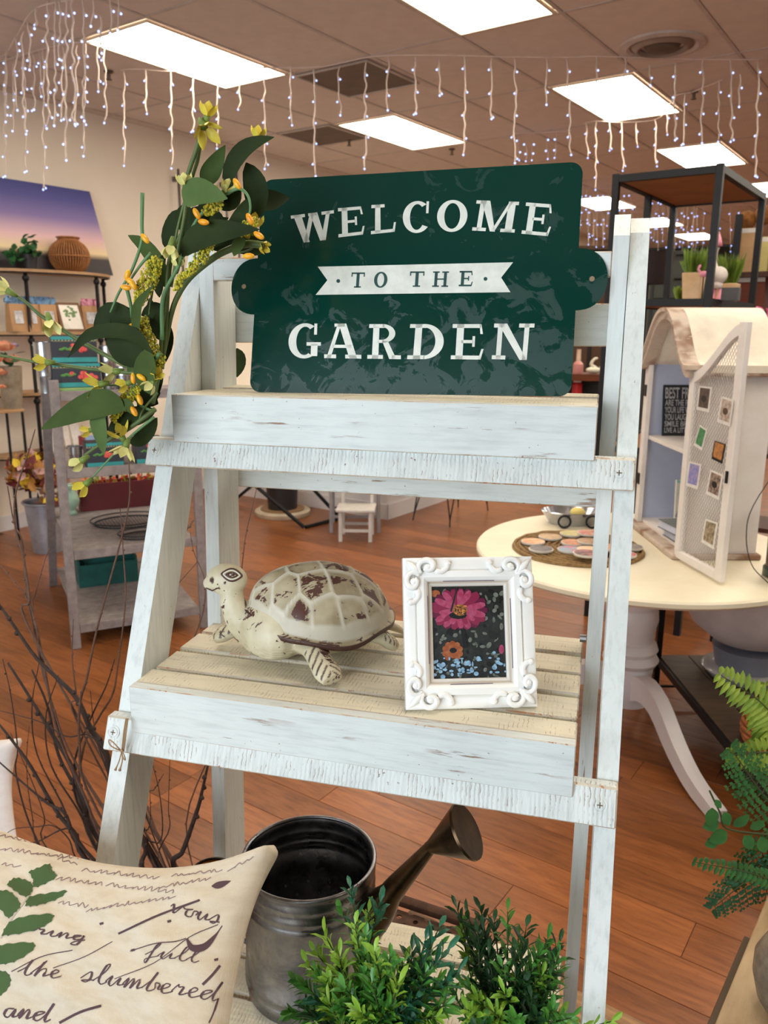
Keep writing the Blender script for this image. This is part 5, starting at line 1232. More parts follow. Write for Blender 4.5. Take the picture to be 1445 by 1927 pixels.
icicles('dense icicle light string looping down at the upper left corner', [Pz(-60, 40, cz_), Pz(0, 105, cz_), Pz(30, 70, cz_), Pz(62, 20, cz_), Pz(120, 2, cz_), Pz(200, -10, cz_), Pz(262, -20, cz_)],
  [(14, 95, 228), (30, 70, 205), (42, 58, 250), (54, 40, 130), (70, 15, 52), (88, 0, 240), (104, -5, 235), (126, 0, 300), (136, -5, 232), (155, 0, 225), (176, 0, 48), (206, -8, 60), (222, -8, 55), (112, 0, 110), (190, 30, 98)])
icicles('second dense icicle light string behind the upper left one, longer drops', [Pz(-50, 130, cz_), Pz(20, 110, cz_), Pz(90, 90, cz_), Pz(150, 80, cz_), Pz(210, 84, cz_)],
  [(8, 112, 330), (24, 110, 245), (46, 105, 320), (62, 100, 205), (80, 92, 355), (118, 88, 225), (145, 84, 235), (160, 82, 292), (182, 82, 170), (197, 90, 230), (74, 95, 180)])
icicles('icicle light string far back above the sign top edge', [Pz(965, 252, cz_), Pz(1010, 250, cz_), Pz(1075, 246, cz_)], [(975, 254, 300), (990, 262, 302), (1003, 262, 300), (1028, 252, 298), (1046, 252, 296)], far=True)
ff = random.Random(31)
for k, (y0, xs, ylo, lab) in enumerate(((352, (1092, 1200), (395, 480), 'tiny far icicle lights between the sign and the ladder right post'), (366, (1225, 1330), (400, 500), 'tiny far icicle lights seen through the black rack'), (385, (1225, 1420), (420, 500), 'farthest tiny icicle lights, low behind the black rack posts'), (398, (1088, 1240), (430, 486), 'farthest tiny icicle lights beside the green sign edge'))):
    icicles(lab, [Pz(xs[0], y0, cz_), Pz((xs[0]+xs[1])/2, y0+2, cz_), Pz(xs[1], y0, cz_)], [(xs[0]+(xs[1]-xs[0])*(i+ff.random()*.6)/11, y0+4, ff.uniform(ylo[0]+20, ylo[1])) for i in range(10)], far=True)
T.pop()
# ================================================================== left wall: canvas, console and its wares
m_blk = M_('black_iron', (34, 32, 34), .5, .5); m_board = M_('shelf_wood', (186, 148, 108), .6, c2=(160, 122, 84), stretch=(6, 1, 6), sc=6)
m_kraft = M_('kraft_paper', (188, 146, 104), .8); m_wht = M_('white_paper', (232, 226, 220), .7, c2=(214, 208, 202), sc=30)
def gradmat(name, stops, axis='Z', lo=0., hi=1.):
    m, nt, bs = newmat(name); tc = nt.nodes.new('ShaderNodeTexCoord'); sp_ = nt.nodes.new('ShaderNodeSeparateXYZ'); nt.links.new(tc.outputs['Object'], sp_.inputs[0])
    cr_ = nt.nodes.new('ShaderNodeValToRGB'); nt.links.new(ramp(nt, sp_.outputs[axis], lo, hi), cr_.inputs[0]); e = cr_.color_ramp.elements
    while len(e) < len(stops): e.new(.5)
    for el, (p, c) in zip(e, stops): el.position = p; el.color = (*lin(c), 1)
    nt.links.new(cr_.outputs[0], bs.inputs['Base Color']); bs.inputs['Roughness'].default_value = .6; return m
T.append(FR)
m_can = gradmat('sunset_print', [(0, (58, 54, 56)), (.17, (64, 60, 60)), (.185, (120, 104, 92)), (.24, (236, 214, 168)), (.40, (226, 186, 190)), (.62, (134, 118, 170)), (.85, (84, 84, 150)), (1, (66, 70, 132))], 'Z', 0, .66)
cvs = thing('sunset_canvas', 'large canvas print of a purple and yellow sunset leaning on the left wall', 'picture', FR @ Matrix.Translation((-5.9, 3.7, 2.0)))
part('print', m_can, cvs, lambda b: b.hexa([(-5.78, 2.9, 1.996), (-5.78, 4.36, 1.996), (-5.82, 4.36, 1.996), (-5.82, 2.9, 1.996), (-5.945, 2.85, 2.655), (-5.945, 4.31, 2.655), (-5.985, 4.31, 2.655), (-5.985, 2.85, 2.655)]))
# half-moon console
con = thing('half_moon_console', 'half round black iron console with wooden shelves against the left wall', 'shelf', FR @ Matrix.Translation((-5.8, 3.85, 0)))
CA, RA, RB = 3.80, .60, .40
def halfmoon(z, k=1.): return [(-5.97+RB*k*math.cos(a), CA+RA*k*math.sin(a)) for a in [math.radians(-90+180*i/20) for i in range(21)]]
for z in (1.975, 1.525, 1.075, .60):
    part('shelf_board', m_board, con, lambda b: b.prism(halfmoon(z)[::-1], z, z+.02, 'z'))
    part('shelf_rim', m_blk, con, lambda b: b.tube([(x, y, z-.006) for x, y in halfmoon(z, .985)], .006, 6))
for a in (-84, -32, 32, 84):
    x, y = -5.97+RB*.93*math.cos(math.radians(a)), CA+RA*.95*math.sin(math.radians(a))
    b = MB(); b.tube([(x, y, .0), (x, y, 1.974)], .014, 8); b.build('leg', m_blk, con, smooth=True)
    for z in (1.93, 1.48, 1.03, .555): part('finial', m_blk, con, lambda b: b.ball((x, y, z), .026, 10, 6), smooth=True)
def onb(x, b_): return Pb(x, 600, b_).y                     # distance along the wall at which picture column x meets plane b_
# potted plant and wicker vase on top
m_pot2 = M_('black_pot', (44, 42, 44), .5); m_gr = M_('house_leaf', (40, 100, 48), .5, c2=(24, 70, 34), sc=20)
def leafball(b, c, r, n, l, w, rg, sq=1., m=None):
    for k in range(n):
        d = Vector((rg.gauss(0, 1), rg.gauss(0, 1), rg.gauss(0, .8))).normalized(); p = Vector(c)+Vector((d.x*r, d.y*r, d.z*r*sq))*rg.uniform(.35, 1)
        t = Vector((rg.gauss(0, 1), rg.gauss(0, 1), rg.gauss(.3, 1))).normalized()
        b.leaf([p, p+t*l*.5, p+t*l], w, d, n=4, m=(rg.randrange(m) if m else 0))
ya = onb(62, -5.72)
pp = thing('potted_ivy', 'small green ivy in a black pot on top of the half round console', 'plant', FR @ Matrix.Translation((-5.70, ya, 1.996)))
part('pot', m_pot2, pp, lambda b: b.lathe([(.045, 1.996), (.06, 2.10), (.052, 2.10), (.05, 2.09)], 20, (-5.70, ya)), smooth=30)
rg = random.Random(3); b = MB(); leafball(b, (-5.70, ya, 2.14), .085, 46, .06, .05, rg); leafball(b, (-5.68, ya-.13, 2.07), .05, 16, .06, .05, rg); b.build('foliage', m_gr, pp)
yv = onb(140, -5.70); m_wick = M_('wicker', (176, 118, 66), .6, c2=(140, 86, 44), sc=40)
vz = thing('wicker_vase', 'round brown wicker vase on top of the half round console', 'vase', FR @ Matrix.Translation((-5.70, yv, 1.996)))
pv_ = [(.05, 1.997), (.10, 2.01), (.135, 2.06), (.148, 2.11), (.138, 2.16), (.11, 2.20), (.075, 2.225), (.07, 2.235), (.08, 2.25)]
part('liner', M_('wicker_inner', (120, 76, 40), .8), vz, lambda b: b.lathe([(r*.93, z) for r, z in pv_], 28, (-5.70, yv), cap1=False), smooth=40)
b = MB()
for i in range(44):
    g = 2*PI*i/44; P = spline([(-5.70+r*math.cos(g), yv+r*math.sin(g), z) for r, z in pv_], 14); b.tube(P, .0050, 5)
b.build('rib', m_wick, vz, smooth=True, kind='stuff')
b = MB()
for r, z in ((.149, 2.11), (.082, 2.25), (.075, 2.23)): b.tube([(-5.70+r*math.cos(2*PI*i/40), yv+r*math.sin(2*PI*i/40), z) for i in range(40)], .006, 6, closed=True)
b.build('band', m_wick, vz, smooth=True)
# gift bags
m_tb = M_('blue_tissue', (130, 170, 206), .7, c2=(100, 140, 180), sc=40); m_tp = M_('pink_tissue', (236, 170, 190), .7, c2=(214, 140, 166), sc=40); m_lab = M_('bag_label', (222, 220, 222), .7, c2=(150, 146, 150), sc=26)
def bag(x0, x1, tis, label, z=1.546, b_=-5.66, h=.20):
    y0, y1 = onb(x0, b_), onb(x1, b_); t = thing('gift_bag', label, 'bag', FR @ Matrix.Translation((b_, (y0+y1)/2, z)), 'gift bags on the console')
    part('bag', m_kraft, t, lambda b: b.hexa([(b_, y0, z), (b_, y1, z), (b_-.09, y1, z), (b_-.09, y0, z), (b_-.02, y0, z+h), (b_-.02, y1, z+h), (b_-.07, y1, z+h), (b_-.07, y0, z+h)]))
    part('label', m_lab, t, lambda b: b.hexa([(b_+.001, y0+.03, z+.06), (b_+.001, y1-.03, z+.06), (b_-.004, y1-.03, z+.06), (b_-.004, y0+.03, z+.06), (b_-.011, y0+.03, z+h*.75), (b_-.011, y1-.03, z+h*.75), (b_-.016, y1-.03, z+h*.75), (b_-.016, y0+.03, z+h*.75)]))
    rg = random.Random(int(x0)); b = MB()
    for k in range(9):
        yy = y0+(y1-y0)*(k+.5)/9; b.leaf([(b_-.045, yy, z+h-.01), (b_-.045+rg.uniform(-.03, .03), yy+rg.uniform(-.02, .02), z+h+.03), (b_-.04+rg.uniform(-.04, .04), yy+rg.uniform(-.03, .03), z+h+.055)], .06, (1, 0, .2), n=4, wave=.1)
    b.build('tissue', tis, t)
bag(22, 52, m_tb, 'kraft gift bag with blue tissue, leftmost on the console second shelf'); bag(55, 77, m_tb, 'narrow kraft gift bag with blue tissue beside the leftmost bag', b_=-5.64); bag(80, 110, m_tb, 'kraft gift bag with blue tissue just left of the leaning leaf card', b_=-5.62); bag(158, 192, m_tp, 'kraft gift bag with pink tissue at the right end of the console shelf', b_=-5.70)
y0, y1 = onb(115, -5.60), onb(161, -5.60)
cdt = thing('leaf_card_box', 'brown box with a white card showing a green bush in a jar', 'card', FR @ Matrix.Translation((-5.62, (y0+y1)/2, 1.546)))
part('box', M_('brown_box', (120, 84, 56), .7), cdt, lambda b: b.hexa([(-5.60, y0, 1.546), (-5.60, y1, 1.546), (-5.70, y1, 1.546), (-5.70, y0, 1.546), (-5.66, y0, 1.765), (-5.66, y1-.01, 1.765), (-5.70, y1-.01, 1.765), (-5.70, y0, 1.765)]))
def lean(h): return -5.60-.06*h/.219+.002
part('card', M_('cream_card', (240, 234, 222), .7), cdt, lambda b: b.hexa([(lean(.02), y0+.025, 1.566), (lean(.02), y1-.02, 1.566), (lean(.02)-.003, y1-.02, 1.566), (lean(.02)-.003, y0+.025, 1.566), (lean(.20), y0+.02, 1.746), (lean(.20), y1-.03, 1.746), (lean(.20)-.003, y1-.03, 1.746), (lean(.20)-.003, y0+.02, 1.746)]))
b = MB(); rg = random.Random(8)
for k in range(30):
    yy = (y0+y1)/2+rg.gauss(0, .028); hh = .13+rg.gauss(0, .018); b.ball((lean(hh)+.001, yy, 1.546+hh), (.001, .012, .009), 6, 4)
b.build('printed_bush', M_('print_green', (120, 150, 96), .7, c2=(90, 124, 74), sc=60), cdt)
# lowest console shelf: soaps, cards, tins
def boxthing(name, label, cat, x0, x1, z0, h, dep, b_, mats, group=None, deco=None, tilt=0):
    y0, y1 = onb(x0, b_), onb(x1, b_); t = thing(name, label, cat, FR @ Matrix.Translation((b_-dep/2, (y0+y1)/2, z0)), group)
    part('box', mats[0], t, lambda b: b.hexa([(b_, y0, z0), (b_, y1, z0), (b_-dep, y1, z0), (b_-dep, y0, z0), (b_-tilt, y0, z0+h), (b_-tilt, y1, z0+h), (b_-dep-tilt, y1, z0+h), (b_-dep-tilt, y0, z0+h)], c=.002))
    if deco: deco(t, y0, y1)
    return t
zc = .621
m_red = M_('red_cap', (196, 30, 36), .4)
yb = onb(76, -5.66)
bt = thing('soap_bottle', 'white bottle with a red cap on the low console shelf at the left', 'bottle', FR @ Matrix.Translation((-5.66, yb, zc)))
part('bottle', m_wht, bt, lambda b: b.lathe([(.045, zc), (.05, zc+.01), (.05, zc+.13), (.03, zc+.16), (.028, zc+.175)], 20, (-5.66, yb)), smooth=30)
part('cap', m_red, bt, lambda b: b.lathe([(.034, zc+.1755), (.034, zc+.22), (.03, zc+.224)], 20, (-5.66, yb)), smooth=30)
for x0, x1, h, lb in ((66, 94, .15, 'white card leaning behind the red capped bottle'), (104, 116, .22, 'narrow white card on the low console shelf'), (120, 138, .20, 'white framed card left of the small blue box')):
    boxthing('greeting_card', lb, 'card', x0, x1, zc, h, .012, -5.74, [m_wht], 'cards on the low console shelf', tilt=.05)
boxthing('soap_box', 'small box in red and teal bands left of the blue box', 'box', 136, 146, zc, .11, .05, -5.62, [M_('band_red', (150, 60, 60), .6)], deco=lambda t, y0, y1: part('band', M_('band_teal', (40, 120, 110), .6), t, lambda b: b.box(-5.619, -5.617, y0+.002, y1-.002, zc+.04, zc+.075)))
boxthing('small_blue_box', 'small pale blue box with a dark leaf mark on the low shelf', 'box', 144, 168, zc, .105, .05, -5.60, [M_('pale_blue', (150, 178, 218), .6)], deco=lambda t, y0, y1: part('leaf_mark', m_gr, t, lambda b: b.ball((-5.5995, (y0+y1)/2, zc+.04), (.001, .012, .016), 8, 6)))
# iron shepherd hooks on the wall
def hook(x, yt, yb, label, arch):
    p0, p1 = Pb(x, yt, -5.93), Pb(x+ (yb-yt)*.045, yb, -5.93); t = thing('iron_hook', label, 'hook', FR @ Matrix.Translation((-5.93, p0.y, min(p0.z, p1.z))), 'iron hooks on the left wall')
    b = MB(); pts = [(-5.93, p0.y, p1.z), (-5.93, p0.y, p0.z)]
    if arch: pts += [(-5.93, p0.y+.06*(1-math.cos(a)), p0.z+.06*math.sin(a)) for a in [math.radians(180*i/10) for i in range(1, 11)]]+[(-5.93, p0.y+.12, p0.z-arch)]
    b.tube(pts, .012, 6); b.build('rod', m_blk2, t, smooth=True)
    part('wall_plate', m_blk2, t, lambda b: b.box(-5.999, -5.93, p0.y-.015, p0.y+.015, p0.z-.10, p0.z-.06))
m_blk2 = M_('grey_iron', (120, 114, 110), .5, .4)
hook(335, 318, 520, 'straight grey iron rod on the wall left of the sign', 0); hook(444, 300, 560, 'grey iron rod on the wall partly behind the wreath', 0); hook(489, 356, 560, 'grey iron hook with an arched top just left of the sign', .9); hook(424, 330, 500, 'thin grey iron rod on the wall behind the upper wreath leaves', 0)
# plant stand at the left edge with a vase of peach roses
q = toroom(Pz(4, 1010, 0)); bs_, as_ = -5.44, onb(2, -5.44)
ps = thing('black_plant_stand', 'black iron stand with a wooden top cut by the left edge', 'stand', FR @ Matrix.Translation((bs_, as_, 0)))
zs = Pb(10, 772, bs_).z
part('top', m_board, ps, lambda b: b.box(bs_-.22, bs_+.02, as_-.30, as_+.10, zs-.02, zs, c=.003))
for dy in (-.28, .085):
    for dx in (-.20, .005): part('leg', m_blk, ps, lambda b: b.box(bs_+dx-.007, bs_+dx+.007, as_+dy-.007, as_+dy+.007, 0, zs-.0205))
va_ = onb(8, bs_-.08)
vs_ = thing('rose_vase', 'grey wooden vase with peach roses at the left edge', 'vase', FR @ Matrix.Translation((bs_-.08, va_, zs)))
part('vase', M_('weathered_vase', (150, 136, 116), .7, c2=(120, 104, 84), sc=14), vs_, lambda b: b.lathe([(.065, zs+.001), (.085, zs+.30), (.075, zs+.30), (.06, zs+.05)], 20, (bs_-.08, va_)), smooth=30)
m_peach = M_('peach_petal', (240, 192, 152), .6, c2=(230, 130, 100), sc=24); m_lil = M_('lilac_petal', (190, 170, 200), .6)
def rose(parent, c, r, mat):
    c = Vector(c); b = MB()
    for rr, n, l in ((.25, 4, .5), (.55, 6, .8), (.9, 8, 1)):
        for i in range(n):
            a = 2*PI*i/n+rr*3; d = Vector((math.cos(a), math.sin(a), 0)); b.leaf([c+d*r*rr*.3-Vector((0, 0, r*.4)), c+d*r*rr*.9+Vector((0, 0, r*.1)), c+d*r*rr+Vector((0, 0, r*.55*(1.3-rr)))], r*.9, d, n=5, cup=.4)
    b.build('rose', mat, parent, smooth=True)
for (x, y, r) in ((8, 652, .075), (-14, 676, .07), (24, 676, .06), (4, 700, .05)): rose(vs_, Pb(x, y, bs_-.05), r, m_peach)
rose(vs_, Pb(26, 650, bs_-.02), .035, m_lil); rose(vs_, Pb(4, 728, bs_+.02), .03, m_peach)
b = MB(); leafball(b, (bs_-.08, va_, zs+.34), .08, 20, .08, .035, rg); b.build('foliage', m_gr, vs_)
# autumn flowers in a galvanised bucket on the floor
q = toroom(Pz(62, 985, 0)); q.x = -5.20; q.y = onb(52, -5.20); m_zn2 = M_('zinc_bucket', (176, 180, 190), .4, .5, c2=(140, 144, 156), sc=8)
bk = thing('flower_bucket', 'galvanised bucket of burgundy and yellow flowers on the floor at far left', 'bucket', FR @ Matrix.Translation((q.x, q.y, 0)))
part('bucket', m_zn2, bk, lambda b: b.lathe([(.105, .001), (.14, .36), (.148, .365), (.13, .365), (.10, .02)], 28, (q.x, q.y)), smooth=30)
b = MB(); b.tube([(q.x+.148*math.cos(2*PI*i/32), q.y+.148*math.sin(2*PI*i/32), .365) for i in range(32)], .008, 6, closed=True); b.build('rim', m_zn2, bk, smooth=True)
ma = [M_('burgundy_leaf', (120, 44, 40), .7, c2=(84, 28, 28), sc=20), M_('ochre_leaf', (188, 130, 60), .7), M_('yellow_flower_far', (232, 196, 48), .6), M_('dusty_pink', (196, 150, 140), .7)]
rg = random.Random(11); b = MB(); leafball(b, (q.x, q.y, .58), .18, 320, .08, .05, rg, .8, m=4); leafball(b, (q.x+.06, q.y-.14, .60), .14, 160, .09, .055, rg, .8, m=4); leafball(b, (q.x+.12, q.y+.05, .36), .15, 130, .07, .045, rg, 1., m=4); b.build('flowers', ma, bk, kind='stuff')
T.pop()
# ================================================================== grey ladder shelf unit with garden wares
g0, g1 = Pz(136, 1223, 0), Pz(394, 1180, 0)
gx = (g1-g0); GLn = gx.length; gx.normalize(); gy = Vector((-gx.y, gx.x, 0))
FG = Matrix(((gx.x, gy.x, 0, g0.x), (gx.y, gy.y, 0, g0.y), (0, 0, 1, 0), (0, 0, 0, 1))); FGi = FG.inverted()
T.append(FG)
def Pg(x, y, d):                                            # photo ray met with the unit's plane at depth d
    o = FGi @ Vector((0, 0, H)); e = FGi.to_3x3() @ ray(x, y); t = (d-o.y)/e.y; return o+e*t
m_gs = M_('grey_wash_wood', (150, 140, 136), .7, c2=(122, 112, 112), stretch=(3, 3, 3), sc=8, bp=.4, bsc=40)
gu = thing('grey_shelf_unit', 'grey washed wooden shelf unit full of garden wares at the left', 'shelf', FG @ Matrix.Translation((GLn/2, .2, 0)))
GT = Pg(86, 716, 0).z
for x in (0, GLn-.045):
    part('front_post', m_gs, gu, lambda b: b.box(x, x+.045, 0, .03, 0, GT, c=.002))
    part('back_post', m_gs, gu, lambda b: b.hexa([(x, 1.13, 0), (x+.045, 1.13, 0), (x+.045, 1.16, 0), (x, 1.16, 0), (x, .41, GT-.02), (x+.045, .41, GT-.02), (x+.045, .44, GT-.02), (x, .44, GT-.02)]))
SZ = [(Pg(100, 742, 0).z, .40), (Pg(125, 888, 0).z, .70), (Pg(140, 1042, 0).z, 1.12), (Pg(150, 1180, 0).z, 1.12)]
for z, dpt in SZ:
    part('shelf_lip', m_gs, gu, lambda b: b.box(.046, GLn-.046, .002, .020, z-.035, z+.012, c=.002))
    nb_ = max(3, int(dpt/.09))
    for k in range(nb_):
        part('shelf_slat', m_gs, gu, lambda b: b.box(.046, GLn-.046, .021+k*dpt/nb_, .021+(k+1)*dpt/nb_-.004, z-.018, z, c=.002))
m_teal = M_('teal_print', (60, 160, 160), .5); m_dkp = M_('dark_print', (54, 58, 68), .5); m_rf = M_('red_flower_print', (206, 62, 62), .5, c2=(236, 110, 100), sc=80); m_lg = M_('leaf_print', (90, 150, 70), .5); m_gbox = M_('green_box', (150, 180, 110), .5); m_vio = M_('violet_print', (150, 150, 190), .5); m_yz = M_('zigzag_print', (214, 206, 150), .5)
def kit(x0, x1, yb, yt, d, label, dep=.12, base=True, fl=(.62, .55)):
    a, c = Pg(x0, yb, d), Pg(x1, yb, d); z0 = a.z; h = Pg(x0, yt, d).z-z0; xa, xb = a.x, c.x; w_ = xb-xa
    return xa, xb, z0, h
def seedbox(x0, x1, z0, h, d, label, dep=.12, frac=(0, .16, .30, .78, 1), green=False, grp='flower printed seed boxes'):
    xa, xb = Pg(x0, 700, d).x, Pg(x1, 700, d).x
    t = thing('seed_box', label, 'box', FG @ Matrix.Translation(((xa+xb)/2, d+dep/2, z0)), grp)
    part('box', m_gbox if green else m_dkp, t, lambda b: b.box(xa, xb, d, d+dep, z0, z0+h, c=.002))
    e = .0012; w_ = xb-xa
    for f0, f1 in ((.02, .20), (.86, .98)): part('teal_band', m_teal, t, lambda b: b.box(xa+.002, xb-.002, d-e, d, z0+h*f0, z0+h*f1))
    b = MB(); n = 14
    for k in range(n): 
        xx = xa+w_*(k+.5)/n; b.add([(xx-w_/n/2, d-e*1.5, z0+h*.78), (xx, d-e*1.5, z0+h*.86), (xx+w_/n/2, d-e*1.5, z0+h*.78), (xx, d-e*1.5, z0+h*.82)], [(0, 3, 2, 1)])
    b.build('zigzag_band', m_yz, t)
    b = MB(); rg = random.Random(int(x0+z0*100))
    for k in range(9): b.ball((xa+w_*.60+rg.gauss(0, w_*.09), d-.0015, z0+h*.52+rg.gauss(0, h*.09)), (w_*.055, .001, w_*.05), 8, 5)
    b.build('printed_flowers', m_rf, t, smooth=True)
    b = MB()
    for k in range(4): b.ball((xa+w_*(.22+.07*k), d-.0015, z0+h*(.5+.04*(k % 2))), (w_*.06, .001, w_*.028), 8, 5)
    b.build('printed_leaves', m_lg, t, smooth=True)
    return t
zt0 = SZ[0][0]+.0005
seedbox(98, 190, zt0+.026, .115, .03, 'dark seed box with red flowers and teal bands, lower of the pair on top')
xa, xb = Pg(100, 700, .028).x, Pg(190, 700, .028).x
tag(part('green_tray', m_gbox, None, lambda b: b.box(xa, xb, .026, .16, zt0, zt0+.025, c=.003)), 'flat pale green tray under the stacked seed boxes', 'tray')
seedbox(100, 186, zt0+.142, .125, .035, 'dark seed box with red flowers and teal bands, upper of the pair on top')
def tin(xc, d, z0, r, h, label, name='small_tin', handle=True):
    x = Pg(xc, 700, d).x; t = thing(name, label, 'tin', FG @ Matrix.Translation((x, d, z0)), 'galvanised tins on the grey unit')
    part('tin_body', m_zinc2, t, lambda b: b.lathe([(r*.8, z0+.001), (r*.86, z0+h*.3), (r*.9, z0+h*.32), (r*.9, z0+h*.36), (r*.95, z0+h*.62), (r, z0+h*.64), (r, z0+h*.68), (r, z0+h), (r*1.08, z0+h), (r*.94, z0+h*.98), (r*.75, z0+.01)], 24, (x, d)), smooth=30)
    if handle:
        b = MB(); b.tube([(x-r*1.08+r*2.16*(i/12), d, z0+h*.95-.05*math.sin(PI*i/12)) for i in range(13)], .003, 6); b.build('handle', m_zinc2, t, smooth=True)
m_zinc2 = M_('shiny_tin', (196, 198, 204), .2, .9)
tin(86, .07, zt0, .045, .24, 'tall galvanised tin with a wire handle left of the stacked seed boxes')
tin(205, .07, zt0, .040, .22, 'galvanised tin right of the stacked seed boxes'); tin(232, .09, zt0, .045, .12, 'short galvanised tin behind the wreath flowers', handle=False)
z1 = SZ[1][0]+.0005
seedbox(150, 222, z1, .125, .05, 'dark seed box with a red flower on the second shelf'); seedbox(246, 300, z1, .13, .06, 'violet and teal seed box at the right on the second shelf', green=False)
tin(128, .09, z1, .035, .11, 'galvanised tin left of the dark seed box on the second shelf')
# mint candlestick, maroon crate with orange flowers, wire trays, teal crate
z2 = SZ[2][0]+.0005; z3 = SZ[3][0]+.0005
m_mint = M_('mint_glaze', (176, 208, 184), .35); MD = .90; c = Pg(132, 966, MD); hh = Pg(132, 912, MD).z-z2
ms_ = thing('mint_candlestick', 'pale mint ceramic candlestick on the third shelf of the grey unit', 'candlestick', FG @ Matrix.Translation((c.x, MD, z2)))
part('stem', m_mint, ms_, lambda b: b.lathe([(.040, z2+.001), (.042, z2+.012), (.034, z2+.02), (.032, z2+.03), (.052, z2+.055), (.060, z2+hh*.45), (.055, z2+hh*.62), (.036, z2+hh*.80), (.034, z2+hh*.86)], 28, (c.x, MD)), smooth=40)
part('cup', m_mint, ms_, lambda b: b.lathe([(.034, z2+hh*.861), (.046, z2+hh*.92), (.048, z2+hh), (.038, z2+hh), (.034, z2+hh*.95)], 28, (c.x, MD)), smooth=40)
m_mar = M_('maroon_wood', (96, 26, 30), .6)
CD = .93; xa, xb = Pg(152, 950, CD).x, Pg(300, 950, CD).x
mc = thing('maroon_crate', 'maroon wooden crate with orange flowers on the third shelf', 'crate', FG @ Matrix.Translation(((xa+xb)/2, CD+.06, z2)))
hm = Pg(160, 912, CD).z-z2
for (x0, x1, y0, y1, n_) in ((xa, xb, CD, CD+.012, 'front_board'), (xa, xb, CD+.11, CD+.122, 'back_board'), (xa, xa+.012, CD+.0125, CD+.1095, 'end_board'), (xb-.012, xb, CD+.0125, CD+.1095, 'end_board')):
    part(n_, m_mar, mc, lambda b: b.box(x0, x1, y0, y1, z2, z2+hm, c=.001))
part('bottom', m_mar, mc, lambda b: b.box(xa+.0125, xb-.0125, CD+.0125, CD+.1095, z2, z2+.01))
mo = [M_('orange_flower_far', (232, 110, 60), .6), M_('lime_leaf_far', (150, 160, 50), .6), M_('red_flower_far', (190, 50, 44), .6)]
rg = random.Random(2); b = MB()
for k in range(6): leafball(b, (xa+.05+k*(xb-xa-.08)/5, CD+.06, z2+hm+.0), .035, 16, .035, .022, rg, .6, m=3)
b.build('flowers', mo, mc, kind='stuff')
m_wk = M_('dark_wire', (50, 48, 48), .6, .3)
for (xc, yc, rx, ry, lb) in ((.40, .55, .20, .17, 'black oval wire tray on the third shelf, rear one'), (.42, .20, .13, .10, 'small black oval wire tray at the front of the third shelf')):
    t = thing('wire_tray', lb, 'tray', FG @ Matrix.Translation((xc, yc, z2)), 'black wire trays')
    b = MB()
    for kk, zz in ((1, .022), (.9, .004)): b.tube([(xc+rx*kk*math.cos(2*PI*i/36), yc+ry*kk*math.sin(2*PI*i/36), z2+zz) for i in range(36)], .004, 6, closed=True)
    b.build('rim', m_wk, t, smooth=True); b = MB()
    for k in range(-9, 10):
        yy = math.sqrt(max(0, 1-(k/10)**2)); b.tube([(xc+rx*.9*k/10, yc-ry*.9*yy, z2+.004), (xc+rx*.9*k/10, yc+ry*.9*yy, z2+.004)], .0018, 4)
    b.build('mesh_wire', m_wk, t, kind='stuff')
m_tl = M_('teal_paint', (26, 96, 88), .6, c2=(20, 76, 72), sc=10)
TD = .64; c = Pg(150, 1105, TD); xa, xb = c.x, Pg(262, 1105, TD).x
tc_ = thing('teal_crate', 'teal painted wooden box with a middle divider on the bottom shelf', 'crate', FG @ Matrix.Translation(((xa+xb)/2, TD+.1, z3)))
ht = Pg(150, 1050, TD).z-z3
for (x0, x1, y0, y1, h_, n_) in ((xa, xb, TD, TD+.012, ht*.72, 'front_board'), (xa, xb, TD+.20, TD+.212, ht, 'back_board'), (xa, xa+.012, TD+.0125, TD+.1995, ht*.85, 'end_board'), (xb-.012, xb, TD+.0125, TD+.1995, ht*.85, 'end_board'), (xa+.0125, xb-.0125, TD+.10, TD+.11, ht*.8, 'divider')):
    part(n_, m_tl, tc_, lambda b: b.box(x0, x1, y0, y1, z3, z3+h_, c=.001))
part('bottom', m_tl, tc_, lambda b: b.box(xa+.0125, xb-.0125, TD+.0125, TD+.0995, z3, z3+.01))
T.pop()
# ================================================================== middle distance
T.append(I4)
m_wch = M_('white_chair_paint', (214, 208, 200), .6, c2=(196, 190, 184), sc=12); m_gch = M_('grey_chair_paint', (160, 156, 156), .6)
def chair(label, pl, pr, hs, mat, dep, hb, seat=True, grp=None):
    pl, pr = Vector(pl), Vector(pr); pl.z = pr.z = 0; x = (pr-pl); w = x.length; x.normalize(); y = Vector((-x.y, x.x, 0))
    F = Matrix(((x.x, y.x, 0, pl.x), (x.y, y.y, 0, pl.y), (0, 0, 1, 0), (0, 0, 0, 1))); T.append(F)
    t = thing('wooden_chair', label, 'chair', F @ Matrix.Translation((w/2, dep/2, 0)), grp); s = .028
    for xx in (0, w-s):
        part('leg', mat, t, lambda b: b.box(xx, xx+s, 0, s, 0, hs-.0205, c=.002)); part('back_post', mat, t, lambda b: b.box(xx, xx+s, dep-s, dep, 0, hb, c=.002))
    part('seat', mat, t, lambda b: b.box(-.02, w+.02, -.02, dep-s-.001, hs-.02, hs, c=.004))
    part('stretcher', mat, t, lambda b: b.box(s+.0005, w-s-.0005, .006, .022, hs*.3, hs*.3+.02)); part('stretcher', mat, t, lambda b: b.box(s+.0005, w-s-.0005, dep-.022, dep-.006, hs*.3, hs*.3+.02))
    for z in (hs+.12, hb-.05): part('back_slat', mat, t, lambda b: b.box(s+.0005, w-s-.0005, dep-.022, dep-.008, z, z+.035))
    T.pop()
chair('small white painted child chair standing on the floor under the upper tray', Pz(637, 1020, 0), Pz(700, 1021, 0), .255, m_wch, .26, .60)
chair('grey painted chair right behind the small white chair', Pz(620, 1003, 0), Pz(716, 1003, 0), .40, m_gch, .36, .80)
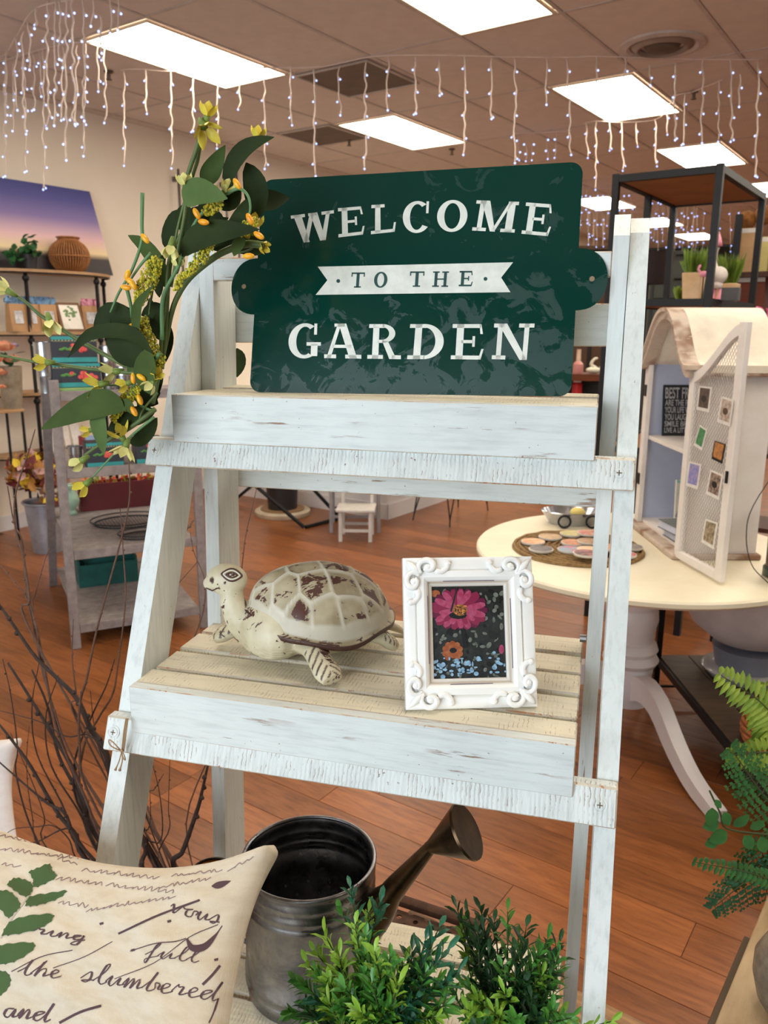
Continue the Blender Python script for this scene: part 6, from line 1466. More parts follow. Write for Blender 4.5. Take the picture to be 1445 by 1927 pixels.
# black pot on a round stand and a crossed black frame
q = Pz(532, 968, 0)
rs = thing('round_wood_base', 'round pale wooden base under the black floor pot', 'stand', Matrix.Translation(q))
part('disc', M_('pale_wood_disc', (206, 190, 164), .6), rs, lambda b: b.lathe([(.235, .001), (.24, .01), (.24, .04), (.225, .05)], 40, (q.x, q.y)), smooth=30)
part('foot_ring', M_('brown_ring', (150, 116, 80), .6), rs, lambda b: b.lathe([(.19, .0505), (.19, .060)], 32, (q.x, q.y)), smooth=30)
bp_ = thing('black_floor_pot', 'tall black cylinder pot on the round wooden base', 'pot', Matrix.Translation((q.x, q.y, .06)))
part('pot', m_pot2, bp_, lambda b: b.lathe([(.125, .061), (.16, .60), (.15, .60), (.12, .10)], 36, (q.x, q.y)), smooth=30)
part('soil', M_('dark_soil', (40, 32, 28), .9), bp_, lambda b: b.lathe([(.152, .54), (.10, .555), (.02, .55)], 24, (q.x, q.y)))
fr0 = Pz(572, 993, 0); m_bf = M_('black_frame', (28, 28, 30), .5, .4)
xf = thing('crossed_black_frame', 'black metal frame with slanting legs in front of the black pot', 'stand', Matrix.Translation(fr0))
for a, c_ in (((572, 992), (470, 905)), ((575, 992), (640, 975)), ((640, 975), (578, 908)), ((440, 942), (485, 905))):
    A0_ = Pz(a[0], a[1], .012); 
    if a[1] < 960 and a[0] > 600: A0_ = Pz(640, 975, .012)
    C0_ = Pz(c_[0], c_[1], .012) if c_ == (640, 975) else None
    if C0_ is None:
        Y = A0_.y; C0_ = Py(c_[0], c_[1], Y)
    b = MB(); b.tube([A0_, C0_], .016, 6); b.build('bar', m_bf, xf)
pa = Py(470, 905, fr0.y)
part('top_bar', m_bf, xf, lambda b: b.tube([Py(460, 900, fr0.y), Py(600, 905, fr0.y)], .016, 6))
# hairpin-leg table
m_ht = M_('bench_top_dark', (90, 66, 48), .6); pts_ = [(777, 980), (846, 993), (918, 962), (862, 955)]
P4 = [Pz(x, y, 0) for x, y in pts_]; cen = sum(P4, Vector())/4
hp = thing('hairpin_table', 'small table on thin black hairpin legs standing under the upper tray', 'table', Matrix.Translation((cen.x, cen.y, 0)))
for p_ in P4:
    d_ = (cen-p_); d_.z = 0; d_.normalize()
    for s_2 in (-.05, .05):
        sd = Vector((-d_.y, d_.x, 0)); b = MB(); b.tube([p_+Vector((0, 0, .004)), p_+Vector((0, 0, .06))+d_*.01, p_+d_*.09+sd*s_2+Vector((0, 0, .38)), p_+d_*.05+sd*s_2*1.4+Vector((0, 0, .66))], .006, 6); b.build('leg', m_bf, hp, smooth=True)
part('tabletop', m_ht, hp, lambda b: b.hexa([P4[0]+Vector((0, 0, .661)), P4[1]+Vector((0, 0, .661)), P4[2]+Vector((0, 0, .661)), P4[3]+Vector((0, 0, .661)), P4[0]+Vector((0, 0, .69)), P4[1]+Vector((0, 0, .69)), P4[2]+Vector((0, 0, .69)), P4[3]+Vector((0, 0, .69))]))
# bottles on the partition seen left of the sign
bc_ = [((196, 120, 140), 448, 650), ((150, 120, 180), 455, 664), ((222, 190, 170), 462, 655), ((200, 70, 90), 470, 672), ((120, 140, 70), 478, 660), ((230, 210, 190), 452, 690)]
for i, (col, x, yt) in enumerate(bc_):
    q = Py(x, yt, 7.0); q = toroom(q); 
    z0 = .981; rr2 = .028
    T.append(FR); bb_ = q.x; aa = min(max(q.y, 5.52), 6.4)
    t = thing('coloured_bottle', ('pink', 'violet', 'cream', 'red', 'olive', 'pale')[i]+' bottle on the white partition, seen in the gap left of the sign', 'bottle', FR @ Matrix.Translation((bb_, aa, z0)), 'bottles on the partition')
    part('glass', M_('bottle_%d' % i, col, .3), t, lambda b: b.lathe([(rr2, z0), (rr2*1.1, z0+.02), (rr2*1.1, z0+(q.z-z0)*.65), (rr2*.45, z0+(q.z-z0)*.8), (rr2*.45, q.z)], 16, (bb_, aa)), smooth=30)
    part('stopper', m_blk, t, lambda b: b.lathe([(rr2*.5, q.z+.0005), (rr2*.5, q.z+.02)], 12, (bb_, aa)))
    T.pop()
# sideboard with a swan, seen right of the sign
Y0 = 8.6; L0, R0 = Py(1040, 704, Y0), Py(1150, 704, Y0); zt = L0.z
m_sb = M_('brown_sideboard', (110, 56, 26), .45, c2=(84, 40, 18), stretch=(1, 1, 8), sc=4)
sb = thing('brown_sideboard', 'brown wooden sideboard far behind, seen right of the sign', 'cabinet', Matrix.Translation(((L0.x+R0.x)/2, Y0+.2, 0)))
part('top', m_sb, sb, lambda b: b.box(L0.x, R0.x, Y0-.01, Y0+.42, zt-.07, zt)); part('back_panel', M_('black_panel', (22, 20, 20), .6), sb, lambda b: b.box(L0.x+.02, R0.x-.02, Y0+.36, Y0+.40, .1, zt-.0705))
for x in (L0.x+.02, R0.x-.07): part('leg', m_sb, sb, lambda b: b.box(x, x+.05, Y0+.01, Y0+.06, 0, zt-.0705))
part('low_shelf', m_sb, sb, lambda b: b.box(L0.x+.071, R0.x-.071, Y0+.02, Y0+.355, .64, .67))
c = Py(1118, 700, Y0+.12)
sw = thing('swan_figurine', 'white swan figurine on a scattered cream cloth on the sideboard', 'figurine', Matrix.Translation((c.x, Y0+.15, zt)))
m_cr = M_('cream_ceramic', (232, 228, 206), .5)
b = MB(); b.ball((c.x, Y0+.15, zt+.036), (.085, .05, .035), 16, 10); b.tube(spline([(c.x+.02, Y0+.15, zt+.05), (c.x-.03, Y0+.15, zt+.10), (c.x+.0, Y0+.15, zt+.15), (c.x+.035, Y0+.15, zt+.165)], 10), [.028, .024, .020, .018, .016, .015, .015, .015, .014, .010], 10); b.build('body', m_cr, sw, smooth=True)
part('tail', m_cr, sw, lambda b: b.leaf([(c.x+.06, Y0+.15, zt+.04), (c.x+.10, Y0+.15, zt+.08), (c.x+.12, Y0+.15, zt+.12)], .06, (0, -1, 0), n=6), smooth=True)
c = Py(1088, 700, Y0+.1)
pk = thing('pink_bottle', 'pink glass bottle with a pale neck beside the swan', 'bottle', Matrix.Translation((c.x, Y0+.12, zt)))
part('body', M_('pink_glass', (206, 140, 132), .3), pk, lambda b: b.lathe([(.05, zt+.001), (.055, zt+.02), (.055, zt+.10), (.03, zt+.13)], 20, (c.x, Y0+.12)), smooth=30)
part('neck', M_('pale_neck', (226, 196, 172), .5), pk, lambda b: b.lathe([(.024, zt+.1305), (.022, zt+.25), (.026, zt+.255)], 16, (c.x, Y0+.12)), smooth=30)
c = Py(1088, 725, Y0+.1)
rcn = thing('red_canister', 'red canister on the low shelf of the brown sideboard', 'canister', Matrix.Translation((c.x, Y0+.15, .6705)))
part('can', m_red, rcn, lambda b: b.lathe([(.05, .671), (.055, .69), (.055, 1.0), (.04, 1.02)], 20, (c.x, Y0+.15)), smooth=30); part('lid', m_wht, rcn, lambda b: b.lathe([(.045, 1.0205), (.04, 1.05)], 20, (c.x, Y0+.15)), smooth=30)
T.pop()
# ================================================================== round white table at the right
T.append(I4)
m_cw = M_('cream_paint', (240, 230, 204), .38, c2=(232, 220, 192), sc=6); m_wp = M_('white_table_paint', (232, 226, 226), .4, c2=(222, 216, 216), sc=6)
RTX, RTY, RTR, TZ = 1.007, 3.047, .637, .75
rtb = thing('round_white_table', 'round white pedestal table with curved feet at the right', 'table', Matrix.Translation((RTX, RTY, 0)))
part('tabletop', m_cw, rtb, lambda b: b.lathe([(RTR-.06, TZ-.034), (RTR-.012, TZ-.032), (RTR, TZ-.022), (RTR, TZ-.008), (RTR-.006, TZ-.001), (RTR-.014, TZ)], 96, (RTX, RTY)), smooth=35)
part('pedestal', m_wp, rtb, lambda b: b.lathe([(.085, .10), (.088, .11), (.088, .265), (.100, .27), (.112, .29), (.100, .312), (.094, .316), (.106, .335), (.098, .36), (.085, .37), (.088, .42), (.098, .46), (.094, .50), (.088, .51), (.092, .52), (.092, .54), (.080, .55), (.074, .60), (.078, .66), (.085, .70), (.14, .715)], 40, (RTX, RTY)), smooth=40)
for a_deg in (-81, 62, 172):
    a = math.radians(a_deg); dx, dy = math.cos(a), math.sin(a); nx, ny = -dy, dx
    P = spline([(.06, 0, .185), (.15, 0, .215), (.26, 0, .195), (.40, 0, .105), (.54, 0, .045), (.70, 0, .022)], 14); vs = []; fs = []
    for i, q in enumerate(P):
        t = (P[min(i+1, 13)]-P[max(i-1, 0)]).normalized(); n_ = Vector((-t.z, 0, t.x)); hh = .052*(1-.55*i/13); ww = .030*(1-.2*i/13)
        for s1, s2 in ((-1, -1), (1, -1), (1, 1), (-1, 1)):
            c = q+n_*hh*s2; c.z = max(c.z, .001); vs.append((RTX+dx*c.x+nx*ww*s1, RTY+dy*c.x+ny*ww*s1, c.z))
    for i in range(13):
        for j in range(4): fs.append((i*4+j, i*4+(j+1) % 4, (i+1)*4+(j+1) % 4, (i+1)*4+j))
    fs += [(3, 2, 1, 0), (52, 53, 54, 55)]
    b = MB(); b.add(vs, fs); b.build('curved_leg', m_wp, rtb, smooth=50)
# woven mat and round coasters
mc_ = Vector((.76, 3.03)); 
mat_t = thing('woven_mat', 'round woven brown placemat under the coasters on the white table', 'placemat', Matrix.Translation((mc_.x, mc_.y, TZ)))
m_wov = M_('seagrass', (158, 126, 80), .8, c2=(112, 84, 50), sc=60, bp=.5, bsc=160); MR = .25
part('base', m_wov, mat_t, lambda b: b.lathe([(MR, TZ+.0005), (MR+.004, TZ+.004), (MR, TZ+.007), (.01, TZ+.0072)], 56, (mc_.x, mc_.y)), smooth=40)
b = MB()
for k in range(11): r = .03+k*.0215; b.tube([(mc_.x+r*math.cos(2*PI*i/48), mc_.y+r*math.sin(2*PI*i/48), TZ+.008+.002*math.sin(i*2+k)) for i in range(48)], .0068, 5, closed=True)
b.build('woven_ring', m_wov, mat_t, smooth=True, kind='stuff')
m_cor = M_('coaster_white', (226, 218, 206), .5)
cols = {'peach and cream': ((232, 170, 120), (214, 120, 80)), 'sand swirled': ((214, 180, 130), (170, 130, 90)), 'green and yellow': ((180, 176, 90), (226, 200, 140)), 'orange brown patterned': ((190, 110, 70), (226, 160, 120)), 'grey black speckled': ((120, 110, 110), (60, 56, 60)), 'blue and pink': ((90, 180, 196), (220, 70, 110)), 'pale cream': ((236, 206, 170), (226, 190, 150)), 'black with pink fruit': ((50, 40, 44), (200, 120, 120)), 'red and cream': ((196, 70, 50), (232, 190, 160)), 'orange rimmed': ((224, 130, 60), (240, 200, 160)), 'white with red mark': ((230, 220, 214), (200, 50, 46)), 'grey rimmed': ((170, 160, 150), (130, 120, 116)), 'tan floral': ((200, 160, 120), (150, 110, 80))}
cps = [(1003, 1020, .036), (1035, 1011, .04), (1075, 1005, .03), (1018, 1034, .03), (1078, 1022, .044), (1072, 1035, .032), (1108, 1008, .04), (1108, 1040, .042), (1104, 1055, .024), (1108, 1024, .03), (1192, 1048, .04), (1188, 1030, .03), (1150, 1040, .03)]
nm_ = ['orange rimmed', 'sand swirled', 'green and yellow', 'grey black speckled', 'orange brown patterned', 'blue and pink', 'red and cream', 'pale cream', 'black with pink fruit', 'tan floral', 'white with red mark', 'grey rimmed', 'peach and cream']
placed = []
for k, (x, y, zz) in enumerate(cps):
    q = Pz(x, y, TZ+.02); d0 = Vector((q.x-mc_.x, q.y-mc_.y)); 
    if d0.length > MR-.05: d0 *= (MR-.05)/d0.length
    cx, cy = mc_.x+d0.x, mc_.y+d0.y; z0 = TZ+.0165
    for (px_, py_, pz_) in placed:
        if math.hypot(px_-cx, py_-cy) < .094: z0 = max(z0, pz_+.0095)
    placed.append((cx, cy, z0)); c1, c2 = cols[nm_[k]]
    t = thing('round_coaster', nm_[k]+' round coaster on the woven mat on the white table', 'coaster', Matrix.Translation((cx, cy, z0)), 'coasters on the woven mat')
    part('disc', m_cor, t, lambda b: b.lathe([(.046, z0), (.047, z0+.002), (.047, z0+.007), (.046, z0+.008)], 28, (cx, cy)), smooth=30)
    part('printed_face', M_('coaster_print_%d' % k, c1, .35, c2=c2, sc=38), t, lambda b: b.lathe([(.043, z0+.0081), (.0428, z0+.0088)], 28, (cx, cy)))
# oval metal tray with ring handles
q = Pz(1068, 975, TZ); tx, ty = q.x, min(q.y+.06, 3.46)
tray = thing('metal_tray', 'grey metal oval tray with black ring handles at the back of the white table', 'tray', Matrix.Translation((tx, ty, TZ)))
b = MB(); b.lathe([(.075, TZ+.001), (.10, TZ+.05), (.106, TZ+.06), (.102, TZ+.062), (.095, TZ+.05), (.07, TZ+.006)], 36, (tx, ty), sx=1.35, sy=.9); b.build('bowl', m_zinc2, tray, smooth=40)
for s in (-1, 1):
    hx, hy = tx+s*.06, ty-.105
    b = MB(); b.tube([(hx+.026*math.cos(2*PI*i/20), hy, TZ+.032+.026*math.sin(2*PI*i/20)) for i in range(20)], .0048, 6, closed=True); b.build('ring_handle', m_blk, tray, smooth=True)
b = MB(); b.ball((tx+.02, ty, TZ+.05), (.035, .03, .022), 10, 6); tag(b.build('yellow_candle', M_('yellow_wax', (236, 214, 120), .5), smooth=True), 'small yellow candle lying in the grey metal tray', 'candle')
# arched cabinet with an open mesh door
m_cab = M_('cabinet_white', (236, 228, 222), .55, c2=(226, 216, 208), sc=10); m_cabin = M_('cabinet_inside_cool_lit', (190, 196, 216), .6, c2=(180, 186, 208), sc=6)  # inside tinted blue: cool daylight put into its colour
m_worn = paint('cabinet_worn_edge', (206, 186, 168), (138, 102, 78), amt=.38, stretch=(6, 6, 20), fleck=.66)
m_roof = M_('cabinet_roof_cream', (240, 226, 206), .6)
X0, X1, YN, YF, CZ0, CZS = 1.11, 1.40, 2.905, 3.455, TZ+.022, 1.455
cab = thing('arched_cabinet', 'white distressed arched cabinet with its door open on the round table', 'cabinet', Matrix.Translation(((X0+X1)/2, (YN+YF)/2, TZ)))
YM = (YN+YF)/2; AH = .205
def archz(y):
    t = min(1, abs(y-YM)/(YF-YM)); return CZS+AH*(.5+.5*math.cos(PI*min(1, t**1.25)))
part('base_moulding', m_worn, cab, lambda b: b.box(X0-.03, X1+.015, YN-.02, YF+.02, TZ+.0005, TZ+.022, c=.004))
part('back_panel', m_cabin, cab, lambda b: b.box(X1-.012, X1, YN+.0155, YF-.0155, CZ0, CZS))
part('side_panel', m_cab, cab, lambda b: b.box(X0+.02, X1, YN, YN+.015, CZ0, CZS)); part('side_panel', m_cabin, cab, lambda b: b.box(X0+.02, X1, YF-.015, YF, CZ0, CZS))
for y0, y1 in ((YN, YN+.045), (YF-.045, YF)): part('stile', m_cab, cab, lambda b: b.box(X0, X0+.0195, y0, y1, CZ0, CZS, c=.001))
part('inner_shelf', m_cab, cab, lambda b: b.box(X0+.021, X1-.0125, YN+.0155, YF-.0155, 1.135, 1.150))
part('floor_board', m_cab, cab, lambda b: b.box(X0+.021, X1-.0125, YN+.0155, YF-.0155, CZ0+.0005, CZ0+.012))
def band(b, x0, x1, off0, off1, ylo, yhi, n=36, ov=.0):
    vs = []; fs = []
    for i in range(n+1):
        y = ylo+(yhi-ylo)*i/n
        for x, o in ((x0, off0), (x1, off0), (x1, off1), (x0, off1)): vs.append((x, y, archz(y)+o))
    for i in range(n):
        for j in range(4): fs.append((i*4+j, (i+1)*4+j, (i+1)*4+(j+1) % 4, i*4+(j+1) % 4))
    fs += [(0, 1, 2, 3), (n*4+3, n*4+2, n*4+1, n*4)]
    b.add(vs, fs)
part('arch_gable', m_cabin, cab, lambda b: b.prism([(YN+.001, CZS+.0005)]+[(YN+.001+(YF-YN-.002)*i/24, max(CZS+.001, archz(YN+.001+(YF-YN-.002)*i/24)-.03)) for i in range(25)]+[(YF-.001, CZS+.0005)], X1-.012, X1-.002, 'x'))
part('arch_moulding', m_worn, cab, lambda b: band(b, X0-.03, X0+.02, -.028, .0, YN-.03, YF+.03))
part('arch_moulding', m_worn, cab, lambda b: band(b, X0-.042, X0+.02, .0005, .016, YN-.045, YF+.045))
part('arch_roof', m_roof, cab, lambda b: band(b, X0+.0205, X1+.03, -.010, .016, YN-.045, YF+.045), smooth=30)
part('cornice', m_worn, cab, lambda b: b.box(X0+.021, X1+.03, YN-.045, YN-.0005, CZS-.022, CZS-.0105, c=.003))
for z in (1.34, .96): part('hinge', m_blk, cab, lambda b: b.box(X0-.004, X0-.0005, YF-.035, YF-.008, z-.024, z+.024))
# door: stands open toward the viewer
D0 = Vector((X0+.001, YN-.006)); D1 = Vector((1.155, 2.585)); dd = (D1-D0); DW = dd.length; dd.normalize(); dn = Vector((dd.y, -dd.x))
FD = Matrix(((dd.x, -dn.x, 0, D0.x), (dd.y, -dn.y, 0, D0.y), (0, 0, 1, 0), (0, 0, 0, 1)))
door = cab
T.append(FD)
dt = 0.02; Z0 = TZ+.012
def dtop(x): t = x/DW; return 1.445+.175*(.5-.5*math.cos(PI*t))
dr_ = part('door', m_cab, cab, lambda b: (b.box(0, .030, -dt, 0, Z0+.0305, dtop(0)-.01)))
part('door_stile', m_cab, dr_, lambda b: b.box(DW-.040, DW, -dt, 0, Z0, dtop(DW)-.0, c=.002))
part('door_rail', m_cab, dr_, lambda b: b.box(0, DW-.0405, -dt, 0, Z0, Z0+.030, c=.002))
b = MB(); vs = []; fs = []; n = 24
for i in range(n+1):
    x = (DW-.0405)*i/n
    for yy, o in ((-dt, 0), (0, 0), (0, -.036), (-dt, -.036)): vs.append((x, yy, dtop(x)+o))
for i in range(n):
    for j in range(4): fs.append((i*4+j, i*4+(j+1) % 4, (i+1)*4+(j+1) % 4, (i+1)*4+j))
fs += [(3, 2, 1, 0), (n*4, n*4+1, n*4+2, n*4+3)]
b.add(vs, fs); b.build('arched_rail', m_cab, dr_, smooth=30)
b = MB(); s_p = .0125
def seg(b, x0, z0, x1, z1, r=.0009): b.tube([(x0, -dt/2, z0), (x1, -dt/2, z1)], r, 4, caps=False)
xl, xr, zl = .030, DW-.040, Z0+.030
for sgn in (1, -1):
    c0 = -3.0
    while c0 < 3.0:
        pts = []
        # z = c0 + sgn*1.4*x clipped to the opening
        for i in range(25):
            x = xl+(xr-xl)*i/24; z = c0+sgn*1.4*x
            if zl <= z <= dtop(x)-.034: pts.append((x, z))
        if len(pts) > 1: seg(b, pts[0][0], pts[0][1], pts[-1][0], pts[-1][1])
        c0 += s_p*1.75
b.build('wire_mesh', M_('mesh_wire', (176, 170, 168), .5, .5), dr_, kind='stuff')
part('latch', m_blk, dr_, lambda b: b.box(DW-.024, DW-.014, -dt-.006, -dt-.0005, 1.10, 1.14)); 
for z in (1.33, .90): part('hinge', m_blk, dr_, lambda b: b.box(-.004, .012, .0005, .004, z-.03, z+.03))
# polaroid photos clipped on the mesh
FDi = FD.inverted()
def Pd(x, y):
    o = FDi @ Vector((0, 0, H)); e = FDi.to_3x3() @ ray(x, y); t = (-dt-.0-o.y)/e.y if o.y < 0 else (.0-o.y)/e.y; return o+e*t
FDside = -1 if (FDi @ Vector((0, 0, H))).y < 0 else 1
fy0 = -dt-.004 if FDside < 0 else .004
def Pd2(x, y):
    o = FDi @ Vector((0, 0, H)); e = FDi.to_3x3() @ ray(x, y); t = (fy0-o.y)/e.y; q = o+e*t; return q.x, q.z
phs = [('photo of a dark dog face', (58, 48, 42), (110, 90, 80), [(1316,726),(1340,729),(1334,776),(1311,771)], 'w'), ('photo of a tabby cat', (150, 120, 100), (220, 210, 200), [(1358,746),(1381,753),(1374,803),(1350,794)], 'w'),
 ('tilted photo of something green', (40, 110, 70), (100, 160, 110), [(1317,800),(1331,809),(1321,848),(1306,838)], 'w'), ('dark framed photo of an orange flower', (214, 140, 60), (120, 90, 80), [(1345,829),(1366,836),(1359,873),(1339,863)], 'b'),
 ('photo of a purple evening sky', (110, 120, 190), (180, 160, 190), [(1297,868),(1320,874),(1313,921),(1291,914)], 'w'), ('photo of a black cat on a pale ground', (40, 38, 42), (200, 170, 150), [(1337,884),(1361,894),(1353,941),(1329,929)], 'w'), ('photo of a pale dog by black shapes', (190, 170, 140), (60, 56, 50), [(1328,976),(1351,984),(1343,1034),(1320,1020)], 'w')]
for k, (lb, c1, c2, qd, brd) in enumerate(phs):
    P = [Pd2(*p_) for p_ in qd]; cx = sum(p_[0] for p_ in P)/4; cz2 = sum(p_[1] for p_ in P)/4
    t = thing('clipped_photo', 'small '+lb+' clipped on the open cabinet door', 'photo', FD @ Matrix.Translation((cx, fy0, cz2)), 'photos clipped on the door mesh')
    ya_, yb_ = (fy0-.0012, fy0) if FDside < 0 else (fy0, fy0+.0012)
    part('card', m_wht if brd == 'w' else m_blk, t, lambda b: b.prism(P, ya_, yb_, 'y'))
    I_ = [(cx+(x-cx)*.78, cz2+(z-cz2)*.80+.003) for x, z in P]; yf = ya_-.0004 if FDside < 0 else yb_+.0004
    part('image', M_('photo_image_%d' % k, c1, .4, c2=c2, sc=70), t, lambda b: b.prism(I_, min(yf, yf+.0003), max(yf, yf+.0003), 'y'))
    if k in (0, 5, 1): part('subject', M_('photo_subject_%d' % k, (30, 28, 30) if k != 1 else (90, 66, 52), .4), t, lambda b: b.prism([(cx+.45*(I_[1][0]-I_[0][0])*math.cos(a)*.6, cz2+.012*math.sin(a)) for a in [2*PI*i/12 for i in range(12)]], min(yf, yf)-.0004 if FDside < 0 else yf+.0003, min(yf, yf)-.0002 if FDside < 0 else yf+.0006, 'y'))
T.pop()
# black block-letter sign leaning inside the cabinet
FSg = Matrix.Translation((1.185, YF-.055, 1.1508)) @ Matrix.Rotation(math.radians(-9), 4, 'X')
T.append(FSg)
fs_ = thing('block_letter_sign', 'small black sign with rows of grey block letters inside the cabinet', 'sign', FSg)
SWd, SHt = .195, .215
m_bls = M_('sign_black', (30, 30, 32), .6)
part('backing', m_bls, fs_, lambda b: b.box(0, SWd, 0, .012, 0, SHt, c=.001))
m_blt = M_('block_letters', (176, 174, 172), .6, c2=(150, 148, 146), sc=60)
rows_ = ['BEST FRIENDS', 'ARE THE PEOPLE IN', 'YOUR LIFE WHO MAKE', 'YOU LAUGH LOUDER', 'SMILE BRIGHTER', 'LIVE A LITTLE BETTER']
hs_ = [.052, .030, .030, .030, .028, .026]; zc_ = SHt-.008
for r_t, h_ in zip(rows_, hs_):
    zc_ -= h_
    cu_ = bpy.data.curves.new('txt', 'FONT'); cu_.body = r_t; cu_.extrude = 0; cu_.offset = .02; to = bpy.data.objects.new('txt', cu_); C.objects.link(to)
    dg = bpy.context.evaluated_depsgraph_get(); me = bpy.data.meshes.new_from_object(to.evaluated_get(dg)); bpy.data.objects.remove(to)
    xs = [v.co.x for v in me.vertices]; ys = [v.co.y for v in me.vertices]; sx = (SWd-.014)/(max(xs)-min(xs)); sy = (h_-.004)/(max(ys)-min(ys))
    b = MB(); b.add([(.007+(v.co.x-min(xs))*sx, -.0006, zc_+.002+(v.co.y-min(ys))*sy) for v in me.vertices], [tuple(p_.vertices) for p_ in me.polygons]); b.build('lettering', m_blt, fs_); bpy.data.meshes.remove(me)
T.pop()
# books inside the cabinet
m_pg = M_('book_pages', (214, 216, 232), .7); m_bg = M_('book_grey_cover', (124, 130, 128), .5, c2=(100, 106, 104), sc=20)
def book(name, label, F, w, h, d, cover, grp='books inside the arched cabinet'):
    T.append(F); t = thing(name, label, 'book', F, grp)
    part('cover', cover, t, lambda b: (b.box(0, w, 0, h, 0, .003), b.box(0, w, 0, h, d-.003, d), b.box(w-.004, w, 0, h, .0031, d-.0031)))
    part('pages', m_pg, t, lambda b: b.box(.004, w-.0045, .004, h-.004, .0033, d-.0033)); T.pop()
zf = CZ0+.0125
book('hardcover_book', 'grey hardcover book at the bottom of the cabinet stack', Matrix.Translation((1.135, 2.99, zf)) @ Matrix.Rotation(math.radians(4), 4, 'Z'), .19, .14, .030, m_bg)
book('hardcover_book', 'grey hardcover book lying on top of the cabinet stack', Matrix.Translation((1.125, 3.00, zf+.031)) @ Matrix.Rotation(math.radians(8), 4, 'Z'), .19, .14, .034, m_bg)
book('hardcover_book', 'blue grey hardcover leaning upright on the stacked books', Matrix.Translation((1.19, 3.03, zf+.067)) @ Matrix.Rotation(math.radians(-66), 4, 'Y'), .16, .10, .024, M_('book_slate', (92, 98, 120), .5))
FB = Matrix.Translation((1.215, 3.25, zf)) @ Matrix.Rotation(math.radians(-6), 4, 'X'); T.append(FB)
cbk = thing('cream_book', 'cream book with a red arch and coloured lines standing behind the grey books', 'book', FB)
part('cover', M_('cream_cover', (228, 224, 208), .6), cbk, lambda b: b.box(0, .15, 0, .016, 0, .20, c=.001))
part('teal_edge', M_('teal_edge', (150, 200, 190), .6), cbk, lambda b: b.box(.002, .148, -.0006, -.0001, .188, .198))
b = MB(); b.tube([(.075+.045*math.cos(a), -.001, .125+.035*math.sin(a)) for a in [PI*i/14 for i in range(15)]], .004, 5); b.build('printed_arch', M_('print_coral', (206, 110, 90), .6), cbk)
for z, c_ in ((.105, (96, 130, 96)), (.085, (150, 120, 80)), (.065, (196, 96, 80)), (.045, (96, 130, 96))): part('printed_line', M_('print_line_%d' % int(z*1000), c_, .6), cbk, lambda b: b.box(.025, .125, -.0006, -.0001, z, z+.010))
T.pop()
# brown cylinder lamp base cut by the right edge
bx, by = 1.335, 2.68
if True:
    lp = thing('bronze_canister', 'tall bronze canister with a dark green foot cut by the right edge', 'canister', Matrix.Translation((bx+.09, by, TZ)))
    part('foot', M_('dark_green_glaze', (30, 52, 40), .3), lp, lambda b: b.lathe([(.085, TZ+.001), (.092, TZ+.004), (.092, TZ+.03), (.086, TZ+.036)], 40, (bx+.09, by)), smooth=30)
    part('body', M_('bronze_canister', (92, 70, 46), .35, .6, c2=(66, 48, 32), sc=6), lp, lambda b: b.lathe([(.084, TZ+.0365), (.090, TZ+.30), (.085, TZ+.30)], 40, (bx+.09, by)), smooth=30)
m_cable = M_('thin_cable', (40, 30, 28), .5)
b = MB(); b.tube(spline([Vector((1.36, 2.64, 1.22)), Vector((1.26, 2.66, 1.02)), Vector((1.225, 2.62, .92)), Vector((1.245, 2.60, .82)), Vector((1.31, 2.60, TZ+.004))], 20), .0018, 5); tag(b.build('thin_cable', m_cable, smooth=True), 'thin dark cable curving down beside the bronze canister', 'cable')
# ------------------------------------------------ low dark bench with a white urn
lb0, lb1 = Pz(1232, 1232, .20), Pz(1420, 1440, .20); bxl = (lb0.x+lb1.x)/2
lb = thing('low_dark_bench', 'low dark brown plank bench on black iron legs behind the round table foot', 'bench', Matrix.Translation((bxl+.3, 2.7, 0)))
m_dpl = M_('dark_plank', (92, 76, 58), .5, c2=(70, 56, 42), stretch=(2, 8, 2), sc=4)
for k in range(5): part('plank', m_dpl, lb, lambda b: b.box(bxl+.002+k*.13, bxl+.128+k*.13, 1.75, lb0.y, .182, .20, c=.002))
part('frame', m_bf, lb, lambda b: b.box(bxl-.012, bxl+.0, 1.75, lb0.y, .165, .195)); 
for x, y in ((bxl-.006, lb0.y-.012), (bxl-.006, 1.76), (bxl+.64, lb0.y-.012), (bxl+.64, 1.76)):
    part('leg', m_bf, lb, lambda b: b.box(x-.012, x+.012, y-.012, y+.012, 0, .1645 if y < 2 else .64))
part('cross_rod', m_bf, lb, lambda b: b.tube([(bxl+.01, lb0.y-.02, .06), (bxl+.60, lb0.y-.02, .06)], .006, 6))
ux, uy = 1.50, 3.08; zb_ = .2005
urn = thing('white_urn_bowl', 'large white round bowl on a grey pedestal standing under the white table', 'urn', Matrix.Translation((ux, uy, zb_)))
m_urn = M_('urn_white', (206, 196, 194), .5, c2=(190, 180, 180), sc=8); m_urg = M_('urn_grey', (128, 130, 142), .5)
part('bowl', m_urn, urn, lambda b: b.lathe([(.06, .335), (.15, .365), (.23, .43), (.275, .52), (.29, .60), (.28, .60), (.26, .52), (.14, .40)], 48, (ux, uy)), smooth=40)
part('pedestal', m_urg, urn, lambda b: b.lathe([(.12, .243), (.125, .26), (.14, .33), (.10, .3345)], 40, (ux, uy)), smooth=40)
part('glass_dish', M_('milky_glass', (190, 190, 190), .12), urn, lambda b: b.lathe([(.12, .201), (.15, .205), (.175, .235), (.165, .240), (.13, .2425)], 40, (ux, uy)), smooth=40)
wkx, wky = Pz(1440, 1390, .22).x, Pz(1440, 1390, .22).y
wb = thing('wicker_basket', 'woven orange brown basket half hidden behind the fern at the right edge', 'basket', Matrix.Translation((wkx+.03, wky, zb_)))
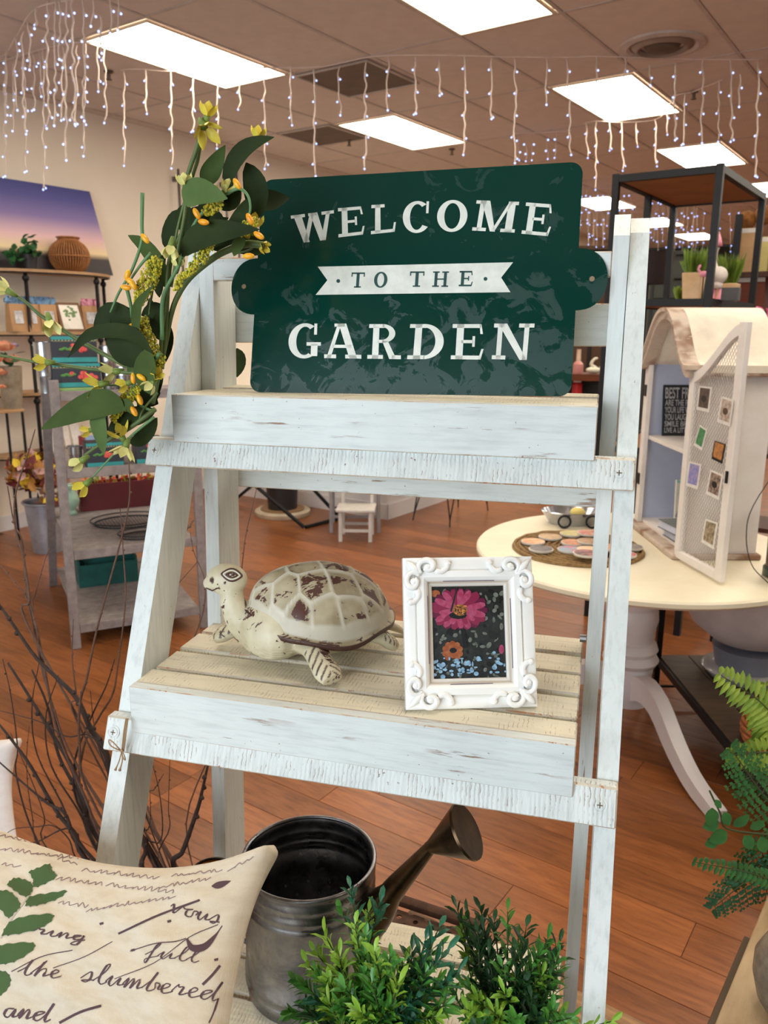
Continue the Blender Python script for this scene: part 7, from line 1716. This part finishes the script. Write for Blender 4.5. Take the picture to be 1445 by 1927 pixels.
part('basket', M_('orange_wicker', (196, 120, 70), .7, c2=(150, 84, 44), sc=60, bp=.6, bsc=120), wb, lambda b: b.lathe([(.08, zb_+.001), (.10, zb_+.06), (.095, zb_+.13), (.085, zb_+.13)], 32, (wkx+.03, wky)), smooth=30)
b = MB()
for k in range(6): z = zb_+.012+k*.022; r = .085+.018*math.sin(PI*min(1, (k+1)/6)); b.tube([(wkx+.03+r*math.cos(2*PI*i/36), wky+r*math.sin(2*PI*i/36), z) for i in range(36)], .010, 6, closed=True)
b.build('coil', M_('orange_wicker_coil', (206, 132, 80), .7, c2=(160, 92, 50), sc=60), wb, smooth=True)
T.pop()
# ================================================================== black rack beyond
rB = Py(1362, 306, 4.0); b0_, a0_ = toroom(rB).x, toroom(rB).y; RWd, RLn = .53, 1.05; RTp = rB.z
T.append(FR)
rack = thing('black_metal_rack', 'tall black metal rack with a wooden top board at the right', 'shelf', FR @ Matrix.Translation((b0_-RWd/2, a0_+RLn/2, 0)))
m_ply = M_('rack_board', (156, 104, 56), .6, c2=(128, 82, 44), sc=3)
s = .034
for x in (b0_-RWd, b0_-s):
    for y in (a0_, a0_+RLn-s, a0_+RLn*.5): part('post', m_bf, rack, lambda b: b.box(x, x+s, y, y+s, 0, RTp, c=.001)) if not (y == a0_+RLn*.5 and x != b0_-RWd) else None
RSZ = (RTp-.04, 1.705, .95, .25)
for z in RSZ:
    for y in (a0_, a0_+RLn-s): part('cross_bar', m_bf, rack, lambda b: b.box(b0_-RWd+s+.0005, b0_-s-.0005, y, y+s, z, z+.034))
    for x in (b0_-RWd, b0_-s): part('side_bar', m_bf, rack, lambda b: b.box(x, x+s, a0_+s+.0005, a0_+RLn-s-.0005, z, z+.034))
    part('board', m_ply, rack, lambda b: b.box(b0_-RWd+s+.001, b0_-s-.001, a0_+s+.001, a0_+RLn-s-.001, z+.006, z+.026))
zs_ = 1.705+.0265
m_grass = M_('bright_grass', (130, 150, 50), .6, c2=(80, 110, 36), sc=20); m_sq = M_('kraft_pot', (196, 158, 112), .7, c2=(224, 196, 160), sc=6)
def onr(x, y, a): return Pa(x, y, a)
def grasspot(x, w_, hpot, ytop, aoff, label):
    a = a0_+aoff; c = Pa(x, 540, a); z0 = zs_; t = thing('potted_grass', label, 'plant', FR @ Matrix.Translation((c.x, a, z0)), 'potted grasses on the black rack')
    part('pot', m_sq, t, lambda b: b.hexa([(c.x-w_*.4, a-w_*.4, z0+.0005), (c.x+w_*.4, a-w_*.4, z0+.0005), (c.x+w_*.4, a+w_*.4, z0+.0005), (c.x-w_*.4, a+w_*.4, z0+.0005), (c.x-w_*.5, a-w_*.5, z0+hpot), (c.x+w_*.5, a-w_*.5, z0+hpot), (c.x+w_*.5, a+w_*.5, z0+hpot), (c.x-w_*.5, a+w_*.5, z0+hpot)], c=.003))
    rg = random.Random(int(x)); b = MB(); hh = Pa(x, ytop, a).z-z0-hpot
    for k in range(110):
        g = rg.uniform(0, 2*PI); r = rg.uniform(0, w_*.45); p = Vector((c.x+r*math.cos(g), a+r*math.sin(g), z0+hpot-.005)); o = Vector((math.cos(g)*rg.uniform(0, w_*.5), math.sin(g)*rg.uniform(0, w_*.5), hh*rg.uniform(.5, 1)))
        b.leaf([p, p+o*.5+Vector((0, 0, .01)), p+o], .014, (math.sin(g), -math.cos(g), .2), n=4)
    b.build('grass', m_grass, t)
grasspot(1304, .095, .135, 462, .12, 'bright green grass in a tall kraft pot on the black rack'); grasspot(1369, .11, .10, 470, .55, 'darker grass in a low kraft pot behind the goose figure')
grasspot(1282, .05, .02, 535, .40, 'tiny green tuft at the left on the black rack shelf')
m_goo = M_('goose_white', (226, 214, 206), .6); m_pnk = M_('flamingo_pink', (236, 150, 170), .5)
c = Pa(1350, 540, a0_+.30); gz = zs_
gs = thing('goose_figurine', 'white goose figurine in a pink hat and boots standing on the black rack', 'figurine', FR @ Matrix.Translation((c.x, c.y, gz)))
b = MB(); b.ball((c.x, c.y, gz+.13), (.045, .035, .045), 14, 10); b.tube(spline([(c.x-.02, c.y, gz+.15), (c.x-.03, c.y, gz+.20), (c.x-.025, c.y, gz+.25), (c.x-.02, c.y, gz+.27)], 8), [.022, .018, .015, .013, .012, .012, .013, .014], 10); b.tube([(c.x, c.y, gz+.10), (c.x, c.y, gz+.065)], .024, 10); b.build('body', m_goo, gs, smooth=True)
part('hat', m_pnk, gs, lambda b: b.lathe([(.024, gz+.275), (.018, gz+.30), (.002, gz+.345)], 14, (c.x-.018, c.y)), smooth=True)
for s_3 in (-1, 1): part('boot', m_pnk, gs, lambda b: b.tube([(c.x+s_3*.014, c.y, gz+.064), (c.x+s_3*.014, c.y, gz+.012), (c.x+s_3*.014-.012, c.y-.012, gz+.010)], .010, 8), smooth=True)
c = Pa(1322, 540, a0_+.06)
fm = thing('pink_flamingo', 'small pink flamingo ornament beside the tall kraft pot', 'ornament', FR @ Matrix.Translation((c.x, c.y, gz)))
b = MB(); b.tube([(c.x, c.y, gz+.001), (c.x, c.y, gz+.11)], .003, 6); b.build('stick', m_bf, fm)
b = MB(); b.ball((c.x, c.y, gz+.125), (.022, .012, .015), 12, 8); b.tube(spline([(c.x-.015, c.y, gz+.13), (c.x-.028, c.y, gz+.15), (c.x-.018, c.y, gz+.165), (c.x-.028, c.y, gz+.16)], 8), .006, 8); b.build('body', m_pnk, fm, smooth=True)
c = Pa(1376, 545, a0_+.22); t = thing('dark_grey_box', 'dark grey open box under the low kraft pot on the black rack', 'box', FR @ Matrix.Translation((c.x, c.y, gz)))
part('box', M_('dark_grey_card', (84, 84, 86), .7), t, lambda b: b.box(c.x-.04, c.x+.04, c.y-.03, c.y+.03, gz+.0005, gz+.065, c=.002))
# shelving farther right: kraft packs, dark crate, pompoms, flowers
a1 = a0_+RLn+.45; Lq, Rq = Pa(1375, 520, a1).x, Pa(1560, 520, a1).x
fz = Pa(1400, 512, a1).z; fz2 = Pa(1400, 588, a1).z
fsu = thing('dark_back_shelf', 'dark brown shelving farther back at the right edge', 'shelf', FR @ Matrix.Translation(((Lq+Rq)/2, a1+.2, 0)))
m_dkb = M_('dark_brown_wood', (84, 44, 28), .6, c2=(62, 32, 20), stretch=(2, 2, 8), sc=4)
for z in (fz, fz2, .8, .3): part('shelf_board', m_dkb, fsu, lambda b: b.box(Lq, Rq, a1, a1+.4, z-.03, z))
for x in (Lq, Rq-.04): part('post', m_bf, fsu, lambda b: b.box(x, x+.04, a1-.03, a1-.001, 0, fz+.35))
def packon(x0, x1, ytop, col, label, z, cat='bag', grp='goods on the dark back shelf', name='kraft_pack', dep=.12, ao=.05):
    xa, xb = Pa(x0, 500, a1+ao).x, Pa(x1, 500, a1+ao).x; h = Pa(x0, ytop, a1+ao).z-z
    t = thing(name, label, cat, FR @ Matrix.Translation(((xa+xb)/2, a1+ao, z)), grp)
    part('pack', M_(name+'_m%d' % int(x0), col, .7), t, lambda b: b.box(xa, xb, a1+ao, a1+ao+dep, z+.0005, z+h, c=.004))
    part('fold', m_wht, t, lambda b: b.box(xa+.004, xb-.004, a1+ao-.002, a1+ao-.0005, z+h-.03, z+h-.004)); return t
packon(1386, 1418, 430, (200, 160, 112), 'kraft pack with a pale top fold on the dark back shelf', fz); packon(1428, 1444, 446, (206, 190, 120), 'yellow and red striped pack right of the kraft pack', fz, 'box', name='striped_pack'); packon(1447, 1475, 440, (160, 60, 60), 'red pack at the very right edge', fz, 'box', name='red_pack')
packon(1390, 1444, 522, (112, 50, 30), 'dark red brown wooden crate on the lower back shelf', fz2, 'crate', name='dark_crate', dep=.2)
m_pom = M_('brown_pompom', (150, 96, 40), .9, c2=(96, 58, 24), sc=30, bp=.8, bsc=60)
for x, y, lb in ((1405, 415, 'furry brown pompom ball above the kraft pack'), (1438, 405, 'furry brown pompom ball at the right edge above the striped pack')):
    q = Pa(x, y, a1+.1); hb_ = .05
    b = MB(); b.ball((q.x, q.y, q.z), .06, 16, 12); b.tube([(q.x, q.y, q.z-.055), (q.x, q.y, (Pa(1386, 430, a1+.05).z if x < 1420 else Pa(1430, 446, a1+.05).z)+.001)], .008, 6); tag(b.build('brown_pompom', m_pom, smooth=True), lb, 'pompom', 'pompoms on the dark back shelf')
q = Pa(1420, 590, a0_+.55); q = toroom(Py(1424, 600, 3.75)); 
T.pop()
T.append(I4)
q = Py(1430, 640, 3.85)
fb = thing('magenta_flower_box', 'pale tray of magenta flowers just behind the cabinet roof', 'flowers', Matrix.Translation((q.x, q.y, 1.45)))
part('tray', M_('pale_tray', (206, 180, 156), .6), fb, lambda b: b.box(q.x-.06, q.x+.25, q.y-.06, q.y+.10, 1.44, 1.56, c=.003))
rg = random.Random(6); b = MB(); leafball(b, (q.x+.02, q.y, 1.62), .07, 60, .055, .035, rg, .9); leafball(b, (q.x+.15, q.y, 1.62), .07, 60, .055, .035, rg, .9); b.build('petals', M_('magenta', (196, 50, 110), .6, c2=(226, 130, 170), sc=30), fb, kind='stuff')
t = thing('tall_plant_stand', 'dark narrow stand behind the arched cabinet', 'stand', Matrix.Translation((q.x+.09, q.y+.02, 0)))
part('top', m_bf, t, lambda b: b.box(q.x-.06, q.x+.25, q.y-.06, q.y+.10, 1.41, 1.4395)); 
for dx in (-.05, .23):
    for dy in (-.05, .08): part('leg', m_bf, t, lambda b: b.box(q.x+dx, q.x+dx+.015, q.y+dy, q.y+dy+.015, 0, 1.4095))
# dark chest with drawers and a lampshade, beyond the ladder's right post
yc_ = 6.6; a_, c_ = Py(1222, 560, yc_), Py(1330, 560, yc_); zt = Py(1222, 472, yc_).z
m_dg = M_('dark_green_chest', (50, 54, 50), .6); ch = thing('dark_chest', 'dark green grey chest of drawers seen through the black rack', 'cabinet', Matrix.Translation(((a_.x+c_.x)/2, yc_+.25, 0)))
part('carcass', m_dg, ch, lambda b: b.box(a_.x, c_.x, yc_, yc_+.5, 0, zt-.03)); part('top', m_dg, ch, lambda b: b.box(a_.x-.02, c_.x+.02, yc_-.02, yc_+.5, zt-.0295, zt, c=.003))
for k in range(3):
    z = zt-.36-k*.34
    d_ = part('drawer', M_('drawer_front', (62, 66, 60), .6), ch, lambda b: b.box(a_.x+.03, c_.x-.03, yc_-.012, yc_-.0005, z, z+.29, c=.003)); part('handle', m_bf, d_, lambda b: b.tube([((a_.x+c_.x)/2-.05, yc_-.02, z+.15), ((a_.x+c_.x)/2+.05, yc_-.02, z+.15)], .008, 6))
q = Py(1222, 475, 5.6); t = thing('dark_lampshade', 'dark brown tapered lampshade just right of the ladder posts', 'lamp', Matrix.Translation((q.x, q.y, 0)))
zq = Py(1222, 535, 5.6).z
part('shade', M_('shade_brown', (48, 34, 30), .7), t, lambda b: b.lathe([(.13, zq), (.17, Py(1222, 476, 5.6).z), (.165, Py(1222, 476, 5.6).z), (.12, zq)], 32, (q.x, q.y), cap0=False, cap1=False), smooth=30)
part('pole', m_bf, t, lambda b: b.tube([(q.x, q.y, .02), (q.x, q.y, zq+.05)], .012, 8)); part('base', m_bf, t, lambda b: b.lathe([(.14, .0), (.14, .02), (.02, .025)], 24, (q.x, q.y)))
# a dark stocked shop interior along the far wall
m_far = [M_('far_stock_dark', (40, 36, 34), .8), M_('far_stock_brown', (84, 60, 44), .8)]
for k, (x0, x1, yt, Yd, lb) in enumerate(((1080, 1160, 470, 11.5, 'dark tall display case far back between the sign and ladder post'), (1330, 1450, 500, 10.5, 'dark low display case far back behind the black rack'))):
    p0, p1 = Py(x0, yt, Yd), Py(x1, yt, Yd)
    t = thing('display_case', lb, 'cabinet', Matrix.Translation(((p0.x+p1.x)/2, Yd, 0)), 'far display cases')
    part('carcass', m_far[0], t, lambda b: b.box(p0.x, p1.x, Yd, Yd+.5, 0, p0.z)); part('cornice', m_far[1], t, lambda b: b.box(p0.x-.03, p1.x+.03, Yd-.04, Yd+.5, p0.z+.0005, p0.z+.05))
    for j in range(2):
        w2 = (p1.x-p0.x)/2; part('door', m_far[1], t, lambda b: b.box(p0.x+w2*j+.03, p0.x+w2*(j+1)-.03, Yd-.02, Yd-.001, .1, p0.z-.1, c=.004))
# ================================================================== fern and jar at the lower right corner
m_fe = [M_('fern_lime', (150, 170, 62), .5, c2=(96, 136, 48), sc=30), M_('fern_green', (58, 118, 56), .5, c2=(40, 92, 48), sc=30), M_('fern_bluegreen', (62, 120, 84), .5, c2=(44, 96, 66), sc=30)]
crt = Pz(1442, 1690, .55); crb = Pz(1345, 1927, .55)
m_pine = M_('pale_pine', (178, 152, 116), .6, c2=(150, 122, 88), stretch=(8, 2, 8), sc=4, bp=.3)
dv_ = (crb-crt).normalized(); nv = Vector((-dv_.y, dv_.x, 0)); nv = nv if nv.x > 0 else -nv
FC = Matrix(((nv.x, dv_.x, 0, crt.x), (nv.y, dv_.y, 0, crt.y), (0, 0, 1, 0), (0, 0, 0, 1)))
if FC.determinant() < 0: pass
T.append(FC)
cr2 = thing('pine_crate', 'pale pine crate with a dark inner edge at the lower right corner', 'crate', FC @ Matrix.Translation((.25, .05, 0)))
for k in range(4): part('top_board', m_pine, cr2, lambda b: b.box(.0+k*.12, .118+k*.12, -.12, .42, .532, .55, c=.002))
for k in range(5): part('side_board', m_pine, cr2, lambda b: b.box(.002, .018, -.118, .418, .01+k*.104, .106+k*.104, c=.002))
for k in range(5): part('end_board', m_pine, cr2, lambda b: b.box(.0185, .478, -.118, -.102, .01+k*.104, .106+k*.104, c=.002))
part('dark_edge', M_('crate_dark_edge', (86, 66, 44), .7), cr2, lambda b: b.box(-.014, -.001, .10, .42, .40, .53, c=.002))
T.pop()
jx, jy = Pz(1462, 1925, .55).x, Pz(1462, 1925, .55).y
jx += .012
jar = thing('stone_jar', 'mottled grey brown stoneware jar at the lower right corner', 'jar', Matrix.Translation((jx+.02, jy+.02, .5505)))
part('jar', M_('mottled_stoneware', (134, 122, 104), .5, c2=(90, 78, 66), sc=40), jar, lambda b: b.lathe([(.04, .551), (.052, .57), (.062, .61), (.062, .64), (.045, .68), (.036, .69), (.042, .70), (.034, .702)], 40, (jx+.02, jy+.02)), smooth=40)
fpx = Py(1560, 1560, 1.42)
fp = thing('mixed_fern_plant', 'mixed artificial fern and ivy plant reaching in from the right edge', 'plant', Matrix.Translation((fpx.x, fpx.y, .55)))
part('pot', m_pot, fp, lambda b: b.lathe([(.06, .5505), (.085, .70), (.088, .72), (.078, .72)], 28, (fpx.x, fpx.y)), smooth=30)
rf = random.Random(5)
def frond(pts, Y, mk, n, pl, pw, lobes=False):
    P = spline([Py(x, y, Y+dy) for (x, y, dy) in pts], 30); ctr = P[0]
    b = MB(); b.tube(P, [.0024-.0016*i/29 for i in range(30)], 6)
    for k in range(n):
        t = .10+.90*k/(n-1); i = min(28, int(t*29)); q = P[i].lerp(P[i+1], t*29-i); ax = (P[i+1]-P[i]).normalized()
        sd = ax.cross(Vector((.2, -1, .25))).normalized(); L = pl*(math.sin(PI*min(1, .12+.88*max(0, 1-t)**.9)))*rf.uniform(.85, 1.1)+pl*.08
        for s in (-1, 1):
            d = (sd*s+ax*.45).normalized(); e = q+d*L+Vector((0, rf.uniform(-.1, .1)*L, -L*.15))
            if lobes:
                m_ = 4
                for j in range(1, m_+1):
                    c = q.lerp(e, j/m_); r = pw*(1-.12*j)
                    for s2 in (-1, 1): b.leaf([c, c+(d*.4+ax*s2).normalized()*r*.7, c+(d*.6+ax*s2).normalized()*r*1.3], r*1.0, (.1, -1, .2), n=4, m=1)
                b.tube([q, e], .0008, 4)
            else: b.leaf([q, q.lerp(e, .5)+Vector((0, 0, .003)), e], pw, (.1, -1, .3), n=5, m=1, cup=.3)
    b.build('frond', [m_stem, m_fe[mk]], fp)
frond([(1560, 1560, .02), (1500, 1420, 0), (1440, 1330, 0), (1356, 1270, -.02)], 1.42, 0, 26, .045, .012)
frond([(1560, 1560, .02), (1520, 1440, 0), (1470, 1370, 0), (1420, 1340, 0)], 1.46, 0, 22, .055, .013); frond([(1560, 1570, .02), (1520, 1480, 0), (1460, 1420, 0), (1372, 1420, -.02)], 1.40, 0, 26, .040, .011)
frond([(1550, 1600, .02), (1500, 1560, 0), (1440, 1500, 0), (1378, 1413, 0)], 1.36, 1, 16, .050, .011, True); frond([(1560, 1620, 0), (1520, 1560, 0), (1450, 1490, 0), (1400, 1450, 0)], 1.42, 1, 16, .05, .011, True)
frond([(1560, 1640, 0), (1480, 1660, 0), (1400, 1640, 0), (1308, 1622, 0)], 1.34, 1, 24, .020, .010); frond([(1560, 1640, 0), (1490, 1640, 0), (1420, 1650, 0), (1345, 1705, 0)], 1.37, 2, 16, .045, .011, True)
frond([(1560, 1640, 0), (1500, 1600, 0), (1440, 1600, 0), (1380, 1660, 0)], 1.40, 1, 16, .04, .011, True); frond([(1560, 1560, 0), (1500, 1500, 0), (1450, 1400, 0), (1440, 1290, 0)], 1.48, 0, 22, .05, .012)
b = MB(); b.tube(spline([Py(1560, 1580, 1.36), Py(1460, 1572, 1.35), Py(1370, 1560, 1.33), Py(1355, 1530, 1.33), Py(1335, 1488, 1.33)], 24), .0018, 6); b.build('ivy_stem', m_stem, fp, smooth=True)
for x, y, dx, dy, w_ in ((1340, 1520, -4, 36, 30), (1352, 1545, -30, 12, 30), (1362, 1528, 10, 26, 22), (1368, 1565, -34, 18, 34), (1380, 1555, 30, -22, 24), (1350, 1580, -24, 10, 26), (1345, 1505, 12, 16, 14), (1400, 1572, 16, 26, 26), (1412, 1560, 26, -16, 22), (1430, 1575, 10, 30, 28)):
    b = MB(); p0, p2 = Py(x, y, 1.33), Py(x+dx, y+dy, 1.325); b.leaf([p0, p0.lerp(p2, .5), p2], w_/1546*1.4, (.1, -1, .2), n=8, cup=.2); b.build('ivy_leaf', m_fe[1], fp, smooth=True)
T.pop()
